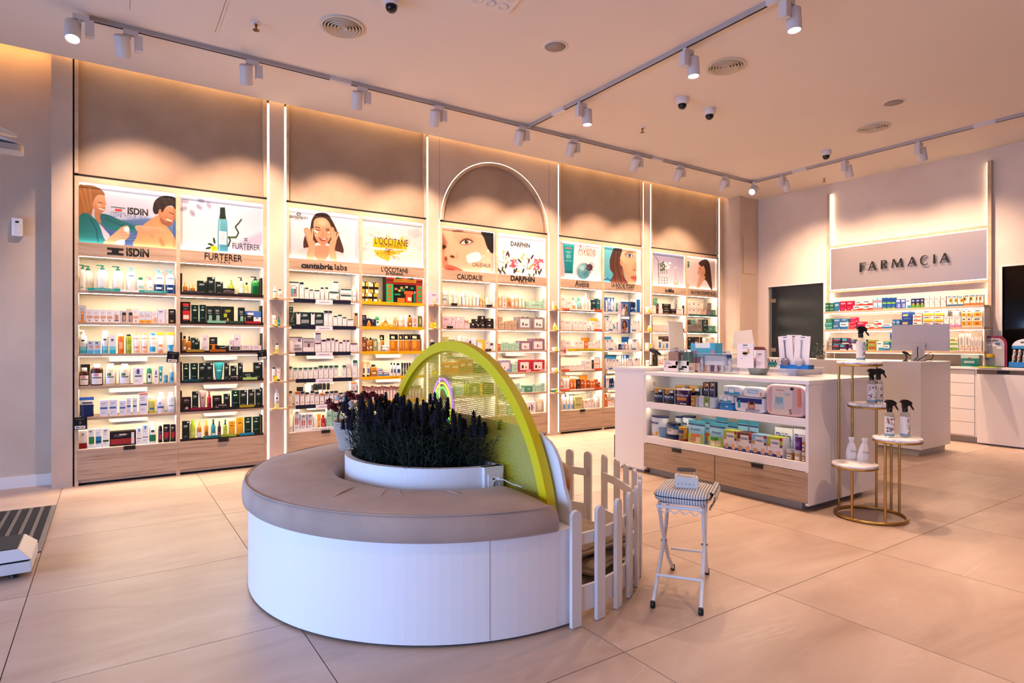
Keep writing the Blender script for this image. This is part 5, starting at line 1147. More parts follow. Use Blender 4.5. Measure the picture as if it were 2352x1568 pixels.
def print_text(mb, d, y, zmax=.8):
    rg = random.Random(d['seed'] * 13 + 5)
    x = .16
    for k in range(3):                                   # a brand word and lines of small print
        w = rg.uniform(.1, .2); mb.quad([(x - .5, y, .77), (x + w - .5, y, .77), (x + w - .5, y, .805), (x - .5, y, .805)], d['brand']); x += w + .03
    for z in (.69, .65, .24, .20, .16):
        w = rg.uniform(.3, .62); mb.quad([(-.34, y, z), (-.34 + w, y, z), (-.34 + w, y, z + .013), (-.34, y, z + .013)], d['txt'])
_pm = {}
def pmesh(kind, key):
    if (kind, key) in _pm: return _pm[(kind, key)]
    d = ST[key]; mb = MB(); extra = None; m = M_PRINT; name = KN[kind][0]
    b = d['body']
    if kind in 'bgd':
        mb.box(-.5, .5, -.5, .5, 0, 1, b)
        y = -.502
        for k, (x0, x1, z0, z1, c) in enumerate(d['ar']):
            yy = y - .002 * (k + 1)
            mb.quad([(x0 - .5, yy, z0), (x1 - .5, yy, z0), (x1 - .5, yy, z1), (x0 - .5, yy, z1)], c)
        if kind == 'b': print_text(mb, d, y - .0015)
        if kind == 'b' and d['ar'] and d['ar'][0][3] >= .97: mb.quad([(-.5, -.5, 1.002), (.5, -.5, 1.002), (.5, .5, 1.002), (-.5, .5, 1.002)], d['ar'][0][4])
        if kind == 'g':
            for s in (-1, 1): mb.add([(.0, -.53, .98), (s * .22, -.6, 1.04), (s * .26, -.5, .93)], [(0, 1, 2)], d['ar'][-1][4])
    elif kind in 'prsac':
        m = M_GLOSS; N = 20
        if kind == 'p': prof = [(.46, 0), (.5, .02), (.5, .62), (.44, .72), (.26, .80), (.16, .815)]; top = .815
        elif kind == 'r': prof = [(.46, 0), (.5, .02), (.5, .70), (.46, .78), (.26, .84)]; top = .84
        elif kind == 's': prof = [(.46, 0), (.5, .02), (.5, .60), (.44, .68), (.24, .71)]; top = .71
        elif kind == 'a': prof = [(.48, 0), (.5, .015), (.5, .82), (.46, .88), (.38, .90)]; top = .90
        else: prof = [(.48, 0), (.5, .01), (.5, .93), (.485, .935), (.485, .94)]; top = .94
        mb.lathe([(r, z, b) for r, z in prof], N)
        # printed bands follow the front half of the barrel
        for k, (x0, x1, z0, z1, c) in enumerate(d['ar']):
            rr = .503 + .004 * k; a0, a1 = R(-90 + (x0 - .5) * 150), R(-90 + (x1 - .5) * 150)
            sc = top * .92 if kind != 'c' else 1
            n = 10 if x0 > 0 or x1 < 1 else 24
            if n == 24: a0, a1 = 0, 2 * PI
            lo = [(rr * math.cos(a0 + (a1 - a0) * i / n), rr * math.sin(a0 + (a1 - a0) * i / n), max(.02, z0 * sc)) for i in range(n + 1)]
            hi = [(x, y, min(z1 * sc, top * .84 if kind != 'c' else .95)) for x, y, _ in lo]
            mb.rings([lo, hi], None, 0, False, False, True, c)
        cp = MB(); q = d['cap']
        if kind == 'p':
            cp.lathe([(.17, .80, q), (.20, .81, q), (.20, .88, q), (.08, .885, q), (.07, .94, q)], 14).box(-.14, .14, -.13, .13, .94, .975, q).box(-.55, .0, -.06, .06, .95, .985, q); extra = ('pump', cp.mesh('pump', M_GLOSS))
        elif kind == 'r': cp.lathe([(.27, .83, q), (.28, .84, q), (.28, .985, q), (.24, 1, q)], 16); extra = ('cap', cp.mesh('cap', M_GLOSS))
        elif kind == 's': cp.lathe([(.25, .70, q), (.25, .78, q), (.18, .80, q), (.17, .98, q), (.12, 1, q)], 14); extra = ('spray_cap', cp.mesh('spray_cap', M_GLOSS))
        elif kind == 'a': cp.lathe([(.40, .89, q), (.40, .97, q), (.34, 1, q)], 16); extra = ('cap', cp.mesh('cap', M_GLOSS))
        else: cp.lathe([(.51, .93, q), (.515, .94, q), (.515, .99, q), (.49, 1, q)], 24); extra = ('lid', cp.mesh('lid', M_GLOSS))
    elif kind == 't':
        rs = []; N = 16; zs = [(.12, .30, .42), (.2, .36, .42), (.6, .44, .3), (.9, .5, .1), (1.0, .5, .04)]
        for z, rx, ry in zs: rs.append([(rx * math.cos(2 * PI * i / N), ry * math.sin(2 * PI * i / N), z) for i in range(N)])
        m = M_GLOSS; mb.rings(rs, None, 0, True, True, True, b)
        for k, (x0, x1, z0, z1, c) in enumerate(d['ar']):
            P = []
            for z in (max(.14, z0), z1):
                t = np.interp(z, [q[0] for q in zs], [q[2] for q in zs]); w = np.interp(z, [q[0] for q in zs], [q[1] for q in zs])
                P.append([((u - .5) * 2 * w * .98, -math.sqrt(max(0, 1 - ((u - .5) * 1.96) ** 2)) * t - .012 - .004 * k, z) for u in np.linspace(x0, x1, 9)])
            mb.rings(P, None, 0, False, False, True, c)
        cp = MB().lathe([(.30, 0, d['cap']), (.31, .01, d['cap']), (.30, .12, d['cap']), (.2, .125, d['cap'])], 16); extra = ('cap', cp.mesh('cap', M_GLOSS))
    elif kind == 'j':
        m = M_GLOSS; mb.lathe([(.46, 0, b), (.5, .04, b), (.5, .6, b), (.46, .66, b)], 22)
        for k, (x0, x1, z0, z1, c) in enumerate(d['ar']):
            rr = .504 + .004 * k; a0, a1 = (R(-90 + (x0 - .5) * 150), R(-90 + (x1 - .5) * 150)) if x1 - x0 < 1 else (0, 2 * PI)
            lo = [(rr * math.cos(a0 + (a1 - a0) * i / 16), rr * math.sin(a0 + (a1 - a0) * i / 16), z0 * .64) for i in range(17)]
            mb.rings([lo, [(x, y, min(.6, z1 * .64)) for x, y, _ in lo]], None, 0, False, False, True, c)
        cp = MB().lathe([(.5, .66, d['cap']), (.52, .68, d['cap']), (.52, .96, d['cap']), (.48, 1, d['cap'])], 22); extra = ('lid', cp.mesh('lid', M_GLOSS))
    elif kind == 'f':
        m = M_GLOSS; zs = [(0, .46, .5), (.06, .49, .48), (.35, .47, .4), (.7, .49, .2), (.86, .5, .06), (1, .5, .03)]; N = 10; rs = []
        for z, w, t in zs:
            lo = [(-w + 2 * w * i / N, -t * math.sin(PI * (.12 + .76 * i / N)) , z) for i in range(N + 1)]
            rs.append(lo + [(x, -y * .6, zz) for x, y, zz in reversed(lo)])
        mb.rings(rs, None, 0, True, True, True, b)
        for k, (x0, x1, z0, z1, c) in enumerate(d['ar']):
            P = []
            for z in np.linspace(z0, z1, 5):
                w = np.interp(z, [q[0] for q in zs], [q[1] for q in zs]); t = np.interp(z, [q[0] for q in zs], [q[2] for q in zs])
                P.append([(-w + 2 * w * u, -t * math.sin(PI * (.12 + .76 * u)) - .02 - .006 * k, z) for u in np.linspace(x0, x1, 9)])
            mb.rings(P, None, 0, False, False, True, c)
    elif kind == 'k':                                     # soft pack
        m = M_GLOSS; rs = []
        for y, q in ((-.5, .86), (-.44, .97), (-.2, 1), (.2, 1), (.44, .97), (.5, .86)):
            P = []
            for i in range(24):
                a = 2 * PI * (i + .5) / 24; ca_, sa_ = math.cos(a), math.sin(a)
                P.append((.5 * q * math.copysign(abs(ca_) ** .35, ca_), y, .5 + .5 * q * math.copysign(abs(sa_) ** .35, sa_)))
            rs.append(P)
        mb.rings(rs, None, 0, True, True, True, b)
        for k, (x0, x1, z0, z1, c) in enumerate(d['ar']):
            yy = -.505 - .004 * k; g = lambda t: .5 + (t - .5) * .84
            mb.quad([(g(x0) - .5, yy, g(z0)), (g(x1) - .5, yy, g(z0)), (g(x1) - .5, yy, g(z1)), (g(x0) - .5, yy, g(z1))], c)
    for wd, x0, x1, z0, z1, c in d['words']:               # words printed on the front
        tm = text_mesh(wd, x1 - x0, z1 - z0, 0, .012)
        V = []
        for v in tm.vertices:
            x, z = v.co.x + (x0 + x1) / 2, v.co.y + (z0 + z1) / 2
            if kind == 'c':
                a = R(-90 + (x - .5) * 150); V.append((.53 * math.cos(a), .53 * math.sin(a), z))
            elif kind == 'f':
                t = np.interp(z, [q[0] for q in zs], [q[2] for q in zs]); V.append((x - .5, -t - .05, z))
            else: V.append((x - .5, -.53, z))
        mb.add(V, [tuple(p.vertices) for p in tm.polygons], c)
        bpy.data.meshes.remove(tm)
    me = mb.mesh(name, m)
    _pm[(kind, key)] = (me, extra)
    return _pm[(kind, key)]
KN = {'b': ('carton', 'box', .75), 'p': ('pump_bottle', 'bottle', 1), 'r': ('bottle', 'bottle', .8), 's': ('spray_bottle', 'bottle', 1), 'a': ('aerosol_can', 'can', 1), 't': ('tube', 'tube', .7), 'j': ('jar', 'jar', 1),
      'f': ('pouch', 'pouch', .45), 'g': ('gift_box', 'box', .7), 'd': ('display_card', 'card', .2), 'c': ('tin', 'tin', 1), 'k': ('soft_pack', 'pack', .6)}
COUNT = {}
def place(kind, key, cx, cyy, z, w, h, d, rz=0.0, name=None):
    me, ex = pmesh(kind, key)
    o = obj(name or KN[kind][0], me, None, (cx, cyy, z), rz, (w, d, h))
    if ex: obj(ex[0], ex[1], o)
    COUNT[o.name.split('.')[0]] = COUNT.get(o.name.split('.')[0], 0) + 1
    return o

def row(where, plane, z0, crop, items, group, lo, hi, front=.035, name_b=None, cat_b=None):
    """goods on one shelf, measured from an enlarged picture: 'kind style x0 x1 ytop [ybottom]'; plane ('y', Y) or ('x', X)"""
    ox, oy, sc = crop; ax, P = plane
    L = []
    for it in items.split(';'):
        q = it.split()
        if not q: continue
        kind, key, a, b, yt = q[0], q[1], float(q[2]), float(q[3]), float(q[4])
        yb = float(q[5]) if len(q) > 5 else None
        um = ox + (a + b) / 2 / sc
        f = (lambda u, v: on_y(u, v, P + front)) if ax == 'y' else (lambda u, v: (-on_x(u, v, P + front)[0], on_x(u, v, P + front)[1]))
        xa, xb = f(ox + a / sc, oy + yt / sc)[0], f(ox + b / sc, oy + yt / sc)[0]
        zt = f(um, oy + yt / sc)[1]; zb = f(um, oy + yb / sc)[1] if yb is not None else z0
        L.append([kind, key, xa, xb, zt, zb, yb is not None])
    lo_, hi_ = lo, hi
    base = sorted([l for l in L if not l[6]], key=lambda l: l[2] + l[3]); up = sorted([l for l in L if l[6]], key=lambda l: l[2] + l[3])
    fr, bk = [], []
    for l in base:                                        # what overlaps much stands in the back row
        l[2] = max(l[2], lo_ + .002); l[3] = min(l[3], hi_ - .002)
        if l[3] - l[2] < .008: l[3] = l[2] + .01
        if fr and l[2] < fr[-1][3] and (fr[-1][3] - l[2]) > .4 * min(l[3] - l[2], fr[-1][3] - fr[-1][2]):
            p = fr[-1]
            if l[4] >= p[4]: bk.append(l)
            else: bk.append(fr.pop()); fr.append(l)
        else: fr.append(l)
    for rw in (fr, bk, up):
        for a, b in zip(rw[:-1], rw[1:]):
            if a[3] > b[2] and not (a[6] and (a[5] >= b[4] or b[5] >= a[4])):
                m_ = (a[3] + b[2]) / 2; m_ = min(max(m_, a[2] + .01), b[3] - .01); a[3] = m_; b[2] = m_
    for ri, rw in enumerate((fr, bk, up)):
        for k, (kind, key, xa, xb, zt, zb, st) in enumerate(rw):
            w = max(.008, (xb - xa) - .003); h = max(.012, zt - zb)
            if kind in 'bgtf' and not st: h = max(.02, h - .004 * (kind == 'b'))
            dd = KN[kind][2]
            d = w if dd == 1 else min(.105, max(.03, w * dd))
            if kind == 'd': d = .008 if w > .06 else .11
            if kind == 'd' and w <= .06: w = max(w, .012)
            d = min(d, .11)
            yy = front + d / 2 + (.125 if ri == 1 else 0) + (.19 if kind == 'd' and d < .02 and ri == 1 else 0)
            yy = min(yy, .275 - d / 2)
            c = (xa + xb) / 2; zz = zb + .0005
            if ri == 2 and st:                             # rest on the tallest thing that reaches below
                s = [l[4] for l in fr if l[2] < c < l[3] and l[4] <= zb + .06]
                s += [l[4] for l in up if l is not rw[k] and l[2] < c < l[3] and l[4] <= zb + .03 and l[4] > 0]
                if s: zz = max(s) + .0006; h = max(.012, zt - zz)
            nm = (name_b or ('flat_box' if w > 1.05 * h else ('slim_carton' if w < .05 else None))) if kind == 'b' else None
            if ax == 'y': o = place(kind, key, c, P + yy, zz, w, h, d, 0, nm)
            else: o = place(kind, key, P + yy, -c, zz, w, h, d, R(-90), nm)
            ph = ST[key]['ph']; pos = ordn[min(k, 37)]
            how = '%s from left' % pos if ri == 0 else ('%s in back row' % pos if ri == 1 else '%s of those stacked' % pos)
            lb = '%s, %s, %s' % (ph, how, where)
            if len(lb.replace('-', '').split()) > 16: lb = lb.replace(' from left', ' along').replace(' of those stacked', ' stacked').replace(' in back row', ' behind').replace(' shelf of ', ' shelf, ')
            if len(lb.split()) > 16: lb = lb.replace(' with ', ', ').replace(' the ', ' ').replace(' and ', '/')
            tag(o, lb, cat_b if (kind == 'b' and cat_b) else KN[kind][1], group)

ca = (160, 560, 5.225); cb = (400, 580, 5.225); cc = (160, 840, 5.225); cd = (400, 840, 6.032); ce = (640, 610, 7.465); cf = (810, 600, 6.819); cg = (600, 720, 4.6125)
ci = (980, 640, 7.129); cj = (980, 680, 5.227); ck = (1270, 640, 6.819); cl = (1260, 730, 5.6); cm = (1470, 560, 6.032)
WALLROWS = [
 (0, 0, ca, 'p wp 112 198 243; p wp 145 285 235; p wp 322 465 245; p wp 512 648 260; p wb 678 805 272; r wc 805 900 400; p wpk 922 1012 395; p wn 1015 1140 300; p wn 1150 1273 308'),
 (0, 1, ca, 'b bo 95 197 732; b wf 198 280 780; b wf 281 362 783; b wf 363 440 785; b wf 441 520 788; b wg3 521 600 793; b wd 601 680 795; b wd 681 757 795; b krf 683 750 768; b wf 758 832 775; b by 833 905 803; b by 906 978 803; b wo 979 1052 806; b pv 1054 1145 780; b slim 1148 1184 782; b bk 1187 1273 778'),
 (0, 2, ca, 'p tg 102 212 1030; b bo2 213 292 1160; b bo2 293 372 1160; a tg 383 465 1040; b tg 473 557 1090; a roo 578 655 1078; a rol 672 745 1085; a tor 768 842 1070; a tor 860 938 1070; a tbl 960 1035 1072; t tor 1043 1140 1060; t tbl 1157 1270 1060'),
 (0, 3, cc, 'f fbl 120 242 -12; r rbr 96 236 24; r rbr 245 405 -22; r rcr 420 560 -25; r rcr 588 735 -22; b wl 760 885 18; r rgn 922 990 -10; b wl 1012 1064 40; t tbt 1066 1120 8; j jlb 1130 1180 112; r rlb 1198 1256 46'),
 (0, 4, cc, 'f fnv 108 293 378; b wbl 360 465 408; b wbl 472 572 400; b wbl 595 680 410; b wbl 682 738 378; b wbl 755 812 378; b wbr 832 937 328; r ryg 943 1030 370; r rwb 1045 1150 320; r rcl 1165 1273 318'),
 (0, 5, cc, 'b wrd 97 210 775; b wgn 222 298 755; b wbp 305 385 752; b wgb 392 472 745; b kr 478 798 782; b wsq 802 868 745; b wsq 873 945 710; p rgnw 955 1040 665; p rkp 1062 1115 670; b kr2 1125 1205 700; b kr2 1210 1273 700'),
 (1, 0, cb, 'd pnk 70 98 247; s rabg 105 165 360; s rabg 172 196 392; s rabg 198 255 388; b kg 280 395 333; b kg 400 493 290; b kg 500 588 345; b kci 592 728 425; s rlm 684 748 312; p rgc 772 845 292; r rlk 850 893 358; p rgk 930 1035 282; d pnk 1045 1082 305'),
 (1, 1, cb, 'd pnk 70 94 590; b krd 96 197 585; f fkg 205 298 628; f fkg 302 386 625; b kgt 388 477 637; b kgt 478 570 637; b kyl 580 720 642; b kgt 770 850 655; b bk 862 950 740; b wsq 953 1044 770; b blx 862 1044 702 738; d pnk 1048 1078 637'),
 (1, 2, cb, 'd pnk 70 97 957; r rab 99 154 1000; s rab 156 212 1003; b kg 220 310 1015; b kg 240 308 1045; b wpi 336 408 985; b kor 425 520 1010; b kg 527 658 1110; b wpi 662 710 1037; b wpi 712 802 983; b wpi 806 932 1108; b wpi 934 1050 1110; d pnk 1055 1082 968'),
 (1, 3, cb, 'd pnk 70 98 1313; f fkg 105 187 1328; f fkg 192 292 1325; b kg 300 384 1320; b kg 386 470 1320; t ttl 482 600 1318; b kg 602 662 1320; b kg 680 752 1352; b kg 768 826 1318; b kgt 832 952 1430; b kg 958 1054 1315; d pnk 1056 1082 1315'),
 (1, 4, cd, 'd pnk 82 110 350; b krs 114 238 430; b kg 250 338 350; t tpk 346 452 340; s rrd 458 520 350; b krs 537 662 410; b kg 690 776 385; f fkg 796 910 338; b kg 914 1012 332; b kg 1032 1116 324; b kg 1132 1216 320; d pnk 1220 1250 305'),
 (1, 5, cd, 'b kg 112 218 762; r rlm 222 298 750; s ratg 315 385 772; s rye 418 480 750; s rtl 512 580 742; s rdr 602 655 768; s rol 682 742 746; f fgo 757 848 768; f fgo 860 968 715; f fkg 972 1080 708; f fkg 1088 1194 704; d pnk 1208 1250 680'),
 (2, 0, ce, 'b wgp 166 345 270; b wgk 358 432 275; b wgk 446 513 368; b wgk 530 592 402; b wgk 612 705 410; b wgk 718 775 365; b wgk 797 852 363; b wgo 868 1032 437; b wgk 935 1022 272 436; b wor 1058 1255 496; b wor 1060 1253 397 494; r rcl 1265 1340 340'),
 (2, 1, ce, 'b kgd 157 287 887; b kgd 174 250 706 886; b kgw 292 534 790; b kgw 542 770 795; b wgk 776 848 765; b wgk 850 917 768; b wgk 940 1006 850; b wgk 1012 1087 833; b wgk 1097 1166 876; b wgk 1180 1282 912; b kft 1300 1370 802'),
 (2, 2, ce, 'b wpw 157 406 1215; b slv 412 616 1233; b wpu 622 728 1312; b wpu 624 728 1152 1310; b wpu 736 814 1262; b wpu 818 890 1240; b wpu 902 956 1236; b wpu 970 1024 1262; b wpu 1040 1097 1302; b wpu 1102 1152 1266; b wpu 1163 1217 1267; b wpu 1228 1356 1322'),
 (2, 3, cg, 'b wgr 287 330 555; b wgr 340 383 568; b wgr 394 437 568; b wgr 448 491 567; b wgr 501 544 565; b wgr 555 600 562; b wgr 609 656 545; b wgr 665 709 545; b wgr 719 762 545; b wgr 773 819 543; b wgr 858 901 543; b wt 908 946 528; b wgr 968 1020 487'),
 (2, 4, cg, 'j rbk 590 634 748; j rbk 637 686 740; j rbk 690 724 742; j rbk 736 768 742; t twh 495 575 755; f fbl 410 482 785; b wkt 284 330 815; b wot 358 405 822; b wkt 413 458 822; b wkt 466 509 830; b wkt 519 565 815; b wkt 569 613 825; b wot 622 666 840; b wkt 673 720 822; b wkt 726 766 818; b wkt 773 816 815; b wkt 823 868 835; b wkt 880 932 835; b wkt 941 978 812; b wkt 986 1020 812; b wot 946 1012 725 808'),
 (2, 5, cg, 'b wt 286 336 1195; b wrs 346 410 1017; b wrs 413 482 1060; b wrs 488 548 1055; s rww 552 586 1042; t tog 597 636 1065; r trd 638 684 1075; b mint 690 752 1012; b mint 756 815 1025; b mint 820 870 1060; b wt 875 930 1080; b mint 935 990 1060'),
 (3, 0, cf, 'g gyb 143 235 495; g gyb 237 388 497; g gyb 144 246 320 492; g gyb 250 406 335 494; g adv 524 1100 256; j jye 410 455 596'),
 (3, 1, cf, 'b nv 145 216 835; b nvo 222 288 890; b nv 290 356 902; r rcg 302 346 852; r rgn 360 426 835; j jye 432 474 985; b yl 478 560 950; b yl 562 640 985; s rabg 566 612 880; s rgd 632 664 872; s rgd 667 708 862; s rpk 716 822 840; r rww 825 868 832; r rab 874 930 842; b rsw 936 1022 860; b olv 1029 1088 850'),
 (3, 2, cf, 'b brn 145 215 1180; r rab 217 256 1205; r rab 258 320 1196; b grb 322 388 1206; r rcg 392 450 1212; j jwh 470 600 1315; f fam 492 566 1152; f fam 572 720 1142; f fam 728 800 1142; f fam 804 912 1142; f fam 917 1080 1142'),
 (3, 3, cg, 't tsh 1067 1112 500; t tsh 1115 1160 506; r rab 1160 1236 542; j jtn 1240 1300 610; j jtn 1242 1298 575 608; j jtn 1303 1368 612; r rbw 1370 1398 520; r rbw 1400 1428 522; r rbw 1430 1485 526; t tdk 1487 1512 522; t tdk 1514 1540 522; t tdk 1542 1566 522; t tdk 1568 1592 522'),
 (3, 4, cg, ';'.join('b rg %d %d %d' % (1066 + 33 * i, 1096 + 33 * i, 758 + (i % 3) * 6) for i in range(19))),
 (4, 0, ci, 'j jpl 252 356 205; r rcg 362 442 188; r rbs 446 498 210; r rcg 522 580 240; r rbs 582 642 200; r rcg 646 696 210; r rcg 702 748 286; r rcg 756 812 216; r rbs 818 868 250; s rgd 872 920 256; s rgd 922 960 312; r rcg 967 1030 302; t rbs 1034 1092 300'),
 (4, 1, ci, 'b pk 252 405 610; b pk 412 470 617; b pk 474 528 678; b pk 530 618 676; b pk 532 616 626 674; b pk 622 708 728; b rse 624 690 682 726; b blk 712 808 720; b blk 812 880 742; b blk 884 962 735; b blk 966 1098 742; b blk 770 866 660 738; b blk 870 958 608 732; b blk 968 1096 652 740'),
 (4, 2, ci, 'b oli 252 362 945; b gry 378 458 990; r rcg 512 592 935; b wsk 602 812 960; b wyl 832 952 1000; b wpi 958 1030 1012; b wch 1034 1122 1036'),
 (4, 3, cj, 'b or 192 292 792; b or 296 390 795; b orb 394 476 757; b orb 480 558 757; b kg 562 640 812; b kg 644 740 808'),
 (4, 4, cj, 'r rcg 184 250 1040; r rcg 260 330 1060; b mint 340 440 1080; s rol 452 480 1005; s rol 488 520 1005; b olv 522 632 1046; b yl 640 672 1040; b bkb 680 752 1034; b bkb 756 830 1034'),
 (5, 0, ci, 's rpe 1180 1240 226; b rsw 1244 1310 290; r ror 1314 1386 262; r rpk 1390 1448 276; r rpe 1452 1510 265; r rcg 1514 1565 270; r rcg 1568 1618 276; b mint 1624 1690 432; b mint 1692 1756 432; b mint 1626 1688 376 430; b mint 1758 1820 430; b mint 1824 1886 430; b mint 1760 1884 366 428; b mint 1895 1945 318'),
 (5, 1, ci, 'b bge 1177 1272 712; b bge 1178 1248 622 710; b bge 1282 1328 695; b bge 1332 1390 762; b bge 1334 1388 690 760; b bge 1402 1478 752; b bge 1404 1476 682 750; g ggr 1494 1722 628; g ggr 1732 1944 634'),
 (5, 2, ci, 'b or 1174 1205 1056; b mint 1208 1256 1056; b mint 1260 1350 1118; b mint 1262 1348 1042 1116; b mint 1354 1382 1060; b mint 1386 1438 1055; b mint 1442 1520 1118; b mint 1444 1518 1042 1116; g gmv 1526 1712 1018; g gmv 1718 1938 980'),
 (5, 3, ci, 'g gll 1180 1378 1338; b mint 1392 1494 1468; b mint 1394 1492 1398 1466; b mintw 1436 1494 1325 1396; g grd 1502 1712 1326; g grd 1722 1940 1326'),
 (5, 4, cj, 'b mint 872 950 1080; b mint 955 1040 1060; b mint 1046 1120 1042; b mint 1126 1176 1100; b gnt 1180 1270 1072; b mint 1273 1304 1050; b mint 1307 1338 1072; b mint 1341 1372 1058; b mint 1376 1424 1040'),
 (5, 5, cj, 'b wt 870 960 1290; b mint 970 1060 1300; b wt 1070 1130 1280; b wt 1140 1204 1270; b wsk 1212 1310 1266; f fgz 1318 1420 1240'),
 (6, 0, ck, 'b wt 118 210 258; b wt 216 300 340; p rop 312 356 298; r rcl 358 390 380; s rtq 394 455 286; r rww 460 506 290; s rww 510 560 226; r rww 562 604 330; b tlk 608 680 330; b tl 682 755 308'),
 (6, 1, ck, 'b wt 120 168 622; b wt 172 296 642; b wt 326 394 642; b wt 402 468 645; b wt 474 540 655; j jwh 545 592 712; b wt 600 664 662; b wt 668 742 716; b wt 670 742 650 714; d pyl 582 705 618 645'),
 (6, 2, ck, 'b wtr 120 160 956; b wt 162 195 950; b wt 198 280 966; b wt 284 340 1052; b wt 346 402 970; b wt 405 490 966; b or 498 545 975; b wt 552 612 990; b wt 615 662 992; b wt 665 712 966; b wt 716 762 946; d por 616 736 922'),
 (6, 3, ck, 'b wt 120 208 1360; b wt 212 284 1352; b wt 290 356 1346; b wt 360 428 1346; b wt 432 497 1346; b wt 442 496 1282 1344; b wt 502 608 1272; b bkb 616 640 1266; b wto 646 730 1222; b wt 736 774 1252'),
 (6, 4, cl, 'b wtr 154 188 760; r rwo 196 236 746; r rwo 240 278 746; r roo 282 324 750; r roo 327 362 752; b bkb 366 410 785; b orb 413 455 785; b or 458 490 800; b orb 493 530 796; b or 534 570 806; b or 573 600 806; b orb 603 634 786; b orb 639 684 826; d por 536 640 746'),
 (6, 5, cl, 'r rwl 178 232 986; r rwl 238 280 990; r rwl 284 332 1000; b oli 338 436 1012; b wre 452 514 1052; b wt 517 550 1032; b wt 554 583 1032; r rww 588 664 1000'),
 (7, 0, ck, 'd pblue 842 1134 276; d pblue 804 826 300; r rcl 830 862 330; r rbl 866 918 310; r rww 920 958 312; r rbs 962 1000 315; r rgt 1004 1046 345; r rwl 1092 1140 320; r rww 1150 1200 345; r rdb 1222 1262 322; r rdb 1264 1308 330; d pblue 1314 1394 326'),
 (7, 1, ck, 'd pcy 808 1044 570; b wbs 822 880 600; b wbs 884 925 650; b wbs 928 946 682; b wbs 986 1044 672; s rtl 948 982 710; b wbs 1060 1110 660; b wbs 1120 1170 660; b wbs 1212 1242 700; b wbs 1247 1284 650; b wbs 1287 1320 652; b wbs 1323 1365 650; d pblue 1248 1394 616'),
 (7, 2, ck, 'd pblue 808 968 910; d pcy 978 1084 905; b wbs 826 890 946; b wbs 893 953 946; s rww 958 1000 930; s rww 1003 1030 975; s rdb 1046 1084 985; r rbl 1088 1130 996; r rpk 1134 1190 992; r rcl 1194 1234 990; b wbs 1242 1332 945; d pblue 1250 1394 908'),
 (7, 3, ck, 'd pblue 808 980 1202; d pcy 986 1164 1200; b wbs 830 880 1246; b wbs 884 928 1256; b wbs 932 980 1256; b wbs 984 1034 1256; s rcl 1046 1086 1222; s rww 1090 1124 1206; s rww 1127 1165 1206; b wbs 1172 1204 1242; b wbs 1207 1238 1242; b wbs 1262 1370 1240; d pblue 1248 1394 1196'),
 (7, 4, cl, 'd pblue 722 736 730; b wbs 740 780 770; r rdb 786 812 752; r rdb 815 842 748; b wbs 850 900 760; b wbs 905 960 760; b wbs 1000 1080 765; b wbs 1090 1170 760'),
 (7, 5, cl, 'b or 722 752 976; b wto 763 800 964; b wto 804 842 1010; b wto 850 900 980; b wto 905 960 980; b or 1000 1060 985'),
 (8, 0, cm, 'b wt 182 222 852; b gnt 204 240 750 848; b dred 225 258 820; b wt 261 320 892; b wt 264 306 832 890; b bk 312 424 905; b bk 314 424 830 903; b bk 428 502 900; b wt 430 480 835 898; b wt 506 600 890; b gry 484 516 768 886; b bk 604 636 850'),
 (8, 1, cm, ';'.join('b slim %d %d %d' % (182 + 26 * i, 206 + 26 * i, 1114 + i % 2 * 3) for i in range(16)) + '; b red 612 634 1170'),
 (8, 2, cm, 'b wbq 250 305 1322; b wgq 310 345 1350; b wbq 350 402 1350; b bkb 320 402 1280 1346; b wt 410 470 1340; b wt 480 540 1330; b wgq 600 634 1300'),
 (8, 3, cm, 'b bk 184 244 1530; b wto 250 310 1580; b wt 320 390 1560; b wgq 400 460 1560; b wt 470 540 1560; b wgq 560 632 1560'),
 (9, 0, cm, 'b wre 664 710 897; b wre 666 708 817 895; b wge 716 778 900; b wge 718 776 812 898; b woe 784 842 902; b woe 786 840 822 900; b pke 850 920 898; b gye 928 990 900; b gye 930 988 818 898; b gnt 1000 1060 912'),
 (9, 1, cm, 'b gye 668 708 1122; b gye 712 752 1122; b gye 756 796 1122; b gye 800 862 1124; b dred 676 698 1050 1120; b gnt 704 758 1056 1120; b gye 800 860 1046 1122; b kgd 868 942 1046; b gnt 946 1012 1132; b gnt 1016 1078 1132'),
 (9, 2, cm, 'b bk 664 712 1286; b bk 716 740 1340; b kora 746 864 1286; b wt 900 960 1296; b woe 970 1034 1372; b woe 972 1032 1290 1370'),
 (9, 3, cm, 'b wt 668 740 1560; b pke 750 800 1560; b wt 810 900 1570; b gye 960 1030 1560'),
]
SHN = ['top', 'second', 'third', 'fourth', 'fifth', 'lowest']
for n, s, crop, items in [(r_[0], r_[1], r_[2], r_[3]) for r_ in WALLROWS]:
    x0, x1 = BAYS[n]['x']
    row('%s shelf of %s' % (SHN[s], BAYS[n]['n']), ('y', YW), SH[s], crop, items, 'goods on the %s shelf of the %s' % (SHN[s], BAYS[n]['n']), x0, x1)

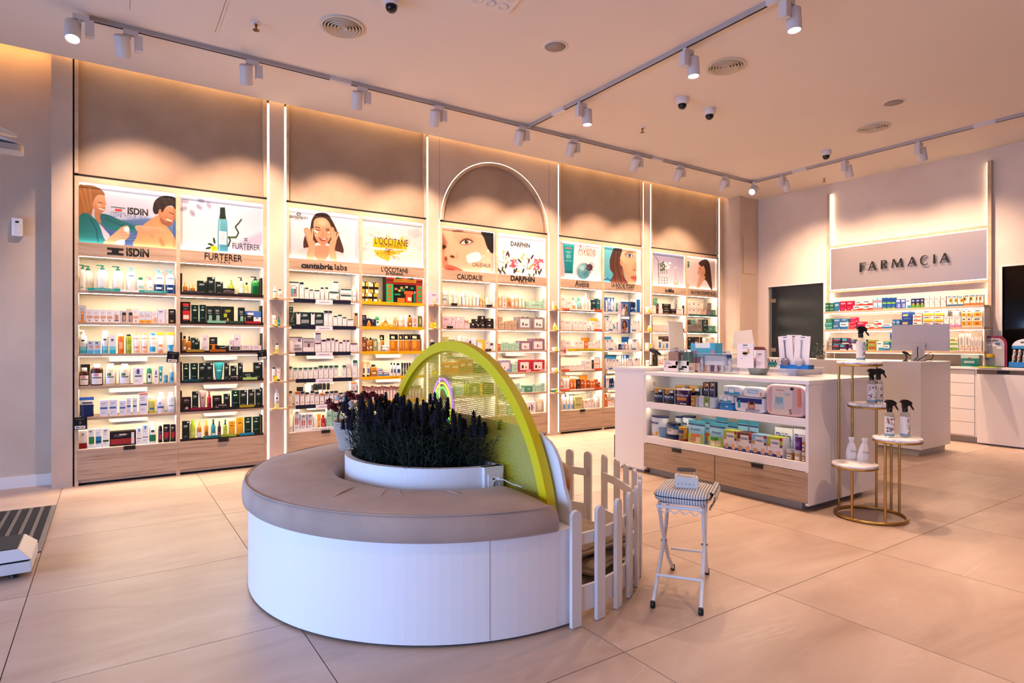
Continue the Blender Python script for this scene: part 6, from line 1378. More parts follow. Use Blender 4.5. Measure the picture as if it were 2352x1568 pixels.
# ------------------------------------------------------------------ labels on shelf edges, hanging tags, ledges on the pilasters
def strip(n, s, a, b, z0, z1, col, word=None, wcol='#e9e6ee', wh=.5, ww=.6, name='shelf_label', depth=.006):
    x0, x1 = BAYS[n]['x']; w = x1 - x0
    o = MB().box(x0 + a * w, x0 + b * w, YW - depth, YW + .002, SH[s] + z0, SH[s] + z1, col).build(name, M_PRINT, None)
    t = shelf_units[n // 2]; o.parent = t; o.matrix_parent_inverse = Matrix.Translation(-Vector(t.location))
    if word:
        xm = x0 + (a + b) / 2 * w
        lettering(word, xm, YW - depth - .0004, SH[s] + (z0 + z1) / 2, (b - a) * w * ww, (z1 - z0) * wh, mc(wcol), o, '-y', .0005)
    return o
strip(0, 0, .09, .41, .002, .024, '#17a39a', 'repairing essential', '#d8f0ee'); strip(0, 0, .60, .89, .002, .022, '#17a39a', 'daily moisture', '#d8f0ee'); strip(0, 0, .41, .60, .0, .02, '#efeeee')
for s in range(6):
    strip(1, s, 0, 1, 0, .024, '#1d1416', depth=.001)
for s, a, b, c, w in ((0, .04, .24, '#3a3338', None), (0, .68, .87, '#2a2a2c', None), (1, .31, .53, '#7fb89a', None), (1, .55, .75, '#33423a', None), (1, .78, .96, '#a0202a', None), (2, .07, .27, '#a8842a', None), (2, .34, .53, '#a85a1c', None),
                      (3, .04, .24, '#16474e', None), (3, .74, .92, '#a8c86a', None), (4, .11, .34, '#7a1430', None), (4, .70, .88, '#9a8a1c', None), (5, .26, .46, '#1f6a74', None), (5, .47, .66, '#8fa82c', None), (5, .70, .88, '#1f7a9a', None)):
    strip(1, s, a, b, .012, .036, c, w, depth=.004)
for s, a, b in ((2, .59, .70), (3, .57, .70), (4, .42, .56)): strip(1, s, a, b, .03, .062, '#1a1214', 'FURTERER', '#cfc6c8', .35, .7, depth=.005)
for s, a, b in ((0, .06, .87), (1, .03, .95), (2, .08, .87), (3, .09, .89), (4, .09, .9)):
    strip(2, s, a, b, -.036, .004, '#131831', depth=.012)
    strip(2, s, .36, .60, -.05, .0, '#ece8f2', 'cantabria labs', '#3a3350', .3, .62, depth=.016)
strip(2, 5, .1, 1, .0, .034, '#efecea', 'Farma Dorsch', '#9a8f8c', .55, .5)
for s in range(5): strip(3, s, 0, .99, -.03, .005, '#eeb214', "L'OCCITANE", '#6a4a10', .4, .14, depth=.01)
for s, a, b in ((0, .02, .2), (0, .8, .995), (1, .8, .995), (3, .02, .2), (3, .8, .995), (4, .0, .2), (4, .8, .995)): strip(6, s, a, b, -.006, .018, '#e4562a')
for s in (0, 3, 4): strip(6, s, .2, .8, -.006, .012, '#efe6e2')
strip(6, 2, .17, 1, -.012, .018, '#d9c21c', 'PROMOCION', '#3a3410', .5, .55)
for s in range(5): strip(7, s, .1, .92, -.034, -.002, '#d9d2d4', depth=.014)
for s in range(5):
    for a in ((.11, .2), (.73, .82)): strip(7, s, a[0], a[1], .0, .02, '#2f6fb4', depth=.016)
for s in (0, 1, 2): strip(9, s, .04, .95, -.02, .006, '#0f4f40', depth=.01)
for n, s, a in ((4, 0, .16), (4, 0, .82), (4, 1, .08), (4, 2, .8)): strip(n, s, a, a + .1, .0, .022, '#1d1614', depth=.02)

for (u, v, w, h, tl, lb) in ((397, 820, .098, .10, 5, 'black hanging price tag with white panel between first two bays'), (602, 815, .090, .10, -8, 'black hanging price tag with white panel on the spray-poster bay edge'), (184, 972, .10, .108, 0, 'black hanging price tag with white panel at the low outer post')):
    x, z = on_y(u, v, YW - .03)
    o = MB().box(-w / 2, w / 2, -.0015, .0015, -h / 2, h / 2, '#121113').build('price_tag', M_PRINT)
    mb = MB().box(-w * .38, w * .38, -.0025, -.001, -h * .44, -h * .2, '#e9e6e8')
    obj('tag_panel', mb.mesh('tag_panel', M_PRINT), o)
    pf = MB().box(-w * .06, w * .08, -.0025, -.001, -h * .08, h * .2, '#57504e').box(-w * .32, w * .3, -.0025, -.001, h * .33, h * .36, '#8f8a8c').box(-w * .3, -w * .05, -.003, -.0015, -h * .36, -h * .28, '#4a4a4c').box(w * .02, w * .3, -.003, -.0015, -h * .36, -h * .28, '#c98a3a')
    obj('tag_print', pf.mesh('tag_print', M_PRINT), o)
    o.location = (x, YW - .03, z); o.rotation_euler = (R(3), R(tl), 0)
    obj('hook', MB().tube([(0, 0, h / 2), (0, .012, h / 2 + .012), (0, .030, h / 2 + .006)], .0015, 6).mesh('hook', M_CHROME), o)
    tag(o, lb, 'tag', 'black hanging price tags')

PILN = ['first pilaster', 'second pilaster', 'third pilaster', 'fourth pilaster']
style('drw', 'white dropper bottle', '#ece9ee', F(.2, .6, '#c9c4cc', .2, .8), F(.78, .9, '#1f7a8a'), cap='#e4e4ec')
style('rdk', 'small white bottle with teal cap', '#e6e2e6', F(.2, .6, '#b9a9b4', .2, .8), cap='#134a4a')
style('stl', 'slim teal bottle', '#1b7f8c', F(.4, .5, '#d6e6e8', 0, 1), cap='#0f5058')
style('rpf', 'clear scent bottle with black stopper', '#d9d6c6', F(.2, .5, '#c9c29a', .2, .8), cap='#151515')
style('tsun', 'white tube with black cap', '#eeeaea', F(.6, .68, '#ee9a4a', .2, .8), cap='#141414')
style('asun', 'black-capped white canister', '#eceaea', F(.1, .5, '#d9a42c', .1, .9), cap='#121214')
style('plw', 'white pump bottle with square mark', '#e9e8ee', F(.62, .74, '#3a3a42', .3, .62), F(.3, .5, '#a9a6b4', .2, .8), cap='#f0f0f2')
style('bpk', 'pale pink carton with jar sketch', '#e9cfdc', F(.2, .5, '#c9b0c0', .6, .9), F(.72, .78, '#a07a90', .15, .6))
style('cyl', 'round yellow tin with dark dot', '#eab81c', F(.5, .8, '#3a3a3c', .55, .8), cap='#eab81c')
style('rkb', 'dark round scent bottle', '#1c1c22', F(.3, .6, '#3a3a44', .3, .7), cap='#c9c9cc')
style('bml', 'small carton with plum and yellow print', '#d9cfc8', F(.0, .5, '#7a3a5c', .5, 1), F(.0, .5, '#d9c02c', .1, .45))
style('ryw', 'small yellow and white bottle', '#e2d27a', F(.1, .5, '#c9b83a', .2, .8), cap='#ece8e0')
style('jyw', 'white jar with yellow label', '#e9e4de', F(.1, .8, '#d9c82c', .3, .8), cap='#efeae6')
style('jgr', 'green jar with white lid', '#2f6a54', F(.2, .6, '#4f8a70', .2, .8), cap='#e9e6e2')
LED_ITEMS = {(0, 0): (cb, 's drw 1190 1236 400; r rdk 1250 1297 440'), (0, 1): (cb, 't tsun 1178 1226 750; s stl 1242 1280 768'), (0, 2): (cb, 'r rpf 1218 1262 1090'), (0, 3): (cb, 'a asun 1178 1222 1378; t tsun 1228 1284 1375'), (0, 4): (cd, 'p plw 1396 1460 315'),
             (1, 0): (ci, 'b bpk 62 205 208'), (1, 1): (ci, 'j cyl 78 156 716'), (1, 2): (ci, 'r rkb 66 150 1000'), (1, 3): (ci, 'j jyw 70 140 1390'), (1, 4): (cj, 'j jgr 60 110 1300'),
             (2, 0): (ck, 'b bml 12 72 350'), (2, 1): (ck, 's ryw 18 64 690'), (2, 2): (ck, 'j jyw 16 88 1072'), (2, 3): (ck, 'j jyw 12 80 1396'), (2, 4): (cl, 'j jgr 62 122 912'),
             (3, 0): (cm, 'j jyw 102 146 870; b wt 150 172 850'), (3, 1): (cm, 'r ryw 122 160 1130'), (3, 2): (cm, 'b jyw 112 170 1365'), (3, 3): (cm, 'j jyw 112 160 1610'), (3, 4): (cm, 'j jgr 112 160 1880')}
_led_me = MB().box(-.5, .5, -.115, -.001, -.018, 0).mesh('ledge', M_FRAME)
for p, (a, b) in enumerate(PIL):
    w = b - a + .012
    for s in range(5):
        z = SH[s] - .008; cx0 = (a + b) / 2
        o = obj('ledge_shelf', _led_me, None, (cx0, YW, z), 0, (w, 1, 1))
        tag(o, 'small oak ledge shelf, %s down the %s' % (ordn[s], PILN[p]), 'shelf', 'ledge shelves on the pilasters')
        me = text_mesh(str(s + 1), None, .055, .006, .02); me.materials.append(mc('#d8cb1e', .35))
        n_ = bpy.data.objects.new('number_stand', me); COL.objects.link(n_)
        n_.location = (cx0 - .035, YW - .106, z + .029); n_.rotation_euler = (R(90), 0, 0)
        obj('foot', MB().box(-.02, .02, -.0295, -.0265, -.008, .02).mesh('foot', mc('#d8cb1e', .35)), n_)
        tag(n_, 'yellow standing numeral, %s ledge down the %s' % (ordn[s], PILN[p]), 'number', 'yellow numerals on the ledges')
        if (p, s) in LED_ITEMS:
            crop, it = LED_ITEMS[(p, s)]
            row('%s ledge of %s' % (ordn[s], PILN[p]), ('y', YW - .10), z, crop, it, 'goods on the pilaster ledges', a - .02, b + .05, .02)

# two-picture display stand in front of the half-face bay
x0, z1 = on_y(1424, 692, YW - .05); x1, z0 = on_y(1447, 765, YW - .05)
t = thing('photo_stand', 'tall blue display box with two portraits in front of half-face bay', 'display', ((x0 + x1) / 2, YW - .05, z0))
bx('casing', mc('#0d3f7a'), x0 + .03, x1 + .015, YW - .045, YW - .006, z0, z1, t)
bx('side', mc('#a9a4ae', .3), x0, x0 + .03, YW - .046, YW - .006, z0, z1, t)
def mini(n):
    c = Canvas([(0, 0), (100, 0), (100, 120), (0, 120)], 26, 32).grad('#8f8fc0', '#6a6aa8')
    if n == 0:
        c.poly([(10, 60), (40, 50), (55, 70), (50, 122), (0, 122)], '#e9e6f0').ell(42, 30, 14, 18, '#8a5a44').ell(42, 16, 14, 10, '#1c1414').poly([(55, 70), (80, 60), (98, 90), (95, 122), (50, 122)], '#8a7a4a').ell(70, 50, 13, 17, '#d9a07c').poly([(66, 32), (90, 34), (96, 80), (84, 76)], '#4a2c1c')
    else:
        c.poly([(15, 90), (60, 76), (98, 70), (98, 122), (10, 122)], '#c9c4dc').poly([(12, 60), (20, 20), (50, 4), (80, 22), (84, 70), (60, 86), (20, 90)], '#2c1a18').ell(44, 46, 20, 28, '#a86e52').poly([(30, 84), (70, 74), (80, 100), (40, 122), (14, 110)], '#a86e52')
    return c
w_ = x1 - x0 - .03
for n, (f0, f1) in enumerate(((.56, .94), (.03, .42))):
    o = obj('portrait', mini(n).mesh('portrait', w_ * .74, (z1 - z0) * (f1 - f0)), t, (x0 + .035, YW - .0465, z0 + (z1 - z0) * f0))
bx('caption', mc('#e3dfe9'), x0 + .035, x1 - .01, YW - .047, YW - .045, z0 + (z1 - z0) * .45, z0 + (z1 - z0) * .53, t)
keep(t)
# round promotion wobbler
x, z = on_y(1296, 805, YW - .06)
o = MB().lathe([(0, 0), (.075, 0), (.075, .002), (0, .002)], 28, col='#e9d9d6', caps=False, smooth=False).build('price_wobbler', M_PRINT)
o.location = (x, YW - .03, z); o.rotation_euler = (R(90), 0, 0); tag(o, 'round white and red price wobbler on the green-tube bay', 'sign')
obj('wobbler_print', MB().box(-.06, .06, .03, .036, .002, .003, '#b83a34').box(.01, .05, -.03, .02, .002, .003, '#b83a34').box(-.05, 0, -.02, .01, .002, .003, '#4a4244').mesh('wobbler_print', M_PRINT), o)
obj('arm', MB().box(-.004, .004, 0, .01, -.03, .0, '#d8d0d0').mesh('arm', M_PRINT), o)

# ------------------------------------------------------------------ far wall: sign, framed shelves, back counter
PYL, PYR = (4.955, 4.915), (2.925, 2.885)
XS = 8.95
fr = thing('sign_wall_unit', 'oak framed wall unit with lettered metal sign and three medicine shelves', 'shelf unit', (XF, 3.92, 0))
bx('post', M_FRAME, XF - .06, XF, PYL[1], PYL[0], .96, 3.54, fr)
bx('post', M_FRAME, XF - .06, XF, PYR[1], PYR[0], .96, 3.54, fr)
bx('crossbar', M_FRAME, XF - .05, XF, PYR[0], PYL[1], 2.700, 2.735, fr)
bx('crossbar', M_FRAME, XF - .05, XF, PYR[0], PYL[1], 2.018, 2.052, fr)
sp = bx('sign_panel', M_STEEL, XF - .045, XF - .035, PYR[0] + .012, PYL[1] - .012, 2.066, 2.686, fr)
for y0, y1, z0, z1 in ((PYR[0] + .002, PYL[1] - .002, 2.687, 2.697), (PYR[0] + .002, PYL[1] - .002, 2.054, 2.064), (PYL[1] - .011, PYL[1] - .003, 2.06, 2.69), (PYR[0] + .003, PYR[0] + .009, 2.06, 2.69)):
    bx('halo_light', M_LEDL, XF - .042, XF - .034, y0, y1, z0, z1, fr)
for z0, z1 in ((2.74, 3.53), (1.76, 2.015), (.97, 1.66)):
    bx('led_strip', M_LEDL, XF - .035, XF - .005, PYL[1] - .022, PYL[1] - .004, z0, z1, fr)
    bx('led_strip', M_LEDL, XF - .035, XF - .012, PYR[0] + .001, PYR[0] + .010, z0, z1, fr)
bx('shelf_back', plaster_mat('shelf_back_grey', '#a08f84', '#ab9a8e'), XF - .012, XF - .002, PYR[0] + .05, PYL[1] - .05, .96, 1.66, fr)
FS = [1.725, 1.455, 1.150]
for k, z in enumerate(FS):
    bx('shelf', M_FRAME, XS, XF - .012, 2.892, 4.882, z - .036, z, fr)
    bx('led_strip', M_LED if k < 2 else M_LEDL, XS + .006, XS + .018, 2.90, 4.87, z - .042, z - .036, fr)
for y in (4.87, 2.905):
    for a, b in ((FS[1], FS[0] - .04), (FS[2], FS[1] - .04), (.96, FS[2] - .04)): bx('upright', M_TRIMW, XS + .03, XF - .02, y - .006, y + .006, a, b, fr)
keep(fr)
# FARMACIA, each letter standing off the panel on its own
_u = [(1974, 1989), (1993, 2013), (2023, 2038), (2047, 2074), (2084, 2105), (2113, 2134), (2143, 2148), (2158, 2181)]
_uv = [(603, 624), (600, 621), (597, 617), (594, 614), (590, 611), (586, 609), (584, 605), (581, 603)]
def strokes(ch):
    """thin flared capitals in a 1 x 1 box: list of polygons"""
    T, t = .17, .10
    if ch == 'F': return [[(.0, 0), (.28, 0), (.24, 1), (.04, 1)], [(.2, .9), (.98, .92), (1, 1), (.2, 1)], [(.2, .47), (.85, .46), (.85, .56), (.2, .56)]]
    if ch == 'A': return [[(0, 0), (.11, 0), (.52, .92), (.46, 1)], [(.42, 1), (.6, 1), (1, 0), (.80, 0)], [(.22, .32), (.8, .32), (.76, .40), (.26, .40)]]
    if ch == 'R': return [[(0, 0), (.26, 0), (.22, 1), (.04, 1)], [(.2, .92), (.5, .92), (.66, .84), (.68, .70), (.6, .58), (.42, .52), (.2, .52), (.2, .44), (.5, .44), (.80, .52), (.92, .70), (.88, .88), (.66, 1), (.2, 1)], [(.36, .46), (.56, .46), (1, 0), (.76, 0)]]
    if ch == 'M': return [[(0, 0), (.09, 0), (.21, 1), (.14, 1)], [(.14, 1), (.27, 1), (.54, .14), (.47, 0)], [(.46, 0), (.54, 0), (.86, 1), (.78, 1)], [(.75, 1), (.88, 1), (1, 0), (.84, 0)]]
    if ch == 'C':
        o = [(.5 + .5 * math.cos(R(a)), .5 + .5 * math.sin(R(a))) for a in range(38, 323, 15)]
        i = [(.56 + .40 * math.cos(R(a)), .5 + .42 * math.sin(R(a))) for a in range(318, 37, -15)]
        return [o + i]
    if ch == 'I': return [[(0, 0), (1, 0), (.85, 1), (.15, 1)]]
for ch, (u0, u1), (v0, v1) in zip('FARMACIA', _u, _uv):
    ya, zt = on_x(u0, v0, XF - .075); yb, zb = on_x(u1, v1, XF - .075)
    _, zt = on_x((u0 + u1) / 2, v0, XF - .075); _, zb = on_x((u0 + u1) / 2, v1, XF - .075)
    mb = MB()
    for P in strokes(ch): mb.prism([(ya + (yb - ya) * x, zb + (zt - zb) * z) for x, z in P], XF - .078, XF - .066, 'yz')
    mb.box(XF - .068, XF - .045, (ya + yb) / 2 - .004, (ya + yb) / 2 + .004, (zt + zb) / 2 - .004, (zt + zb) / 2 + .004)
    obj('letter', mb.mesh('letter', mc('#14110f', .3)), sp)

cn = (1880, 650, 7.84); co_ = (2060, 640, 7.466)
def far_row(k, items_n, items_o):
    ox, oy, sc = co_
    conv = []
    for it in items_o.split(';'):
        q = it.split()
        if not q: continue
        v = [float(e) for e in q[2:]]
        g = lambda e, o_, n_: ((o_ + e / sc) - n_) * 7.84
        v = [g(v[0], ox, 1880), g(v[1], ox, 1880)] + [g(e, oy, 650) for e in v[2:]]
        conv.append(' '.join(q[:2] + ['%.1f' % e for e in v]))
    row('%s shelf under the lettered sign' % ['top', 'middle', 'lowest'][k], ('x', XS), FS[k], cn, items_n + ';' + ';'.join(conv), 'medicine boxes on the %s shelf under the sign' % ['top', 'middle', 'lowest'][k],
        -4.876, -2.898, .015, 'medicine_box', 'box')
far_row(0, 'b mg 108 192 355; b mg 196 280 350; b mb 283 385 335; b mc 389 504 322; b mc 510 620 316; b mr 624 803 402; b mr 807 978 396; b mr 664 800 325 400; b mr 803 974 306 394; b mp 982 1060 266; b mp 1064 1143 262; b mbg 1150 1228 258; b mbg 1232 1308 258; b mbg 1312 1388 256; b mpv 1393 1476 285; b mpv 1481 1564 280',
        'b mwt 152 240 338; b mng 246 314 336; b mng 319 396 334; b mng 402 464 328; b mw 472 552 300; b mw 558 642 298; b mw 648 742 295; b mw 752 840 292; b msb 858 944 286; b msb 950 1034 285; b msb 1042 1140 290; b mso 1150 1248 270; b mso 1257 1355 265; b mso 1362 1414 262; b mso 1421 1525 264')
far_row(1, 'b mtd 110 250 782; b mtd 112 246 708 780; b mg 128 248 640 706; b mb 256 380 738; b mb 272 404 640 736; b mbt 386 530 702; b mb 408 534 640 700; b mc 545 670 770; b mc 556 680 696 768; b mc 575 694 616 694; b mc 692 838 690; b mr 846 1000 735; b mr 1006 1134 746; b mr 1006 1132 662 744; b mbt 1140 1322 722; b mb 1330 1392 650; b mb 1396 1470 650',
        'b mns 72 262 706; b mns 84 258 575 702; b mo 270 424 738; b mo 272 422 676 736; b mo 274 420 614 674; b my 440 620 744; b my 628 800 744; b my 450 630 642 742; b my 640 800 642 742; b my 452 632 540 640; b my 642 830 536 640; b mpk 806 895 640; b mpk 904 992 640; b mpk 996 1098 635; b mw 952 1046 552 632; b mh 1106 1192 664; b mh 1196 1278 664; b mh 1282 1468 660; b mh 1108 1190 540 660; b mh 1194 1280 535 660; b mh 1300 1472 528 656')
far_row(2, 'b mgk 182 242 1096; b mgk 182 242 962 1094; b mkb 246 378 1088; b mkb 250 400 988 1086; b mpt 382 500 1092; b mpt 420 546 990 1090; b mpw 540 668 1100; b mpt 590 668 1014 1098; b mgr 884 1034 1104; b mgr 886 1032 1024 1102; b mg 850 880 1010; b mwt 1042 1162 1042; b mbt 1168 1280 1110; b mtd 1184 1278 1050 1108; b mbg 1286 1342 880',
        'b mbt 70 170 1000; b mw 180 270 980; b mbt 280 370 990; b mo 380 470 1000; b mgs 480 570 1010; b my 580 680 1000; b mw 690 780 990; b mgs 790 890 1010; b mgs 904 1054 1142; b mgs 906 1052 1080 1140; b mgo 908 1050 1014 1078; b mds 1062 1156 936; b mds 1160 1256 936; b mds 1262 1322 1008; b mds 1327 1388 1008; b mds 1392 1454 1008')

bc = thing('back_counter', 'white back counter with drawers and doors under the sign wall', 'counter', (XS, 3.2, 0))
bx('worktop', M_WHITE, XS - .02, XF, 1.3, 4.86, .925, .955, bc, .003)
bx('carcass', M_WHITE2, XS + .02, XF, 1.3, 4.86, .08, .925, bc)
bx('plinth', mc('#8f8a88', .4), XS + .05, XF, 1.3, 4.86, 0, .08, bc)
for k in range(5): bx('drawer', M_WHITE, XS, XS + .02, 2.99, 3.42, .10 + .163 * k, .10 + .163 * k + .157, bc, .0015)
bx('drawer_stile', M_WHITE2, XS + .002, XS + .02, 2.965, 2.985, .09, .925, bc)
bx('door', M_WHITE, XS - .012, XS + .02, 1.9, 2.96, .02, .87, bc, .002)
bx('recess', mc('#6f5f54'), XS + .004, XS + .02, 1.9, 2.96, .875, .922, bc)
for y in (2.7, 2.3): bx('handle', M_BLACK, XS - .004, XS + .006, y - .06, y + .06, .88, .918, bc)
for y in (3.43, 4.1): bx('door', M_WHITE, XS, XS + .02, y + .003, y + .66, .1, .92, bc, .002)
keep(bc)

def counter_box(t, x0, x1, y0, y1, ztop, toe=.075):
    bx('top_slab', M_WHITE, x0 - .004, x1 + .004, y0 - .004, y1 + .004, ztop - .022, ztop, t, .002)
    bx('body', M_WHITE, x0, x1, y0, y1, toe, ztop - .022, t, .001)
    bx('plinth', mc('#b3adac', .4), x0 + .05, x1 - .04, y0 + .04, y1 - .04, 0, toe, t)
rc = thing('reception_counter', 'plain white reception counter with a monitor behind the island', 'counter', (7.8, 4.0, 0))
counter_box(rc, 7.40, 8.17, 2.964, 5.5, 1.043)
keep(rc)
dk = thing('service_desk', 'narrow white counter end with a computer, joined to the island', 'counter', (4.5, 4.3, 0))
counter_box(dk, 4.27, 5.33, 4.082, 4.478, 1.012, .03)
bx('grip', M_BLACK, 4.27, 4.30, 4.478, 4.49, .09, .32, dk)
keep(dk)

# ------------------------------------------------------------------ the island with its two lit shelves
XI = 4.27
M_LEDI = mat('led_island', '#ffffff', .5, emit=(1.0, .80, .55), strength=26.0)
isl = thing('display_island', 'white island counter with two lit shelves and oak drawers', 'counter', (4.8, 3.26, 0))
IY0, IY1 = 2.445, 4.080
bx('worktop', M_WHITE, XI - .006, 5.33, IY0 - .006, IY1, .945, .975, isl, .002)
bx('side_panel', M_WHITE, XI, 5.31, IY0, IY0 + .024, .05, .945, isl)
bx('side_panel', M_WHITE, XI, 5.31, IY1 - .022, IY1, .05, .945, isl)
bx('back_body', M_WHITE, 4.62, 5.31, IY0 + .024, IY1 - .022, .075, .945, isl)
bx('shelf', M_WHITE, XI, 4.62, IY0 + .024, IY1 - .022, .632, .690, isl)
bx('shelf', M_WHITE, XI, 4.62, IY0 + .024, IY1 - .022, .300, .366, isl)
bx('back_lining', M_CREAM, 4.60, 4.62, IY0 + .024, IY1 - .022, .366, .945, isl)
bx('led_strip', M_LEDI, XI + .03, XI + .042, IY0 + .03, IY1 - .03, .943, .945, isl)
bx('led_strip', M_LEDI, XI + .03, XI + .042, IY0 + .03, IY1 - .03, .630, .632, isl)
bx('plinth', mc('#a29c9a', .4), XI + .07, 5.22, IY0 + .09, IY1 - .01, 0, .075, isl)
_hi = MB().box(-.02, .004, -.05, .05, 0, .005).box(-.006, 0, -.05, .05, -.03, 0).mesh('handle', M_BLACK)
for y0, y1, hy in ((3.270, IY1, 3.676), (IY0 + .004, 3.264, 2.863)):
    d = bx('drawer', M_WOOD, XI - .004, XI + .016, y0, y1 - .002, .068, .294, isl, .0015)
    obj('handle', _hi, d, (XI - .004, hy, .293))
keep(isl)
t = MB().box(XI + .06, XI + .14, IY1 - .034, IY1 - .0225, .79, .91).build('wall_socket', M_WHITE2)
tag(t, 'white power socket inside the top shelf of the island', 'socket')
obj('socket_face', MB().box(XI + .065, XI + .135, IY1 - .0365, IY1 - .034, .825, .895).mesh('socket_face', M_WHITE), t)
obj('socket_hole', MB().box(XI + .08, XI + .12, IY1 - .0375, IY1 - .0365, .84, .88).mesh('socket_hole', mc('#b9aFa4'.lower())), t)

W_ = lambda s, x0, x1, z0, z1, c: (s, x0, x1, z0, z1, c)
style('cens', 'navy nutrition tin with gold lid', '#141c3c', F(.66, .95, '#b9822c', .2, .62), F(.3, .36, '#2f5aa0', .1, .9), F(.74, .9, '#e6e3ee', .64, .84), F(0, .95, '#a9acb8', .9, 1), cap='#c39a4a', words=[W_('Ensure', .16, .84, .40, .58, '#e6e9f2')])
style('cped', 'purple nutrition tin with pale lid', '#3a1d4c', F(.3, .5, '#c9822c', .25, .8), F(.0, .2, '#2a1238'), cap='#e9dfe0', words=[W_('PediaSure', .12, .88, .56, .70, '#e6dcee'), W_('850g', .5, .8, .04, .15, '#e6dcee')])
style('cgra', 'small tin with gold round mark', '#2a1d3a', F(.1, .86, '#c98a34', .12, .62), F(0, .95, '#b9b6c0', .66, 1), cap='#c39a4a', words=[W_('GRA', .16, .5, .42, .58, '#2a1a14')])
style('kgw', 'pale pack of wipes with green centre', '#c3d2e6', F(0, 1, '#7f9a58', .3, .72), F(.1, .4, '#eef0f0', .4, .62), F(.62, .7, '#4a6a3a', .38, .64))
style('kwt', 'white and turquoise pack of wipes', '#e9eef4', F(0, .36, '#2f9ad0'), F(.2, .8, '#3fb0b8', .28, .68), F(.26, .74, '#f2f6f8', .32, .64), F(.1, .24, '#c8283a', .04, .14))
style('kbl', 'bright blue pack of tissues', '#1f7fd0', F(.4, .62, '#d6e2f0', .52, .68), F(.2, .4, '#b9803a', .1, .22), F(0, 1, '#1a2a6a', 0, .08))
style('kdd', 'navy and white nappy pack with baby picture', '#ecebf4', F(.62, 1, '#1a2a7c'), F(.18, .74, '#b98068', .46, .74), F(.52, .76, '#3a2420', .52, .70), F(.3, .52, '#d9a288', .52, .70), F(.2, .78, '#2f9ab4', .05, .16), words=[W_('DODOT', .40, .86, .06, .24, '#16247a')])
style('kww', 'clear-windowed white and blue pack', '#eef0f6', F(.35, .75, '#5fb4d8', .2, .8), F(.42, .66, '#d6eaf4', .24, .76), F(.1, .5, '#e8904a', .9, 1))
style('kpk', 'speckled pink baby gift bag with cream card', '#d8b4b8', F(0, 1, '#ecd9cc', .12, .74), F(.3, .62, '#8fb4c4', .22, .46), F(.16, .38, '#c2ced6', .18, .3), F(.16, .38, '#c2ced6', .34, .48), F(.2, .48, '#e6dce0', .5, .6), F(.74, .78, '#a9c4c9', .5, .7), F(.68, .71, '#a9c4c9', .5, .7), F(.3, .98, '#e8845a', .9, 1), F(.9, 1, '#2a2420', .68, .78), F(.86, .9, '#c9a08c', .25, .5), words=[W_('S', .62, .70, .08, .24, '#5a4a48')])
style('calm', 'white and blue milk tin with navy lid', '#dde6f2', F(.0, .5, '#7fa8cc', .62, 1), F(.04, .14, '#e8a03a', .05, .4), F(.62, .7, '#9fb8d8', .1, .6), cap='#14245c', words=[W_('Almirón', .1, .6, .62, .76, '#24408a'), W_('1', .46, .56, .06, .24, '#e8952a')])
style('cnut', 'navy and white milk tin', '#1d2c5c', F(.3, .62, '#e6e4ee'), F(.62, .8, '#2f74b4'), F(.62, .7, '#d9a23a', .2, .7), F(.14, .3, '#14204a'), cap='#171d40', words=[W_('Nutribén', .2, .6, .5, .6, '#24408a')])
style('cgol', 'gold milk tin with blue oval', '#b88a2c', F(.56, .8, '#22387c', .2, .7), F(0, .16, '#8f1d2c'), F(.2, .42, '#2f4a8f', .24, .44), F(.2, .42, '#4f7a4a', .5, .68), cap='#c9a04a')
style('fal1', 'blue and green cereal pouch with orange panel', '#8fc4e0', F(0, .42, '#a9c060'), F(.86, 1, '#3f9ab8'), F(.79, .84, '#16265c'), F(.28, .42, '#d86a2a', .25, .8), F(.04, .24, '#b97a5a', .2, .55), F(.04, .3, '#e8c8ac', .6, .85), words=[W_('Almirón', .18, .78, .56, .68, '#1f3a84')])
style('fal2', 'blue and green cereal pouch with green panel', '#8fc4e0', F(0, .42, '#9fc260'), F(.86, 1, '#3f9ab8'), F(.79, .84, '#16265c'), F(.26, .40, '#2f8a34', .12, .66), F(.04, .22, '#e6dcc8', .15, .5), F(.04, .28, '#d9c9a0', .55, .82), words=[W_('Almirón', .22, .78, .54, .66, '#1f3a84')])
for kk, ph, top in (('nu1', 'cereal carton with lime top', '#b4c23a'), ('nu2', 'cereal carton with brown top', '#6a3526'), ('nu3', 'cereal carton with pale blue top', '#8fc0e4'), ('nu4', 'cereal carton with lime top and red corner', '#b8c43a')):
    style(kk, ph, '#ebe6ee', F(.66, .99, top), F(.5, .66, '#c99a54', .0, .3), F(.5, .66, '#c99a54', .75, 1), F(.5, .88, '#f2f0f4', .22, .80), F(0, .15, '#1c2f7c'), F(.06, .3, '#c9986a', .08, .34), F(.05, .32, '#d9a88c', .62, .88), F(.84, .99, '#b0283a', .82, 1), F(.5, .62, '#24408a', .86, .97), words=[W_('Nutribén', .28, .74, .64, .78, '#1f3a84')])
style('dam', 'white carton with blue lettering', '#eceaf0', words=[W_('Damira', .08, .92, .55, .82, '#1a3a8c')])
style('jbf', 'baby-food jar with brown puree', '#b07a44', F(.2, .75, '#e6dcd6', .25, .75), F(.4, .55, '#24408a', .32, .68), cap='#c9c2c4')
style('jbp', 'baby-food jar with pale puree', '#c9a878', F(.2, .6, '#e9e2dc', .3, .75), cap='#c9c2c4')
style('cpu', 'purple fruit tin', '#5a2478', F(.3, .6, '#8f5ab0', .2, .7), cap='#4a1f60')
p3 = (1470, 860, 7.838)
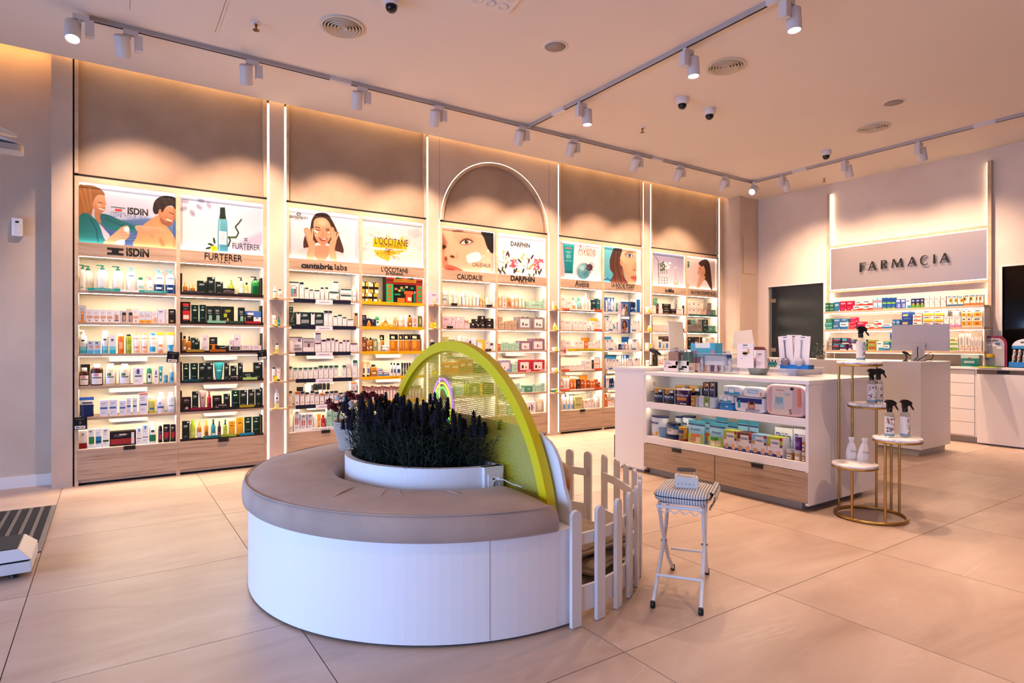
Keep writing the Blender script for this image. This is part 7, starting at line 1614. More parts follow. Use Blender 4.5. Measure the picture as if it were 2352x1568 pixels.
def c34(items):
    out = []
    for it in items.split(';'):
        q = it.split()
        if not q: continue
        v = [float(e) for e in q[2:]]; k = 7.838 / 7.467
        v = [v[0] * k + 190 * 7.838, v[1] * k + 190 * 7.838] + [e * k for e in v[2:]]
        out.append(' '.join(q[:2] + ['%.1f' % e for e in v]))
    return ';'.join(out)
row('top shelf of the island', ('x', XI), .690, p3,
    'c cens 215 385 240; c cens 395 592 258; c cens 430 655 205; c cped 600 850 262; c cens 660 900 218; c cgra 872 1056 392; k kgw 1030 1360 388; b cens 1135 1240 138 384; b cens 1246 1346 132 384;' +
    c34('k kbl -95 190 492; k kwt -80 176 350 490; k kwt 0 320 190 346; k kdd 196 716 385; k kww 340 700 215 380; k kpk 728 1408 175'), 'goods on the top shelf of the island', -4.056, -2.471, .02)
row('lower shelf of the island', ('x', XI), .366, p3,
    'c calm 150 432 748; c calm 446 592 772; c calm 510 752 762; c cnut 436 642 872; c cgol 646 818 948; f fal1 822 1126 832; f fal1 910 1206 826; f fal2 1208 1500 872; f fal1 1135 1470 798; f fal2 1300 1590 880;' +
    c34('b nu1 15 244 950; b nu2 248 496 990; b nu3 500 755 1024; b nu4 760 1030 1064; f fal2 60 260 800; f fal1 270 440 824; b dam 736 1042 925; b dam 1052 1384 955; j jbf 1062 1196 1284; j jbp 1200 1332 1296; j jbf 1338 1410 1335; c cpu 1215 1338 1072 1280; j jbf 1344 1410 1062 1330'), 'goods on the lower shelf of the island', -4.056, -2.471, .02)

# ------------------------------------------------------------------ on top of the island
ZI = .975
def on_top(u0, u1, vb, vt, z=ZI):
    X, _ = on_z((u0 + u1) / 2, vb, z)
    ya = on_x(u0, vt, X)[0]; yb = on_x(u1, vt, X)[0]; zt = on_x((u0 + u1) / 2, vt, X)[1]
    return X, (ya + yb) / 2, ya - yb, zt - z
# clear cases with baby kits
def case(u0, u1, vb, vt, d, label, tint, prints):
    X, Y, w, h = on_top(u0, u1, vb, vt)
    t = thing('kit_case', label, 'case', (X + d / 2, Y, ZI + .0005), R(-90))
    obj('shell', MB().rrect(w, d, 0, h, .012, 3).mesh('shell', M_CLEAR), t)
    obj('seal', MB().rrect(w * .98, d * .9, h, h + .004, .012, 3).mesh('seal', mc('#9fb0d8', .25)), t)
    mb = MB()
    for x0, x1, z0, z1, c in prints: mb.box((x0 - .5) * w, (x1 - .5) * w, -d / 2 - .0025, -d / 2 - .001, z0 * h, z1 * h, c)
    obj('card', mb.mesh('card', M_PRINT), t)
    ib = MB().rrect(w * .66, d * .6, h * .42, h * .92, w * .12, 4, col=tint)
    obj('contents', ib.mesh('contents', M_PRINT), t)
    return t, w, h, d
case(1524, 1557.5, 854, 804, .12, 'clear case with a pink baby nail kit on the island end', '#d9a08c', [(.02, .98, .02, .52, '#ecdfe4'), (.1, .4, .44, .46, '#4a4450'), (.1, .55, .36, .38, '#9a8f9a'), (.84, .98, .32, .5, '#2a3a5c'), (.35, .9, .18, .26, '#d98a98'), (.6, .95, .24, .3, '#c97a8a'), (.08, .14, .22, .28, '#2a2a30')])
case(1558.5, 1583, 855, 804, .12, 'clear case with a green baby nail kit beside the pink one', '#6f8a78', [(.02, .98, .02, .52, '#e4e6e6'), (.1, .3, .44, .46, '#4a4450'), (.78, .98, .32, .5, '#2a3a5c'), (.3, .8, .2, .28, '#3f7a66'), (.06, .5, .12, .18, '#3f7a66')])
t, w, h, d = case(1595, 1682, 857, 813, .11, 'wide clear case with white baby care tools', '#dfe2ea', [(.02, .1, .02, .1, '#5a5f6a'), (.86, .99, .8, .98, '#24365c')])
for k, x in enumerate((-.36, -.17, .02, .2, .38)):
    obj('care_tool', MB().lathe([(.012, .012, '#e9ebf2'), (.018, .03, '#e9ebf2'), (.012, h * .45, '#e9ebf2'), (.02, h * .6, '#e9ebf2'), (.004, h * .85, '#e9ebf2')], 12, x * w, -d * .15).mesh('care_tool', M_PRINT), t)
# stack of tissue boxes behind, white hang cards
X, Y, w, h = on_top(1581, 1637, 853, 784)
style('tblu', 'bright blue tissue box with pink birds', '#4fb4dc', F(.66, 1, '#e6f2f8', .2, .8), F(.12, .5, '#e08aa0', .84, .96), F(.2, .4, '#d96a8a', .1, .16), F(.3, .5, '#d96a8a', .2, .25), F(.1, .2, '#8fd0ea', .3, .7))
style('tpur', 'plum and pink tissue box', '#8a5a7c', F(0, .6, '#e6c9c4', 0, .35), F(0, .6, '#d9b0a4', .55, .8))
o = place('b', 'tpur', X + .09, Y - .01, ZI + .0005, w * .95, h * .46, .11, R(-90), 'tissue_box'); tag(o, 'plum and pink tissue box under the blue one', 'box', 'tissue boxes on the island')
o = place('b', 'tblu', X + .09, Y, ZI + h * .46 + .002, w, h * .48, .11, R(-90), 'tissue_box'); tag(o, 'bright blue tissue box with pink birds, topmost of its stack', 'box', 'tissue boxes on the island')
def hangcard(u0, u1, vb, vt, z, label, extra=(), d=.012, tilt=0.0, dx=0.0):
    X, Y, w, h = on_top(u0, u1, vb, vt, z)
    o = MB().prism([(-w / 2, 0), (w / 2, 0), (w / 2, h * .97), (w * .45, h), (-w * .45, h), (-w / 2, h * .97)], -d / 2, d / 2, 'xz', '#ebe7f0').build('hang_card', M_PRINT)
    o.location = (X + dx + d, Y, z + .001); o.rotation_euler = (0, tilt, R(-90)); tag(o, label, 'card')
    mb = MB().box(-w * .14, w * .14, -d / 2 - .001, d / 2 + .001, h * .92, h * .95, '#2a262c')
    for x0, x1, z0, z1, c in extra: mb.box((x0 - .5) * w, (x1 - .5) * w, -d / 2 - .002, -d / 2, z0 * h, z1 * h, c)
    obj('card_print', mb.mesh('card_print', M_PRINT), o)
    return o, w, h
hangcard(1652, 1675, 853, 806, ZI, 'white hanging card behind the wide clear case', [(.2, .8, .8, .82, '#8f8a98')])
# raised plinth slab on the island with displays
sl = thing('raised_slab', 'low white raised slab on the island worktop', 'plinth', (4.85, 3.1, ZI))
X0s, Ys = on_z(1828, 862, ZI)
bx('slab', M_WHITE, X0s, X0s + .42, Ys, Ys + .95, ZI, ZI + .045, sl, .001)
bx('slab_top', M_WHITE, X0s - .01, X0s + .44, Ys - .02, Ys + .95, ZI + .0455, ZI + .06, sl, .001)
keep(sl)
ZS = ZI + .0605
o, w, h = hangcard(1689, 1726, 845, 789, ZS, 'white card with a star-shaped toy and wooden brush', [(.36, .64, .52, .7, '#d9bfa0'), (.3, .7, .56, .64, '#d9bfa0'), (.66, .76, .6, .78, '#c9a478'), (.44, .56, .5, .55, '#f2eef0'), (.3, .7, .83, .84, '#b9b0b8'), (.25, .32, .38, .4, '#6a626a')], dx=.02)
o2 = place('b', 'wpi', o.location.x + .05, o.location.y - .12, ZS + .0005, .085, .155, .04, R(-90), 'carton'); tag(o2, 'cream carton standing beside the star toy card', 'box')
# stacked silicone bowls
X, Y, w, h = on_top(1710.5, 1748, 861, 840)
def bowl(name_l, z, col, w, h, loc, rot=(0, 0, 0)):
    mb = MB(); rs = []
    for zz, s, inn in ((0, .70, 0), (.01, .76, 0), (h * .75, .96, 0), (h, 1.0, 0), (h, .965, 1), (h * .7, .90, 1), (.012, .70, 1)):
        P = []
        for i in range(24):
            a = 2 * PI * (i + .5) / 24; ca_, sa_ = math.cos(a), math.sin(a)
            P.append((.5 * w * s * math.copysign(abs(ca_) ** .5, ca_), .5 * w * s * math.copysign(abs(sa_) ** .5, sa_), zz))
        rs.append(P)
    mb.rings(rs)
    o = mb.build('bowl', mc(col, .45)); o.location = loc; o.rotation_euler = rot
    return tag(o, name_l, 'bowl', 'stacked silicone bowls')
wB = w
bowl('grey-green square silicone bowl at the foot of the stack', 0, '#7f8a84', wB, h, (X + wB / 2, Y, ZI + .001))
bowl('rose silicone bowl nested over the grey one', 0, '#b98a84', wB * .97, .05, (X + wB / 2, Y, ZI + h + .004))
bowl('peach silicone bowl, third up the stack', 0, '#d6a088', wB * .97, .05, (X + wB / 2, Y, ZI + h + .022))
o = bowl('dusty rose silicone bowl tipped towards the shop, top of stack', 0, '#a9716c', wB * .94, .05, (X + wB * .72, Y, ZI + h + .079), (0, R(-68), 0))
o = MB().prism([(-wB * .42, .0), (wB * .42, .0), (wB * .45, .07), (wB * .3, .09), (-wB * .3, .09), (-wB * .45, .07)], 0, .004, 'xz', '#ecebf4').build('paper_band', M_PRINT)
o.location = (X + .012, Y, ZI + h + .055); o.rotation_euler = (R(-24), 0, R(-90)); tag(o, 'white paper card in the top bowl', 'card')
# ball spoons on cards in a blue tray
X, Y, w, h = on_top(1792, 1857, 847, 832, ZS)
t = thing('display_tray', 'blue tray holding three carded spoons', 'tray', (X + .035, Y, ZS), R(-90))
mb = MB().box(-w / 2, w / 2, -.035, .045, 0, .006)
obj('tray_base', mb.mesh('tray_base', mc('#0f62b4', .3)), t)
obj('tray_front', MB().box(-w / 2, w / 2, -.036, -.032, 0, .035).mesh('tray_front', mc('#1168bd', .25)), t)
for s in (-1, 1): obj('tray_side', MB().box(s * w / 2 - .002, s * w / 2 + .002, -.035, .045, 0, .035).mesh('tray_side', mc('#0d4f92', .3)), t)
for k, (u0, u1, vt, hue, tl, dx, lb) in enumerate(((1792, 1824, 771, '#6a6476', -4, .03, 'white card with dark grey ball spoon, nearest the bowls'), (1822, 1857, 771, '#9a9cac', 4, .034, 'white card with light grey ball spoon, at the island edge'), (1806, 1840, 769, '#7a6f70', 1, .062, 'white card with spoon behind the other two'))):
    Xc = X + dx
    ya, zt = on_x(u0, vt, Xc); yb, _ = on_x(u1, vt, Xc); w2 = ya - yb; h2 = zt - ZS - .008
    o = MB().box(-w2 / 2, w2 / 2, -.002, .002, 0, h2, '#ece8f0').build('spoon_card', M_PRINT)
    o.location = (Xc, (ya + yb) / 2, ZS + .007); o.rotation_euler = (0, R(tl), R(-90)); tag(o, lb, 'card', 'carded spoons')
    obj('hang_slot', MB().box(-w2 * .14, w2 * .14, -.0028, .0028, h2 * .945, h2 * .965, '#2a262c').box(-w2 * .2, w2 * .2, -.0025, .0, h2 * .87, h2 * .88, '#a9a4b0').mesh('hang_slot', M_PRINT), o)
    if k < 2:
        obj('spoon', MB().tube([(-w2 * .02, -.008, h2 * .30), (-w2 * .04, -.008, h2 * .6), (-w2 * .05, -.006, h2 * .80)], .0055, 8).tube([(-w2 * .05 + .008 * math.cos(a), -.005, h2 * .83 + .008 * math.sin(a)) for a in np.linspace(0, 6.28, 12)], .003, 6).mesh('spoon', mc(hue, .35)), o)
        obj('spoon_ball', MB().lathe([(.001, -.036), (.022, -.030), (.036, -.012), (.040, 0), (.036, .014), (.022, .031), (.001, .036)], 20, 0, -.03, 1, .7, caps=False).mesh('spoon_ball', mc(hue, .2)), o)
        obj_ = o.children[-1]; obj_.location = (.0, .006, h2 * .185)
# little green bottles on the slab
X, Y, w, h = on_top(1757, 1776, 843, 826, ZS)
for k in range(3):
    o = place('s', 'rgk2' if 'rgk2' in ST else 'rtl', X + .05, Y + .03 - .03 * k, ZS + .0005, .026, h * (1.05 - .05 * k), .026); tag(o, 'small green-based bottle beside the black scanner, %s in line' % ordn[k], 'bottle', 'small bottles behind the bowls')
# computers, scanners and a lamp
def imac(name, label, X, Y, z, w, zb, zt, yaw, tilt, cables=False, mark=False):
    t = thing('computer', label, 'computer', (X, Y, z), yaw)
    h = zt - zb
    s = MB().rrect(w, .012, 0, h, .003, 2).mesh('display_back', mc('#d6cfcf', .35))
    b = obj('display_back', s, t, (0, 0, zb - z)); b.rotation_euler = (tilt, 0, 0)
    obj('chin_line', MB().box(-w / 2, w / 2, -.0068, -.006, h * .26, h * .265).mesh('chin_line', mc('#b5adad', .4)), b)
    obj('side_edge', MB().box(w / 2 - .001, w / 2 + .0015, -.006, .006, 0, h).mesh('side_edge', mc('#c6d6ee', .25)), b)  # blue daylight on the edge is put into its colour
    obj('screen', MB().box(-w / 2 + .008, w / 2 - .008, .0062, .007, h * .2, h - .008).mesh('screen', mc('#101014', .15)), b)
    obj('stand', MB().prism([(-.07, 0), (.05, 0), (.055, .004), (-.05, .006), (-.02, .12), (-.015, zb - z + h * .3), (-.024, zb - z + h * .3), (-.03, .12), (-.07, .004)], -w * .11, w * .11, 'yz').mesh('stand', mc('#cfc8c8', .35)), t)
    obj('base_plate', MB().rrect(w * .42, .18, 0, .006, .01, 3).mesh('base_plate', mc('#c3bcbc', .35)), t)
    obj('port_panel', MB().box(-w * .13, w * .12, -.0072, -.006, h * .17, h * .2).mesh('port_panel', mc('#4a4446')), b)
    if mark:
        mk = MB()
        mk.prism([(.018 * math.cos(a) * (1 - .12 * (abs(a - PI / 2) < .3)) , .02 * math.sin(a)) for a in np.linspace(0, 2 * PI, 20, endpoint=False)], -.0075, -.006, 'xz').prism([(0, .022), (.008, .034), (.012, .034), (.006, .024)], -.0075, -.006, 'xz')
        q = obj('emblem', mk.mesh('emblem', mc('#e9e4e4', .2)), b); q.location = (0, 0, h * .66)
    return t
XD = 4.62
yL, zT = on_x(1546, 738, XD); yR, zB = on_x(1572, 806, XD)
imac('computer', 'slim white computer seen side-on at the desk end', 4.95, 4.25, 1.0125, .50, 1.09, 1.478, R(24), R(-4), mark=True)
XM = 7.74
yL, zT = on_x(2052, 746, XM); yR, zB = on_x(2179, 806, XM)
mt = imac('computer', 'large white monitor with its back turned, on the reception counter', XM, (yL + yR) / 2 + .01, 1.0435, (yL - yR) * 1.0, zB, zT, R(-82), R(-7))
X2, Y2_ = XM - .1, (yL + yR) / 2
t = MB().tube([(XM - .012, Y2_ + .02, 1.22), (XM - .07, Y2_ - .0, 1.17), (XM - .09, Y2_ - .01, 1.09), (XM - .08, Y2_ + .03, 1.052)], .005, 8).tube([(XM - .08, Y2_ - .0, 1.052), (XM - .09, Y2_ - .08, 1.10), (XM - .09, Y2_ - .14, 1.145), (XM - .09, Y2_ - .17, 1.12), (XM - .09, Y2_ - .15, 1.07), (XM - .08, Y2_ - .07, 1.052)], .0045, 8).build('power_cable', M_BLACK)
tag(t, 'looping black cables behind the reception monitor', 'cable')
def scanner(label, loc, rz, s=1.0):
    t = thing('barcode_scanner', label, 'scanner', loc, rz)
    obj('foot', MB().lathe([(.045 * s, 0), (.045 * s, .008), (.02 * s, .014), (0, .014)], 20, caps=False).mesh('foot', M_BLACK), t)
    obj('neck', MB().tube([(0, 0, .01), (.022 * s, 0, .04 * s), (.026 * s, 0, .08 * s), (.008 * s, 0, .125 * s)], [.014 * s, .01 * s, .010 * s, .012 * s], 8).mesh('neck', M_BLACK), t)
    obj('head', MB().tube([(-.045 * s, 0, .17 * s), (-.02 * s, 0, .165 * s), (.03 * s, 0, .145 * s), (.075 * s, 0, .115 * s)], [.014 * s, .026 * s, .022 * s, .008 * s], 12).mesh('head', M_BLACK), t)
    return t
xs, ys = 4.75, 4.40
scanner('black barcode scanner on its stand at the service desk', (xs, ys, 1.0125), R(-56), 1.0)
xs, ys = on_z(1764, 834, 1.0355)
scanner('black barcode scanner behind the bowl stack', (X0s + .36, 3.06, ZS), R(-56), 1.0)
scanner('black scanner under the reception monitor', (XM - .16, Y2_ + .09, 1.0435), R(-60), .62)
o = MB().tube([(5.02, 4.10, 1.0125), (5.02, 4.10, 1.09), (5.0, 4.12, 1.13), (4.96, 4.15, 1.142)], .004, 8).tube([(4.96, 4.15, 1.142), (4.91, 4.18, 1.14)], .011, 8).build('desk_lamp', mc('#1d2436', .35)); tag(o, 'small dark goose-neck lamp beside the side-on computer', 'lamp')
# pale tilted screen facing away
Xq = 5.12
ya, zt = on_x(1684, 756, Xq); yb, _ = on_x(1722, 754, Xq)
t = thing('customer_screen', 'cream tilted screen facing away behind the star toy card', 'screen', (Xq, (ya + yb) / 2, ZI))
zb = ZI + .10
b = obj('screen_back', MB().prism([(-(ya - yb) / 2, .03), (-(ya - yb) / 2 + .01, .20), ((ya - yb) / 2, .215), ((ya - yb) / 2 + .05, .02)], -.006, .006, 'xz').mesh('screen_back', mc('#d8c9b8', .5)), t, (0, 0, zt - .22 - ZI)); b.rotation_euler = (R(-8), 0, R(-80))
obj('stand', MB().box(-.02, .02, -.03, .03, 0, zt - .17 - ZI).mesh('stand', mc('#bfb2a6', .5)), t)
# potted plant on the reception counter
xp, yp = 7.62, on_x(1885, 820, 7.62)[0]
t = thing('potted_plant', 'small leafy green plant in a low pot on the reception counter', 'plant', (xp, yp, 1.0435))
obj('pot', MB().lathe([(.045, 0), (.055, .05), (.05, .05), (.045, .04), (0, .04)], 18, caps=False).mesh('pot', mc('#8a8076')), t)
mb = MB(); rg = random.Random(11)
for k in range(70):
    a, e, r_ = rg.uniform(0, 6.28), rg.uniform(-.3, 1.4), rg.uniform(.05, .12)
    c = Vector((r_ * math.cos(a) * math.cos(e), r_ * math.sin(a) * math.cos(e), .07 + r_ * math.sin(e) * 1.1)); u = Vector((math.cos(a), math.sin(a), rg.uniform(-.6, .4))).normalized(); w_ = u.cross(Vector((0, 0, 1))).normalized()
    L_ = rg.uniform(.03, .05); mb.add([c, c + u * L_ * .5 + w_ * L_ * .4, c + u * L_, c + u * L_ * .5 - w_ * L_ * .4], [(0, 1, 2, 3)])
obj('foliage', mb.mesh('foliage', mc('#2f4420', .5)), t)
# things on the back counter
xb_, yb_ = XS + .1, on_x(2231, 835, XS + .08)[0]
o = place('f', 'fteal' if 'fteal' in ST else 'fam', xb_, yb_, .9555, .22, .15, .08, R(-90), 'pouch') if False else None
style('ftq', 'teal and white dental pouch', '#2f8f8a', F(.72, 1, '#d6e2e0'), F(.3, .5, '#d9e6e4', .2, .8), F(.62, .78, '#8f6a54', .42, .6), F(.1, .2, '#1f6f6a', .1, .9))
ya, zt = on_x(2207, 815, XS + .08); yb, _ = on_x(2249, 815, XS + .08)
o = place('f', 'ftq', XS + .08, (ya + yb) / 2, .9555, ya - yb, zt - .955, .08, R(-90)); tag(o, 'teal and white pouch on the back counter by the drawers', 'pouch')
ya, zt = on_x(2256, 770, XS + .12); yb, _ = on_x(2313, 770, XS + .12)
t = thing('counter_display', 'grey counter display with coloured petals and rounded striped edge', 'display', (XS + .12, (ya + yb) / 2, .955), R(-90))
w, h = ya - yb, zt - .955
def rr(k): return [(-w / 2, 0), (w / 2 - k, 0), (w / 2 - k, h * .72 - k * .4)] + [(w / 2 - k - w * .32 + w * .32 * math.cos(a), h * .70 + (h * .28 - k) * math.sin(a)) for a in np.linspace(0, PI / 2, 8)] + [(-w / 2, h * .98 - k)]
obj('stripe', MB().prism(rr(0), .004, .008, 'xz').mesh('stripe', mc('#7a1240')), t); obj('stripe', MB().prism(rr(.012), .001, .0045, 'xz').mesh('stripe', mc('#8f9a1c')), t); obj('board', MB().prism(rr(.024), -.003, .002, 'xz').mesh('board', mc('#a9a4ac', .5)), t)
for x, z, c in ((-.40, .92, '#a8901c'), (-.40, .80, '#2f7a24'), (-.28, .92, '#10142c'), (-.28, .80, '#a81432')): obj('petal', MB().lathe([(0, 0), (.028, 0), (.028, .002), (0, .002)], 16, caps=False, smooth=False).mesh('petal', mc(c)), t, (x * w, -.006, z * h)); t.children[-1].rotation_euler = (R(90), 0, 0)
for body, z, b_ in (('bruxi', .93, 0), ('calm', .84, .02)):
    lettering(body, -.02 * w, -.0035, z * h, w * .34, h * .075, None, t, '-y', .0006, b_)
obj('pack', MB().lathe([(.05, 0, '#e2b42c'), (.055, .02, '#e2b42c'), (.05, .045, '#e8dcd6')], 20).mesh('pack', M_PRINT), t, (-.2 * w, -.004, .30 * h)); t.children[-1].rotation_euler = (R(90), 0, 0)
obj('pack_print', MB().box(-.035, .005, -.052, -.05, -.03, .0, '#1f5f9a').mesh('pack_print', M_PRINT), t, (-.2 * w, 0, .30 * h))
for x, z, c in ((.02, .66, '#dcd6da'), (.2, .58, '#dcd6da'), (.14, .70, '#2a66a8'), (-.24, .68, '#dcd6da')): obj('guard_print', MB().rrect(.05, .002, z * h, z * h + .025, .0008, 1, x * w, -.004).mesh('guard_print', mc(c)), t)
mb = MB(); 
for k, c in enumerate(('#b8901c', '#4f8a24', '#14183a')): mb.box(-w / 2 + k * w * .31, -w / 2 + (k + 1) * w * .31, -.09, 0, 0, .012, c)
obj('tray', mb.mesh('tray', M_PRINT), t)
ya, zt = on_x(2319, 778, XS + .10)
t = thing('bottle_display', 'blue rounded display rack with rows of small clear bottles', 'display', (XS + .13, ya - .13, .955), R(-90))
w, h = .26, zt - .955
bp = [(-w / 2, 0), (w / 2, 0), (w / 2, h * .78)] + [(w / 2 * math.cos(a), h * .72 + h * .28 * math.sin(a)) for a in np.linspace(.2, PI - .2, 12)] + [(-w / 2, h * .78)]
obj('back_card', MB().prism(bp, .05, .056, 'xz').mesh('back_card', mc('#1d1a1c')), t)
obj('top_card', MB().prism([(-w / 2, h * .66), (w / 2, h * .66), (w / 2, h * .78)] + [(w / 2 * math.cos(a), h * .72 + h * .28 * math.sin(a)) for a in np.linspace(.2, PI - .2, 12)] + [(-w / 2, h * .78)], .042, .049, 'xz').mesh('top_card', mc('#dcdfe6')), t)
obj('top_band', MB().box(-w / 2, w / 2, .040, .0415, h * .66, h * .76).mesh('top_band', mc('#2a86c4')), t)
lettering('MELATONINA', .02, .041, h * .88, w * .5, h * .06, None, t, '-y', .0005, .02)
obj('tray', MB().prism([(-w / 2, 0), (w / 2, 0), (w / 2, h * .2), (-w / 2, h * .2)], -.06, -.055, 'xz').box(-w / 2, w / 2, -.06, .05, 0, .008).mesh('tray', mc('#1a6fb8')), t)
VIAL = MB().lathe([(.016, 0, '#b9b4b4'), (.016, .04, '#c8502c'), (.016, .048, '#e2dcdc'), (.009, .056, '#d6e2ee'), (.009, .07, '#d6e2ee')], 12).mesh('vial', M_GLOSS)
for r_, (z, y) in enumerate(((.009, -.03), (.24 * h, .0), (.42 * h, .03))):
    if r_: obj('step', MB().box(-w / 2, w / 2, y - .02, .05, z - .006, z).mesh('step', mc('#2a2426')), t)
    for k in range(5):
        o = obj('vial', VIAL, None, (t.location.x + y, t.location.y - (-.1 + .05 * k), t.location.z + z + .0035)); tag(o, 'small clear vial with red band, %s in the %s tier of the blue rack' % (ordn[k], ('front', 'middle', 'back')[r_]), 'bottle', 'vials in the blue display rack')

# ------------------------------------------------------------------ the half-round bench with planter and yellow sun screen
BCX, BCY, BR = 1.665, 3.146, 1.085
def half(r, n=48, cx=BCX, cyy=BCY, a0=90, a1=270):
    return [(cx + r * math.cos(R(a0 + (a1 - a0) * i / n)), cyy + r * math.sin(R(a0 + (a1 - a0) * i / n))) for i in range(n + 1)]
bench = thing('round_bench', 'half-round white bench with a planter in its middle', 'bench', (BCX - .4, BCY, 0))
def ring_solid(name, m, ro, ri, z0, z1, parent, bev=0.0, n=56):
    o_, i_ = half(ro, n), half(ri, n)
    v = [(x, y, z) for z in (z0, z1) for x, y in o_] + [(x, y, z) for z in (z0, z1) for x, y in i_]
    k = n + 1; f = []
    for i in range(n):
        f += [(i, i + 1, k + i + 1, k + i), (2 * k + i + 1, 2 * k + i, 3 * k + i, 3 * k + i + 1), (k + i, k + i + 1, 3 * k + i + 1, 3 * k + i), (i + 1, i, 2 * k + i, 2 * k + i + 1)]
    f += [(0, k, 3 * k, 2 * k), (n, 2 * k + n, 3 * k + n, k + n)]
    return MB().add(v, f).build(name, m, parent, bev)
MB_ = MB().prism([(1.715, BCY + BR)] + half(BR, 72) + [(1.715, BCY - BR)], .012, .433, 'xy')
b = MB_.build('base', M_WHITE, bench, .002)
MB().prism(half(BR - .02, 48), 0, .013, 'xy').build('plinth', M_DARK, bench)
a_ = R(251); obj('seam', MB().box(-.0012, .0012, -.002, .001, .013, .432).mesh('seam', mc('#b9b3b4')), bench, (BCX + BR * math.cos(a_), BCY + BR * math.sin(a_), 0), a_ + R(90))
# planter: curved wall with a straight end by the screen
PR = .592
ring_solid('planter_wall', M_WHITE, PR, PR - .035, .433, .632, bench)
MB().box(1.640, 1.655, BCY - PR - .01, BCY + PR + .01, .433, .632).build('planter_back', M_WHITE, bench)
MB().box(BCX - .12, 1.6555, BCY - PR - .012, BCY - PR + .03, .433, .632).build('planter_end', M_WHITE, bench)
MB().prism(half(PR - .03, 32), .433, .56, 'xy').build('soil', mc('#1a1512', .9), bench)
keep(bench)
# seat cushion: rounded section swept round the half circle
def cushion_mesh():
    ro, ri, z0, z1 = 1.112, .640, .434, .556
    sec = [(ri, z0), (ro - .012, z0), (ro, z0 + .012), (ro + .003, z0 + .05), (ro, z1 - .03), (ro - .016, z1 - .010), (ro - .045, z1 - .002), (ro - .16, z1 + .003), (ri + .2, z1 + .004), (ri + .06, z1), (ri + .02, z1 - .012), (ri, z1 - .04)]
    n = 72; rs = []; rg = random.Random(3)
    ends = 3.0
    for i in range(n + 1):
        a = R(92.2 + (267.2 - 92.2) * i / n); e = min(i, n - i)
        q = [1, .3, .1, 0][min(e, 3)] if e < 3 else 0
        P = []
        for r_, z in sec:
            zz = z - q * .018 * (z > .5)
            if z > .53: zz += .004 * math.sin(7 * a + r_ * 9) * math.sin(3.1 * a)
            P.append((BCX + r_ * math.cos(a), BCY + r_ * math.sin(a), zz))
        rs.append(P)
    return MB().rings(rs).mesh('seat_cushion', M_SEAT)
cu_ = obj('seat_cushion', cushion_mesh()); tag(cu_, 'curved beige fabric seat cushion lying on the half-round bench', 'cushion')
# piping seam and wrinkles
pp = [(BCX + 1.100 * math.cos(R(a)), BCY + 1.100 * math.sin(R(a)), .5475) for a in np.linspace(93, 266.6, 80)]
obj('piping', MB().tube(pp, .0035, 6).mesh('piping', M_SEAT), cu_)
fold = MB(); 
for k, (a, r0, r1, da) in enumerate(((218, .72, .98, 6), (222, .70, .92, 9), (228, .74, .90, 5), (205, .75, .95, 4), (240, .70, .82, 7))):
    pts = []
    for t in np.linspace(0, 1, 9):
        aa = R(a + da * t); r_ = r0 + (r1 - r0) * t
        pts.append((BCX + r_ * math.cos(aa), BCY + r_ * math.sin(aa), .5565 + .0015 * math.sin(PI * t)))
    obj('fold', MB().tube(pts, [.0004 + .003 * math.sin(PI * t) for t in np.linspace(0, 1, 9)], 8).mesh('fold', M_SEAT), cu_)

# socket plate on the planter end
ang = R(270 - 9.5)
sx, sy = BCX + (PR + .001) * math.cos(ang), BCY + (PR + .001) * math.sin(ang)
t = thing('wall_socket', 'white double socket plate on the planter end with a plug', 'socket', (1.604, BCY - PR - .013, .552))
obj('plate', MB().rrect(.088, .010, -.045, .045, .004, 2, 0, -.005).mesh('plate', M_WHITE), t)
obj('insert', MB().box(-.030, .030, -.0125, -.010, -.028, .030).mesh('insert', mc('#efedf2', .25)), t)
so = MB().lathe([(.0, .0), (.020, 0), (.020, .004), (.0225, .004), (.0225, -.001)], 24, caps=False).mesh('socket_well', mc('#cfccd2', .4))
so_o = obj('socket_well', so, t, (0, -.0128, -.006)); so_o.rotation_euler = (R(90), 0, 0)
obj('pin_hole', MB().box(-.010, -.006, -.0145, -.0125, -.009, -.004).box(.006, .010, -.0145, -.0125, -.009, -.004).mesh('pin_hole', M_BLACK), t)
obj('usb_port', MB().box(-.022, -.008, -.0135, -.0124, .020, .026).mesh('usb_port', M_BLACK), t)
obj('usb_plug', MB().box(.004, .018, -.036, -.0124, .018, .028).mesh('usb_plug', M_WHITE), t)
sx, sy = 1.604, BCY - PR - .013
cab = MB().tube([(sx + .011, sy - .034, .575), (sx + .02, sy - .06, .574), (sx + .028, sy - .085, .566), (sx + .03, sy - .115, .562), (sx + .028, sy - .16, .5655), (sx + .03, sy - .19, .563)], .0024, 8).build('charging_cable', M_WHITE)
tag(cab, 'thin white cable curving from the planter socket over the cushion', 'cable')

# yellow arch with perforated sheet
AX, ACY, ACZ, AR = 1.659, 3.134, .276, .988
a_lo = math.asin((.44 - ACZ) / AR)
sun = thing('sun_screen', 'yellow half-round screen of perforated metal standing behind the planter', 'screen', (AX + .02, ACY, .0))
def arch(r0, r1, x0, x1, m, nm, z_lo=.436, n=64):
    mb = MB(); rs = []
    a0 = math.asin((z_lo - ACZ) / r1)
    for i in range(n + 1):
        a = a0 + (PI - 2 * a0) * i / n
        c_, s_ = math.cos(a), math.sin(a)
        rs.append([(x0, ACY - r1 * c_, ACZ + r1 * s_), (x1, ACY - r1 * c_, ACZ + r1 * s_), (x1, ACY - r0 * c_, ACZ + r0 * s_), (x0, ACY - r0 * c_, ACZ + r0 * s_)])
    mb.rings(rs, smooth=False)
    return mb.build(nm, m, sun)
arch(AR - .058, AR, AX - .002, AX + .046, M_YELLOW, 'rim')
P_ = .0125; hole = MB(); V = []; Fc = []
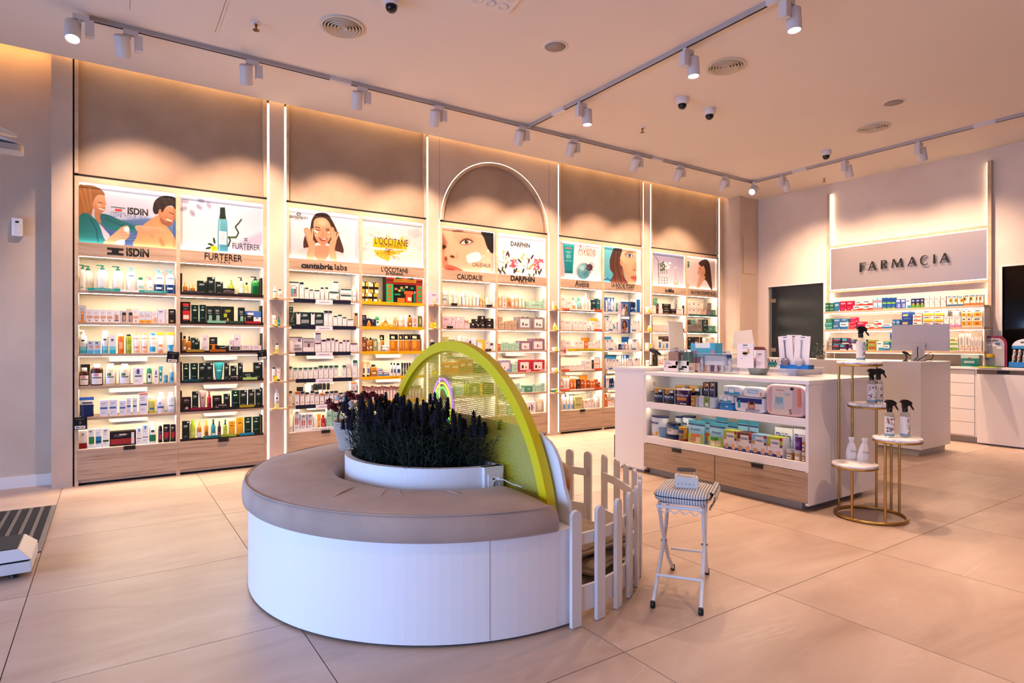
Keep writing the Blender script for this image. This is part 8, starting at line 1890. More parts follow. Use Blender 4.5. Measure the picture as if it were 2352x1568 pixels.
cosb = [(math.cos(R(22.5 + 45 * k)), math.sin(R(22.5 + 45 * k))) for k in range(8)]
Ri = AR - .054
nz = int((Ri + ACZ - .44) / (P_ * .866)) + 1; ny = int(2 * Ri / P_) + 1
for j in range(nz):
    z = .44 + j * P_ * .866
    for i in range(-ny // 2, ny // 2 + 1):
        y = ACY + (i + .5 * (j % 2)) * P_
        if (y - ACY) ** 2 + (z - ACZ) ** 2 > (Ri + .004) ** 2: continue
        if z < .56 and abs(y - ACY) < PR - .02: continue
        o_ = len(V); a_, b_ = P_ / 2, P_ * .433; rh = P_ * .335
        V += [(AX + .022, y + rh * c_, z + rh * s_) for c_, s_ in cosb]
        V += [(AX + .022, y + a_, z + b_ * .5), (AX + .022, y + a_ * .5, z + b_), (AX + .022, y - a_ * .5, z + b_), (AX + .022, y - a_, z + b_ * .5), (AX + .022, y - a_, z - b_ * .5), (AX + .022, y - a_ * .5, z - b_), (AX + .022, y + a_ * .5, z - b_), (AX + .022, y + a_, z - b_ * .5)]
        V += [(AX + .022, y + a_, z + b_), (AX + .022, y - a_, z + b_), (AX + .022, y - a_, z - b_), (AX + .022, y + a_, z - b_)]
        for k in range(8): Fc.append((o_ + k, o_ + (k + 1) % 8, o_ + 8 + (k + 1) % 8, o_ + 8 + k))
        Fc += [(o_ + 8, o_ + 16, o_ + 9), (o_ + 10, o_ + 17, o_ + 11), (o_ + 12, o_ + 18, o_ + 13), (o_ + 14, o_ + 19, o_ + 15)]
me = bpy.data.meshes.new('perforated_sheet'); me.from_pydata(V, [], Fc); me.materials.append(mat('yellow_sheet', '#bfae10', .45))
obj('perforated_sheet', me, sun)
keep(sun)
# rainbow neon lying against the sheet
neon = thing('rainbow_light', 'small rainbow neon light hung on the yellow perforated screen', 'lamp', (AX - .012, ACY + .06, .80))
nc = [('#b070ff', .155), ('#f0e040', .128), ('#70e060', .102), ('#4090ff', .076)]
for c_, r_ in nc:
    pts = [(0, -r_ * .78 * math.cos(t), .085 + r_ * math.sin(t)) for t in np.linspace(0, PI, 24)]
    pts = [(0, -r_ * .78, -.03)] + pts + [(0, r_ * .78, -.03)]
    obj('neon_tube', MB().tube(pts, .0045, 8).mesh('neon_tube', mat('neon_' + c_[1:], c_, .4, emit=hexc(c_), strength=1.6)), neon)
obj('fixing_screw', MB().lathe([(.011, 0), (.011, .004), (0, .005)], 14, caps=False).mesh('fixing_screw', M_BLACK), neon, (-.004, 0, .20)); neon.children[-1].rotation_euler = (0, R(-90), 0)
bkp = [(-.16 * .8, -.035)] + [(-.175 * .8 * math.cos(t), .085 + .178 * math.sin(t)) for t in np.linspace(0, PI, 24)] + [(.16 * .8, -.035)]
obj('clear_backing', MB().prism(bkp, .006, .010, 'yz').mesh('clear_backing', M_CLEAR), neon)
# white cloud board behind the yellow screen
def cloud():
    pts = []
    for cy_, cz_, r_, a0, a1 in ((2.165, .28, .20, -90, 30), (2.30, .50, .26, -5, 95), (2.60, .60, .20, 20, 90)):
        pts += [(cy_ - r_ * math.cos(R(a)), cz_ + r_ * math.sin(R(a))) for a in np.linspace(a0, a1, 9)]
    pts = [(2.10, .015)] + [q for q in pts if q[1] > .02]
    m_ = [(2 * ACY - y, z) for y, z in reversed(pts)]
    return pts + m_
_cb = 1.722
_u = [(1238, 995), (1249, 1003), (1262, 1015), (1272, 1031), (1281, 1052), (1287, 1075), (1291, 1096), (1294, 1115), (1299, 1135), (1305, 1155), (1309, 1178), (1311, 1205), (1308, 1235)]
cp_ = [on_x(u, v, _cb) for u, v in _u]
cp_ = [(y, z) for y, z in cp_]
outl = [(cp_[-1][0] + .02, .015)] + list(reversed(cp_)) + [(cp_[0][0] + .12, cp_[0][1] + .02)]
outl = outl + [(2 * ACY - y, z) for y, z in reversed(outl)]
o = MB().prism(outl, _cb, _cb + .018, 'yz').build('cloud_board', M_WHITE2); tag(o, 'white wavy-edged cloud board behind the yellow screen', 'panel')

# lavender in the planter
rg = random.Random(21)
def lavender(n):
    mb = MB(); fl = []
    for s in range(20):
        a, q = rg.uniform(0, 6.28), rg.uniform(0, .085)
        x0, y0 = q * math.cos(a), q * math.sin(a)
        H_ = rg.uniform(.22, .335); lx, ly = x0 * 1.3 + rg.uniform(-.05, .05), y0 * 1.3 + rg.uniform(-.05, .05)
        P = [Vector((x0 + lx * t * t, y0 + ly * t * t, H_ * t)) for t in (0, .25, .5, .75, 1)]
        mb.tube(P, .0016, 4, 0)
        for k in range(20):
            t = rg.uniform(.05, .86); i = min(3, int(t * 4)); c = P[i].lerp(P[i + 1], t * 4 - i)
            an = rg.uniform(0, 6.28); L_ = rg.uniform(.04, .085) * (1.15 - .5 * t); up = rg.uniform(.35, 1.1)
            d = Vector((math.cos(an), math.sin(an), up)).normalized(); w = d.cross(Vector((0, 0, 1))).normalized() * rg.uniform(.0028, .0045)
            e = c + d * L_; e.z -= L_ * .12
            m_ = c + d * L_ * .55
            mb.add([c, m_ + w, e, m_ - w], [(0, 1, 2, 3)], None, 1 if rg.random() < .35 else 0)
        if rg.random() < .45: fl.append(P[4])
    return mb, fl
protos = []
for v in range(4):
    mb, fl = lavender(v)
    fm = mb.mesh('foliage', [M_LEAFD, M_LEAFD2])
    protos.append((fm, fl))
sp = MB()
for k in range(7):
    z = .009 * k; r_ = .016 * (1 - .09 * k)
    for j in range(6):
        a = j * PI / 3 + k * .5
        c = Vector((r_ * math.cos(a), r_ * math.sin(a), z)); u = Vector((math.cos(a), math.sin(a), .9)).normalized() * .012; w = Vector((-math.sin(a), math.cos(a), 0)) * .0055
        sp.add([c - u * .3, c + w, c + u, c - w], [(0, 1, 2, 3)])
    sp.lathe([(r_ * .5, z), (r_ * .8, z + .005), (r_ * .5, z + .011)], 6)
sp_me = sp.mesh('flower_spike', M_LAV)
slots = []
for i in range(400):
    a = R(rg.uniform(95, 265)); q = math.sqrt(rg.uniform(.02, 1)) * .475
    x, y = BCX + q * math.cos(a) - .03, BCY + q * math.sin(a)
    if x > BCX - .07: continue
    if all((x - u) ** 2 + (y - v) ** 2 > .0085 for u, v in slots): slots.append((x, y))
for k, (x, y) in enumerate(slots):
    fm, fl = protos[k % 4]
    dx_, dy_ = x - BCX, y - BCY
    t = thing('lavender_plant', 'dark green lavender clump with dusky purple spikes in the white planter', 'plant', (x, y, .555), rg.uniform(0, 6.28), 'lavender clumps in the planter')
    s_ = rg.uniform(.85, 1.06) * (1.0 if x < BCX - .15 else .92); t.scale = (1, 1, s_)
    obj('foliage', fm, t)
    for p in fl: obj('flower_spike', sp_me, t, p)

# basket of dried flowers standing on the cushion behind the planter
bkx, bky, bkz = 1.33, 3.83, .5585
bk = thing('flower_basket', 'pale woven basket with a bent handle on the bench cushion', 'basket', (bkx, bky, bkz), R(20))
wk = MB()
for k in range(15):
    z = .006 + .0125 * k; r_ = .085 + .045 * (k / 14)
    wk.tube([((r_ + .003 * (-1) ** (i + k)) * math.cos(2 * PI * i / 40), (r_ + .003 * (-1) ** (i + k)) * math.sin(2 * PI * i / 40), z) for i in range(40)], .0068, 6, closed=True)
wk.lathe([(0, .004), (.085, .004), (.128, .18), (.124, .18), (.08, .008)], 24, caps=False)
obj('woven_body', wk.mesh('woven_body', M_WICKER), bk)
obj('handle', MB().tube([(.127 * math.cos(t), .01 * math.sin(3 * t), .17 + .17 * math.sin(t)) for t in np.linspace(0, PI, 18)], .008, 8).mesh('handle', mc('#6a5040', .8)), bk)
def flower(kind):
    mb = MB()
    if kind == 'r':
        for k in range(26):
            a, e = rg.uniform(0, 6.28), rg.uniform(-.2, 1.5); d = Vector((math.cos(a) * math.cos(e), math.sin(a) * math.cos(e), math.sin(e)))
            w = d.cross(Vector((.3, .2, 1))).normalized() * .010; v = d.cross(w).normalized() * .009
            c = d * rg.uniform(.012, .026); mb.add([c - w, c + v + d * .004, c + w, c - v + d * .004], [(0, 1, 2, 3)])
        mb.lathe([(.001, -.01), (.015, -.004), (.016, .008), (.001, .018)], 8)
    else:
        for k in range(22):
            a, e = rg.uniform(0, 6.28), rg.uniform(0, 1.5); c = Vector((math.cos(a) * math.cos(e), math.sin(a) * math.cos(e), math.sin(e) * .7)) * .024
            mb.lathe([(.001, c.z - .006), (.0065, c.z), (.001, c.z + .006)], 6, c.x, c.y)
    return mb
fr_ = [flower('r').mesh('bloom', M_REDF) for _ in range(3)]; fy_ = flower('y').mesh('bloom', M_YELF); fw_ = flower('r').mesh('bloom', mc('#d9cfc8', .8))
def blossom(u, v, kind, depth):
    k = (u - CX) / FPX; p = Vector((depth * (FW[0] + RT[0] * k), depth * (FW[1] + RT[1] * k), EYE - depth * (v - CY) / FPX))
    nm = {'r': ('red_flower', 'dark red dried flower in the woven basket', fr_[rg.randrange(3)]), 'y': ('yellow_flower', 'mustard yellow dried flower head in the basket', fy_), 'w': ('white_flower', 'small cream dried flower in the basket', fw_)}[kind]
    o = thing(nm[0], nm[1], 'flower', p, rg.uniform(0, 6.28), 'dried flowers in the basket')
    s_ = rg.uniform(1.0, 1.35)
    obj('bloom', nm[2], o, None, 0, (s_, s_, s_))
    q = Vector((bkx, bky, bkz + .1)) - p; m_ = Matrix.Rotation(-o.rotation_euler.z, 3, 'Z')
    q = m_ @ q
    obj('stem', MB().tube([(0, 0, 0), q * .5 + Vector((0, 0, .03)), q], .0018, 5).mesh('stem', M_STEM), o)
for u, v, kd in ((762, 935, 'r'), (757, 925, 'r'), (772, 942, 'r'), (785, 930, 'r'), (792, 938, 'r'), (800, 908, 'r'), (810, 914, 'r'), (822, 915, 'r'), (836, 909, 'r'), (846, 914, 'r'), (855, 908, 'r'), (866, 914, 'r'), (795, 925, 'r'), (830, 922, 'r'), (876, 918, 'r'),
                 (818, 938, 'y'), (826, 930, 'y'), (814, 948, 'y'), (846, 926, 'y'), (834, 945, 'y'), (822, 956, 'y'), (790, 918, 'w'), (776, 916, 'w'), (806, 932, 'w')):
    blossom(u, v, kd, 3.86 + rg.uniform(-.06, .06))

# ------------------------------------------------------------------ play corner: picket fence, cushions
PK = [(1.705, 2.035), (1.852, 2.04), (2.0, 2.078), (2.135, 2.138), (2.262, 2.212), (2.375, 2.30), (2.48, 2.40), (2.557, 2.52), (2.626, 2.657),
      (2.686, 2.80), (2.722, 2.955), (2.705, 3.10), (2.662, 3.24), (2.62, 3.37), (2.56, 3.50), (2.475, 3.63), (2.37, 3.75), (2.24, 3.87), (2.09, 3.97), (1.94, 4.05), (1.80, 4.11)]
def picket_fence(pts, label):
    t = thing('picket_fence', label, 'fence', (pts[0][0], pts[0][1], 0), 0, 'white picket fence sections')
    n = len(pts); w, th, h = .056, .018, .512
    out = [(-w / 2, 0), (w / 2, 0), (w / 2, h - w / 2)] + [(w / 2 * math.cos(a), h - w / 2 + w / 2 * math.sin(a)) for a in np.linspace(0, PI, 9)][1:-1] + [(-w / 2, h - w / 2)]
    pm = MB().prism(out, -th / 2, th / 2, 'xz').mesh('picket', M_WHITE2)
    C = Vector((1.72, 3.12))
    inner = []
    for i, (x, y) in enumerate(pts):
        a = Vector(pts[max(0, i - 1)]); b = Vector(pts[min(n - 1, i + 1)]); d = (b - a).normalized()
        o = obj('picket', pm, t, (x - pts[0][0], y - pts[0][1], .003), math.atan2(d.y, d.x))
        nrm = Vector((-d.y, d.x)); 
        if nrm.dot(C - Vector((x, y))) < 0: nrm = -nrm
        inner.append(Vector((x, y)) + nrm * (th / 2 + .008))
    for z0, z1, nm in ((.055, .165, 'lower_rail'), (.352, .402, 'upper_rail')):
        for p, q in zip(inner[:-1], inner[1:]):
            L_ = (q - p).length; m_ = (p + q) / 2; d = q - p
            obj(nm, MB().box(-L_ / 2 - .002, L_ / 2 + .002, -.0075, .0075, z0, z1).mesh(nm, M_WHITE2), t, (m_.x - pts[0][0], m_.y - pts[0][1], 0), math.atan2(d.y, d.x))
    return t
picket_fence(PK[:11], 'white picket fence section curving out from the bench end')
picket_fence(PK[11:], 'white picket fence section at the back of the play corner')

def tufted(label, loc, rz, w=.42, h=.075):
    mb = MB(); n = 18; top = {}; rs = []
    def hz(u, v):
        e = min(1, 8 * min(u, 1 - u, v, 1 - v)) ** .5
        d = 0
        for a in (.2, .5, .8):
            for b in (.2, .5, .8): d = max(d, math.exp(-(((u - a) ** 2 + (v - b) ** 2) / .0035)))
        return h * (.55 + .45 * e) - .022 * d + .004 * math.sin(31 * u + 17 * v)
    V = []; Fq = []
    for j in range(n + 1):
        for i in range(n + 1):
            u, v = i / n, j / n; V.append(((u - .5) * w, (v - .5) * w, hz(u, v)))
    for j in range(n):
        for i in range(n): a = j * (n + 1) + i; Fq.append((a, a + 1, a + n + 2, a + n + 1))
    mb.add(V, Fq, None, 0, True)
    edge = [(i, 0) for i in range(n)] + [(n, j) for j in range(n)] + [(i, n) for i in range(n, 0, -1)] + [(0, j) for j in range(n, 0, -1)]
    rs = [[], [], []]
    for i, j in edge:
        x, y = (i / n - .5) * w, (j / n - .5) * w
        rs[0].append((x * .97, y * .97, 0)); rs[1].append((x * 1.03, y * 1.03, h * .28)); rs[2].append((x, y, hz(i / n, j / n)))
    mb.rings(rs, None, 0, True, False, True)
    o = mb.build('floor_cushion', M_BROWNF); o.location = loc; o.rotation_euler = (0, 0, rz)
    obj('edge_roll', MB().tube([((i / n - .5) * w * 1.035, (j / n - .5) * w * 1.035, h * .30) for i, j in edge], .009, 6, closed=True).mesh('edge_roll', M_BROWNF), o)
    return tag(o, label, 'cushion', 'brown floor cushions behind the fence')
tufted('brown tufted floor cushion at the bottom of the stack behind the fence', (2.12, 2.52, .001), R(12))
tufted('brown tufted floor cushion, second in the stack behind the fence', (2.13, 2.52, .085), R(20))
tufted('brown tufted floor cushion on top of the stack behind the fence', (2.12, 2.53, .168), R(8), .40)
tufted('brown tufted floor cushion lying against the bench back', (1.99, 3.06, .001), R(40), .38)
# woven cushion with stripes leaning on the cloud board
def stripe_mat():
    def f(nt, b, N, L):
        g = N('ShaderNodeTexCoord'); s = N('ShaderNodeSeparateXYZ'); L(g.outputs['Object'], s.inputs[0])
        m = N('ShaderNodeMapRange'); m.inputs[1].default_value = -.2; m.inputs[2].default_value = .2; L(s.outputs[2], m.inputs[0])
        r = ramp(nt, [(0, '#b39673'), (.22, '#8f8a78'), (.34, '#b39673'), (.52, '#c4a684'), (.60, '#a8482e'), (.68, '#b0703f'), (.76, '#b89c78'), (1, '#bda27e')]); r.color_ramp.interpolation = 'LINEAR'
        L(m.outputs[0], r.inputs[0]); L(r.outputs[0], b.inputs['Base Color']); b.inputs['Roughness'].default_value = .95
    return node_mat('jute_stripes', f)
rs = []
for y, q in ((-.055, .82), (-.045, .95), (0, 1.0), (.045, .95), (.055, .82)):
    rs.append([(.19 * q * math.copysign(abs(math.cos(a)) ** .35, math.cos(a)), y, .19 * q * math.copysign(abs(math.sin(a)) ** .35, math.sin(a))) for a in [2 * PI * (i + .5) / 28 for i in range(28)]])
o = MB().rings(rs).build('striped_cushion', stripe_mat()); o.location = (2.06, 2.80, .392); o.rotation_euler = (R(-12), 0, R(-60))
tag(o, 'woven jute cushion with rust stripe leaning behind the bench', 'cushion')
tufted('brown tufted floor cushion under the striped jute cushion', (2.02, 2.98, .086), R(30), .36)
tufted('flattened brown floor cushion, third under the striped jute one', (2.02, 2.98, .16), R(50), .36, .05)

# ------------------------------------------------------------------ folding stool with cushion and little box
st = thing('folding_stool', 'white folding metal stool with crossed legs on the stone floor', 'stool', (2.42, 2.04, 0))
FL, FR_, BL, BR_ = (2.135, 1.984), (2.262, 1.807), (2.584, 2.255), (2.69, 2.108)
SZ = .455
def top_of(f, b, t): return (f[0] + (b[0] - f[0]) * t, f[1] + (b[1] - f[1]) * t)
legs = {}
for nm, f, b in (('a', FL, BL), ('b', FR_, BR_)):
    ft = top_of(f, b, .28); bt = top_of(f, b, .78); mid = top_of(f, b, .52)
    legs[nm] = (ft, bt, mid)
    MB().tube([(*f, .012), (f[0] + (mid[0] - f[0]) * .86, f[1] + (mid[1] - f[1]) * .86, .205), (*mid, .235), (mid[0] + (bt[0] - mid[0]) * .45, mid[1] + (bt[1] - mid[1]) * .45, .30), (*bt, SZ)], .0095, 10).build('leg', M_WHITE2, st)
    MB().tube([(*b, .012), (b[0] + (mid[0] - b[0]) * .55, b[1] + (mid[1] - b[1]) * .55, .12), (mid[0] + (b[0] - mid[0]) * .1, mid[1] + (b[1] - mid[1]) * .1, .235), (mid[0] + (ft[0] - mid[0]) * .4, mid[1] + (ft[1] - mid[1]) * .4, .32), (*ft, SZ)], .0095, 10).build('leg', M_WHITE2, st)
    MB().tube([(*top_of(f, b, .20), SZ), (*top_of(f, b, .86), SZ)], .0085, 8).build('seat_rail', M_WHITE2, st)
    for p in (f, b): MB().lathe([(.0115, .0), (.0125, .012), (.0115, .03), (.009, .031)], 12, *p).build('foot_cap', M_BLACK, st)
    MB().tube([(mid[0] - .012, mid[1] + .012, .238), (mid[0] + .012, mid[1] - .012, .238)], .006, 8).build('pivot_bolt', M_CHROME, st)
def mixp(p, q, t, z): return (p[0] + (q[0] - p[0]) * t, p[1] + (q[1] - p[1]) * t, z)
f1 = top_of(FL, BL, .12); f2 = top_of(FR_, BR_, .12); MB().tube([(*f1, .135), (*f2, .135)], .007, 8).build('cross_bar', M_WHITE2, st)
f1 = top_of(FL, BL, .90); f2 = top_of(FR_, BR_, .90); MB().tube([(*f1, .135), (*f2, .135)], .007, 8).build('cross_bar', M_WHITE2, st)
for t_ in (.20, .86): MB().tube([(*top_of(FL, BL, t_), SZ), (*top_of(FR_, BR_, t_), SZ)], .0085, 8).build('seat_rail', M_WHITE2, st)
MB().tube([(*top_of(FL, BL, .20), SZ - .022)] + [(*[a + (b - a) * t for a, b in zip(top_of(FL, BL, .20), top_of(FR_, BR_, .20))], SZ - .022 + .008 * math.sin(t * 9 * PI)) for t in np.linspace(.05, .95, 40)] + [(*top_of(FR_, BR_, .20), SZ - .022)], .0028, 6).build('scroll_trim', M_WHITE2, st)
for t_ in np.linspace(.28, .78, 6): MB().box(-.011, .011, -.11, .11, -.003, .003).build('seat_slat', M_WHITE2, st); st.children[-1].location = (*[(a + b) / 2 for a, b in zip(top_of(FL, BL, t_), top_of(FR_, BR_, t_))], SZ + .008); st.children[-1].rotation_euler = (0, 0, math.atan2(FR_[1] - FL[1], FR_[0] - FL[0]) - R(90))
keep(st)
def ticking():
    def f(nt, b, N, L):
        g = N('ShaderNodeTexCoord'); s = N('ShaderNodeSeparateXYZ'); L(g.outputs['Object'], s.inputs[0])
        m = N('ShaderNodeMath'); m.operation = 'MULTIPLY'; m.inputs[1].default_value = 2 * PI / .0125; L(s.outputs[1], m.inputs[0])
        q = N('ShaderNodeMath'); q.operation = 'SINE'; L(m.outputs[0], q.inputs[0])
        r = ramp(nt, [(.4, '#d9d4d0'), (.75, '#7d838b')]); h_ = N('ShaderNodeMapRange'); h_.inputs[1].default_value = -1; L(q.outputs[0], h_.inputs[0]); L(h_.outputs[0], r.inputs[0])
        L(r.outputs[0], b.inputs['Base Color']); b.inputs['Roughness'].default_value = .9
    return node_mat('ticking_stripe', f)
SA = math.atan2(BL[1] - FL[1], BL[0] - FL[0])
rs = []
for z, q in ((0, .90), (.014, 1.0), (.036, 1.0), (.050, .92), (.056, .70)):
    rs.append([(.165 * q * math.copysign(abs(math.cos(a)) ** .4, math.cos(a)), .135 * q * math.copysign(abs(math.sin(a)) ** .4, math.sin(a)), z + .004 * math.sin(3 * a)) for a in [2 * PI * (i + .5) / 32 for i in range(32)]])
o = MB().rings(rs).build('seat_pad', ticking()); cxs, cys = 2.425, 2.035
o.location = (cxs, cys, SZ + .016); o.rotation_euler = (0, 0, SA); tag(o, 'grey and white ticking-striped pad on the folding stool', 'cushion')
obj('piping', MB().tube([(p[0], p[1], .030) for p in rs[1]], .003, 6, closed=True).mesh('piping', mc('#3a3f48', .8)), o)
dr = []
for k, t_ in enumerate(np.linspace(-1, 1, 13)):
    dr.append([(.10 + .05 * s_ + .012 * math.sin(5 * t_ + 2 * s_), -.11 - .045 * (s_ > .3) + .015 * t_ * s_ - .03 * s_, .055 - .095 * max(0, s_ - .2) * (1 - .25 * abs(t_))) for s_ in ()])
dm = MB(); G = []
for i in range(11):
    rowp = []
    for j in range(13):
        s_, t_ = i / 10, j / 12 - .5
        rowp.append((.05 + .26 * t_ + .01 * math.sin(9 * t_) * s_, -.125 - .028 * math.sin(PI * min(1, s_ * 1.1)) - .006 * math.sin(22 * t_) * s_, .052 + .008 * math.sin(PI * s_) - .115 * max(0, s_ - .12) * (1 - .5 * t_ * t_)))
    G.append(rowp)
dm.rings(G, None, 0, False, False, True)
obj('hanging_cloth', dm.mesh('hanging_cloth', ticking()), o)
tb = thing('toy_iron_box', 'small white metal box with a wooden handle on the striped pad', 'box', (cxs - .015, cys - .02, SZ + .0745), SA - R(78))
obj('body', MB().prism([(-.055, 0), (.055, 0), (.055, .05), (-.05, .058), (-.055, .05)], -.035, .035, 'xz').mesh('body', mc('#d9d4cc', .5)), tb)
hl = MB()
for k in range(5): hl.box(-.04 + .018 * k - .002, -.04 + .018 * k + .002, -.0356, -.035, .018, .022)
obj('vent_hole', hl.mesh('vent_hole', M_BLACK), tb)
obj('end_panel', MB().box(.055, .0565, -.033, .033, .002, .048).mesh('end_panel', mc('#c9a878', .6)), tb)
for p_, q_ in (((-.04, 0, .055), (-.034, 0, .084)), ((.045, 0, .05), (.034, 0, .084))): obj('bracket', MB().tube([p_, q_], .003, 6).mesh('bracket', mc('#cfcac2', .4)), tb)
obj('handle', MB().tube([(-.045, 0, .084), (-.03, 0, .086), (.03, 0, .086), (.045, 0, .084)], [.009, .012, .012, .009], 12).mesh('handle', mc('#6a5140', .6)), tb)

# ------------------------------------------------------------------ brass stand with four marble trays
bs = thing('brass_stand', 'brass plant stand with four round white marble trays', 'stand', (4.56, 2.15, 0))
BRR = .225
MB().tube([(4.56 + BRR * math.cos(a), 2.15 + BRR * math.sin(a), .012) for a in np.linspace(0, 2 * PI, 48, endpoint=False)], .011, 10, closed=True).build('base_ring', M_BRASS, bs)
TR = .147
TRAYS = [(4.537, 2.216, 1.118), (4.690, 2.215, .806), (4.475, 1.935, .608), (4.44, 2.20, .392)]
for x, y, z in TRAYS:
    MB().lathe([(TR - .006, z - .019), (TR, z - .016), (TR, z - .002), (TR - .003, z), (0, z)], 40, x, y, caps=True).build('tray', M_MARBLE, bs)
    MB().tube([(x + (TR - .004) * math.cos(a), y + (TR - .004) * math.sin(a), z - .026) for a in np.linspace(0, 2 * PI, 40, endpoint=False)], .0065, 8, closed=True).build('tray_ring', M_BRASS, bs)
def pole(u, ztop, a_guess):
    """upright on the base ring at the angle whose picture column is u"""
    best = min(np.linspace(a_guess - 70, a_guess + 70, 281), key=lambda d: abs(CX + FPX * ((RT[0] * (4.56 + BRR * math.cos(R(d))) + RT[1] * (2.15 + BRR * math.sin(R(d)))) / (FW[0] * (4.56 + BRR * math.cos(R(d))) + FW[1] * (2.15 + BRR * math.sin(R(d))))) - u))
    x, y = 4.56 + BRR * math.cos(R(best)), 2.15 + BRR * math.sin(R(best))
    MB().tube([(x, y, .012), (x, y, ztop)], .0085, 10).build('upright', M_BRASS, bs)
pole(1927, 1.095, 160); pole(1957, .37, 225); pole(1957.5, 1.095, 95); pole(2013, 1.095, 50); pole(2033, .585, 265); pole(2047, .585, 10); pole(2066, .585, -35)
keep(bs)
M_WATER = clear_mat('clear_bottle', '#eef2f2', .35)
spb = MB().lathe([(.026, 0), (.029, .004), (.029, .150), (.024, .166), (.013, .172), (.013, .178)], 28).mesh('bottle_body', M_WATER)
def label_mesh(v):
    mb = MB(); r_ = .0296; rg2 = random.Random(v); N_ = 40
    a0, a1 = R(-200), R(60)
    lo = [(r_ * math.cos(a), r_ * math.sin(a), .010) for a in np.linspace(a0, a1, N_)]
    mid = [(x, y, .026) for x, y, _ in lo]; hi = [(x, y, .142) for x, y, _ in lo]
    mb.rings([lo, mid], None, 0, False, False, True, '#7f9cae'); mb.rings([mid, hi], None, 0, False, False, True, '#e9e2df')
    for k in range(46):
        a = R(rg2.uniform(-150 + 60 * (v % 2), 20)); z = rg2.uniform(.034, .134); s_ = rg2.uniform(.003, .009); q = .0299 + .0001 * (k % 5)
        c = rg2.choice(['#3a3f4a', '#a8342f', '#5f6a74', '#c98a74', '#8a7a5a', '#2f3a44', '#c25a4a', '#8fa0a8'])
        P = [(q * math.cos(a + s_ / q * math.cos(t)), q * math.sin(a + s_ / q * math.cos(t)), z + s_ * rg2.uniform(.5, 1.3) * math.sin(t)) for t in np.linspace(0, 2 * PI, 7)[:-1]]
        mb.add(P, [tuple(range(6))], c)
    a = R(-70); mb.add([(.0306 * math.cos(a + d), .0306 * math.sin(a + d), z) for d, z in ((-.25, .075), (.25, .075), (.25, .115), (-.25, .115))], [(0, 1, 2, 3)], '#f2ecea')
    return mb.mesh('label', M_PRINT)
trg = MB().lathe([(.0155, .172), (.017, .176), (.017, .196), (.012, .200)], 18)
trg.prism([(-.016, .198), (.010, .198), (.014, .212), (.042, .224), (.040, .240), (.012, .256), (-.014, .256), (-.028, .246), (-.03, .236), (-.018, .232)], -.011, .011, 'xz')
trg.tube([(.026, 0, .228), (.038, 0, .216), (.048, 0, .198), (.056, 0, .186)], [.009, .007, .006, .004], 8)
trg = trg.mesh('trigger_head', M_BLACK)
def spray(x, y, z, v, rz, label):
    t = thing('spray_bottle', label, 'bottle', (x, y, z + .0005), rz, 'floral spray bottles on the brass stand')
    obj('bottle_body', spb, t); obj('label', label_mesh(v), t); obj('trigger_head', trg, t)
    obj('dip_tube', MB().tube([(0, 0, .012), (0, 0, .17)], .0022, 6).mesh('dip_tube', M_WHITE2), t)
def on_tray(u, v, z): return on_z(u, v, z)
RZS = R(-40)
for (u, v, z, k, lb) in ((1977, 824, 1.118, 1, 'clear spray bottle with black trigger alone on the top marble tray'), (1997, 918, .806, 2, 'floral spray bottle nearer the pole on the second tray'), (2019, 921, .806, 3, 'floral spray bottle, the farther one on the second tray'),
                      (2044, 997, .608, 4, 'red-flowered spray bottle on the third marble tray'), (2079, 999, .608, 5, 'pale-label spray bottle at the rim of the third tray')):
    tx, ty = next((q[0], q[1]) for q in TRAYS if q[2] == z)
    s_ = {1: .01, 2: -.005, 3: .075, 4: -.054, 5: .052}[k]; b_ = {1: 0, 2: -.03, 3: .02, 4: 0, 5: 0}[k]
    x, y = tx + RT[0] * s_ + FW[0] * b_, ty + RT[1] * s_ + FW[1] * b_
    spray(x, y, z, k, RZS, lb)
def bag(u, v, lean, label):
    x, y = on_z(u, v, TRAYS[3][2]); rs = []
    for z, rx, ry in ((0, .036, .026), (.02, .041, .032), (.07, .036, .027), (.115, .024, .018), (.128, .015, .012), (.135, .017, .013), (.158, .026, .010), (.162, .024, .008)):
        rs.append([((rx + .0018 * math.sin(7 * a + z * 60)) * math.cos(a) + lean * z, (ry + .0018 * math.sin(5 * a)) * math.sin(a), z) for a in np.linspace(0, 2 * PI, 24, endpoint=False)])
    o = MB().rings(rs).build('drawstring_bag', fabric_mat('white_cotton', '#d6d2d4', '#e6e2e4', 300)); o.location = (x, y, TRAYS[3][2] + .001); o.rotation_euler = (0, 0, R(-34))
    obj('cord', MB().tube([(.016 * math.cos(a) + lean * .13, .0135 * math.sin(a), .130) for a in np.linspace(0, 2 * PI, 20, endpoint=False)], .0022, 6, closed=True).mesh('cord', M_WHITE2), o)
    me = text_mesh('VIC-BLOOM', .05, .010, .0006); me.materials.append(mc('#5a5658')); q = obj('lettering', me, o, (lean * .06, -.0315, .062)); q.rotation_euler = (R(84), R(6), 0)
    tag(o, label, 'bag', 'white cotton bags on the low tray')
bag(1956, 1054, .0, 'white drawstring cotton bag standing further in on the low tray')
bag(1981, 1057, .12, 'white drawstring cotton bag leaning at the rim of the low tray')

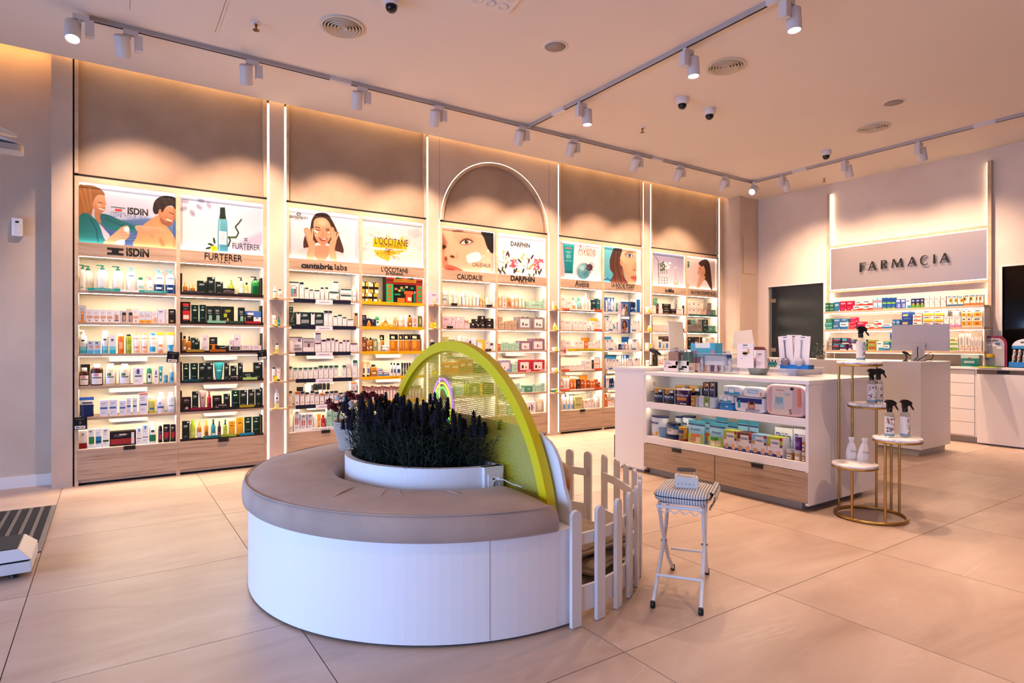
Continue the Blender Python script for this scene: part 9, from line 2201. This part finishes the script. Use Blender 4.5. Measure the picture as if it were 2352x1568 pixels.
# ------------------------------------------------------------------ entrance: mat and weighing scale
mx1 = -.335
em = thing('entrance_mat', 'black and grey striped entrance mat let into the floor', 'mat', (-1.2, 5.25, 0))
bx('frame', M_ALU, mx1 - .03, mx1, 4.55, 5.78, 0, .008, em)
bx('frame', M_ALU, -2.6, mx1 - .03, 5.772, 5.78, 0, .008, em)
_cs = MB().box(-.019, .019, 4.56, 5.772, .0, .010).mesh('carpet_strip', M_CARPET); _as = MB().box(-.011, .011, 4.56, 5.772, 0, .006).box(-.004, -.001, 4.56, 5.772, .006, .008).mesh('metal_strip', M_ALU)
for k in range(34):
    x = mx1 - .05 - .0655 * k
    obj('carpet_strip', _cs, em, (x, 0, 0)); obj('metal_strip', _as, em, (x - .033, 0, 0))
keep(em)
P1 = on_z(72, 1296, .085); P2 = on_z(109, 1243, .085); P0 = on_z(0, 1305, .085)
sc_ = thing('weighing_scale', 'white weighing and height machine with black platform by the entrance', 'scale', (-.62, 4.28, 0))
sx1, sy0, sy1 = -.345, 4.10, 4.47
bx('lower_case', M_WHITE2, -1.0, sx1, sy0, sy1, .028, .085, sc_, .003)
bx('shadow_joint', M_DARK, -.99, sx1 - .01, sy0 + .01, sy1 - .01, .084, .094, sc_)
MB().add([(-1.0, sy0, .094), (sx1, sy0, .094), (sx1, sy1, .094), (-1.0, sy1, .094), (-.95, sy0 + .03, .15), (sx1 - .055, sy0 + .03, .15), (sx1 - .055, sy1 - .03, .15), (-.95, sy1 - .03, .15)],
         [(3, 2, 1, 0), (4, 5, 6, 7), (0, 1, 5, 4), (1, 2, 6, 5), (2, 3, 7, 6), (3, 0, 4, 7)]).build('upper_case', M_WHITE2, sc_, .003)
bx('rubber_top', mat('rubber_grey', '#20242c', .75), -.94, sx1 - .062, sy0 + .036, sy1 - .036, .1505, .155, sc_)
MB().quad([(sx1 - .008, sy0 + .02, .1042), (sx1 - .008, sy1 - .02, .1042), (sx1 - .047, sy1 - .045, .1442), (sx1 - .047, sy0 + .045, .1442)]).build('side_grip', M_DARK, sc_); sc_.children[-1].location = (.0012, 0, .0012)
for x in (-.92, -.42):
    for y in (sy0 + .05, sy1 - .05): MB().lathe([(.022, 0), (.022, .029), (0, .029)], 16, x, y).build('foot', M_BLACK, sc_)
MB().rrect(.14, .10, .03, 2.52, .02, 3, -.93, sy1 + .02).build('column', M_WHITE2, sc_)
hz = 2.37
MB().rrect(.10, .06, hz - .02, hz + .12, .02, 3, -.86, sy1 - .02).build('arm_block', M_WHITE2, sc_)
for k, (z, L_) in enumerate(((hz + .09, .43), (hz + .035, .46))):
    rs = []
    for t_ in np.linspace(0, 1, 14):
        x = -.86 + L_ * t_; w = .10 * math.sqrt(max(.02, 1 - max(0, (t_ - .45) / .56) ** 2)); zz = z - .05 * t_ * t_
        rs.append([(x, 4.34 - w, zz - .003), (x, 4.34 + w, zz - .003), (x, 4.34 + w, zz + .006), (x, 4.34 - w, zz + .006)])
    MB().rings(rs).build('sensor_plate', M_WHITE2, sc_)
MB().rrect(.40, .13, hz - .055, hz - .02, .03, 4, -.60, 4.34).build('chrome_head', M_CHROME, sc_)
keep(sc_)
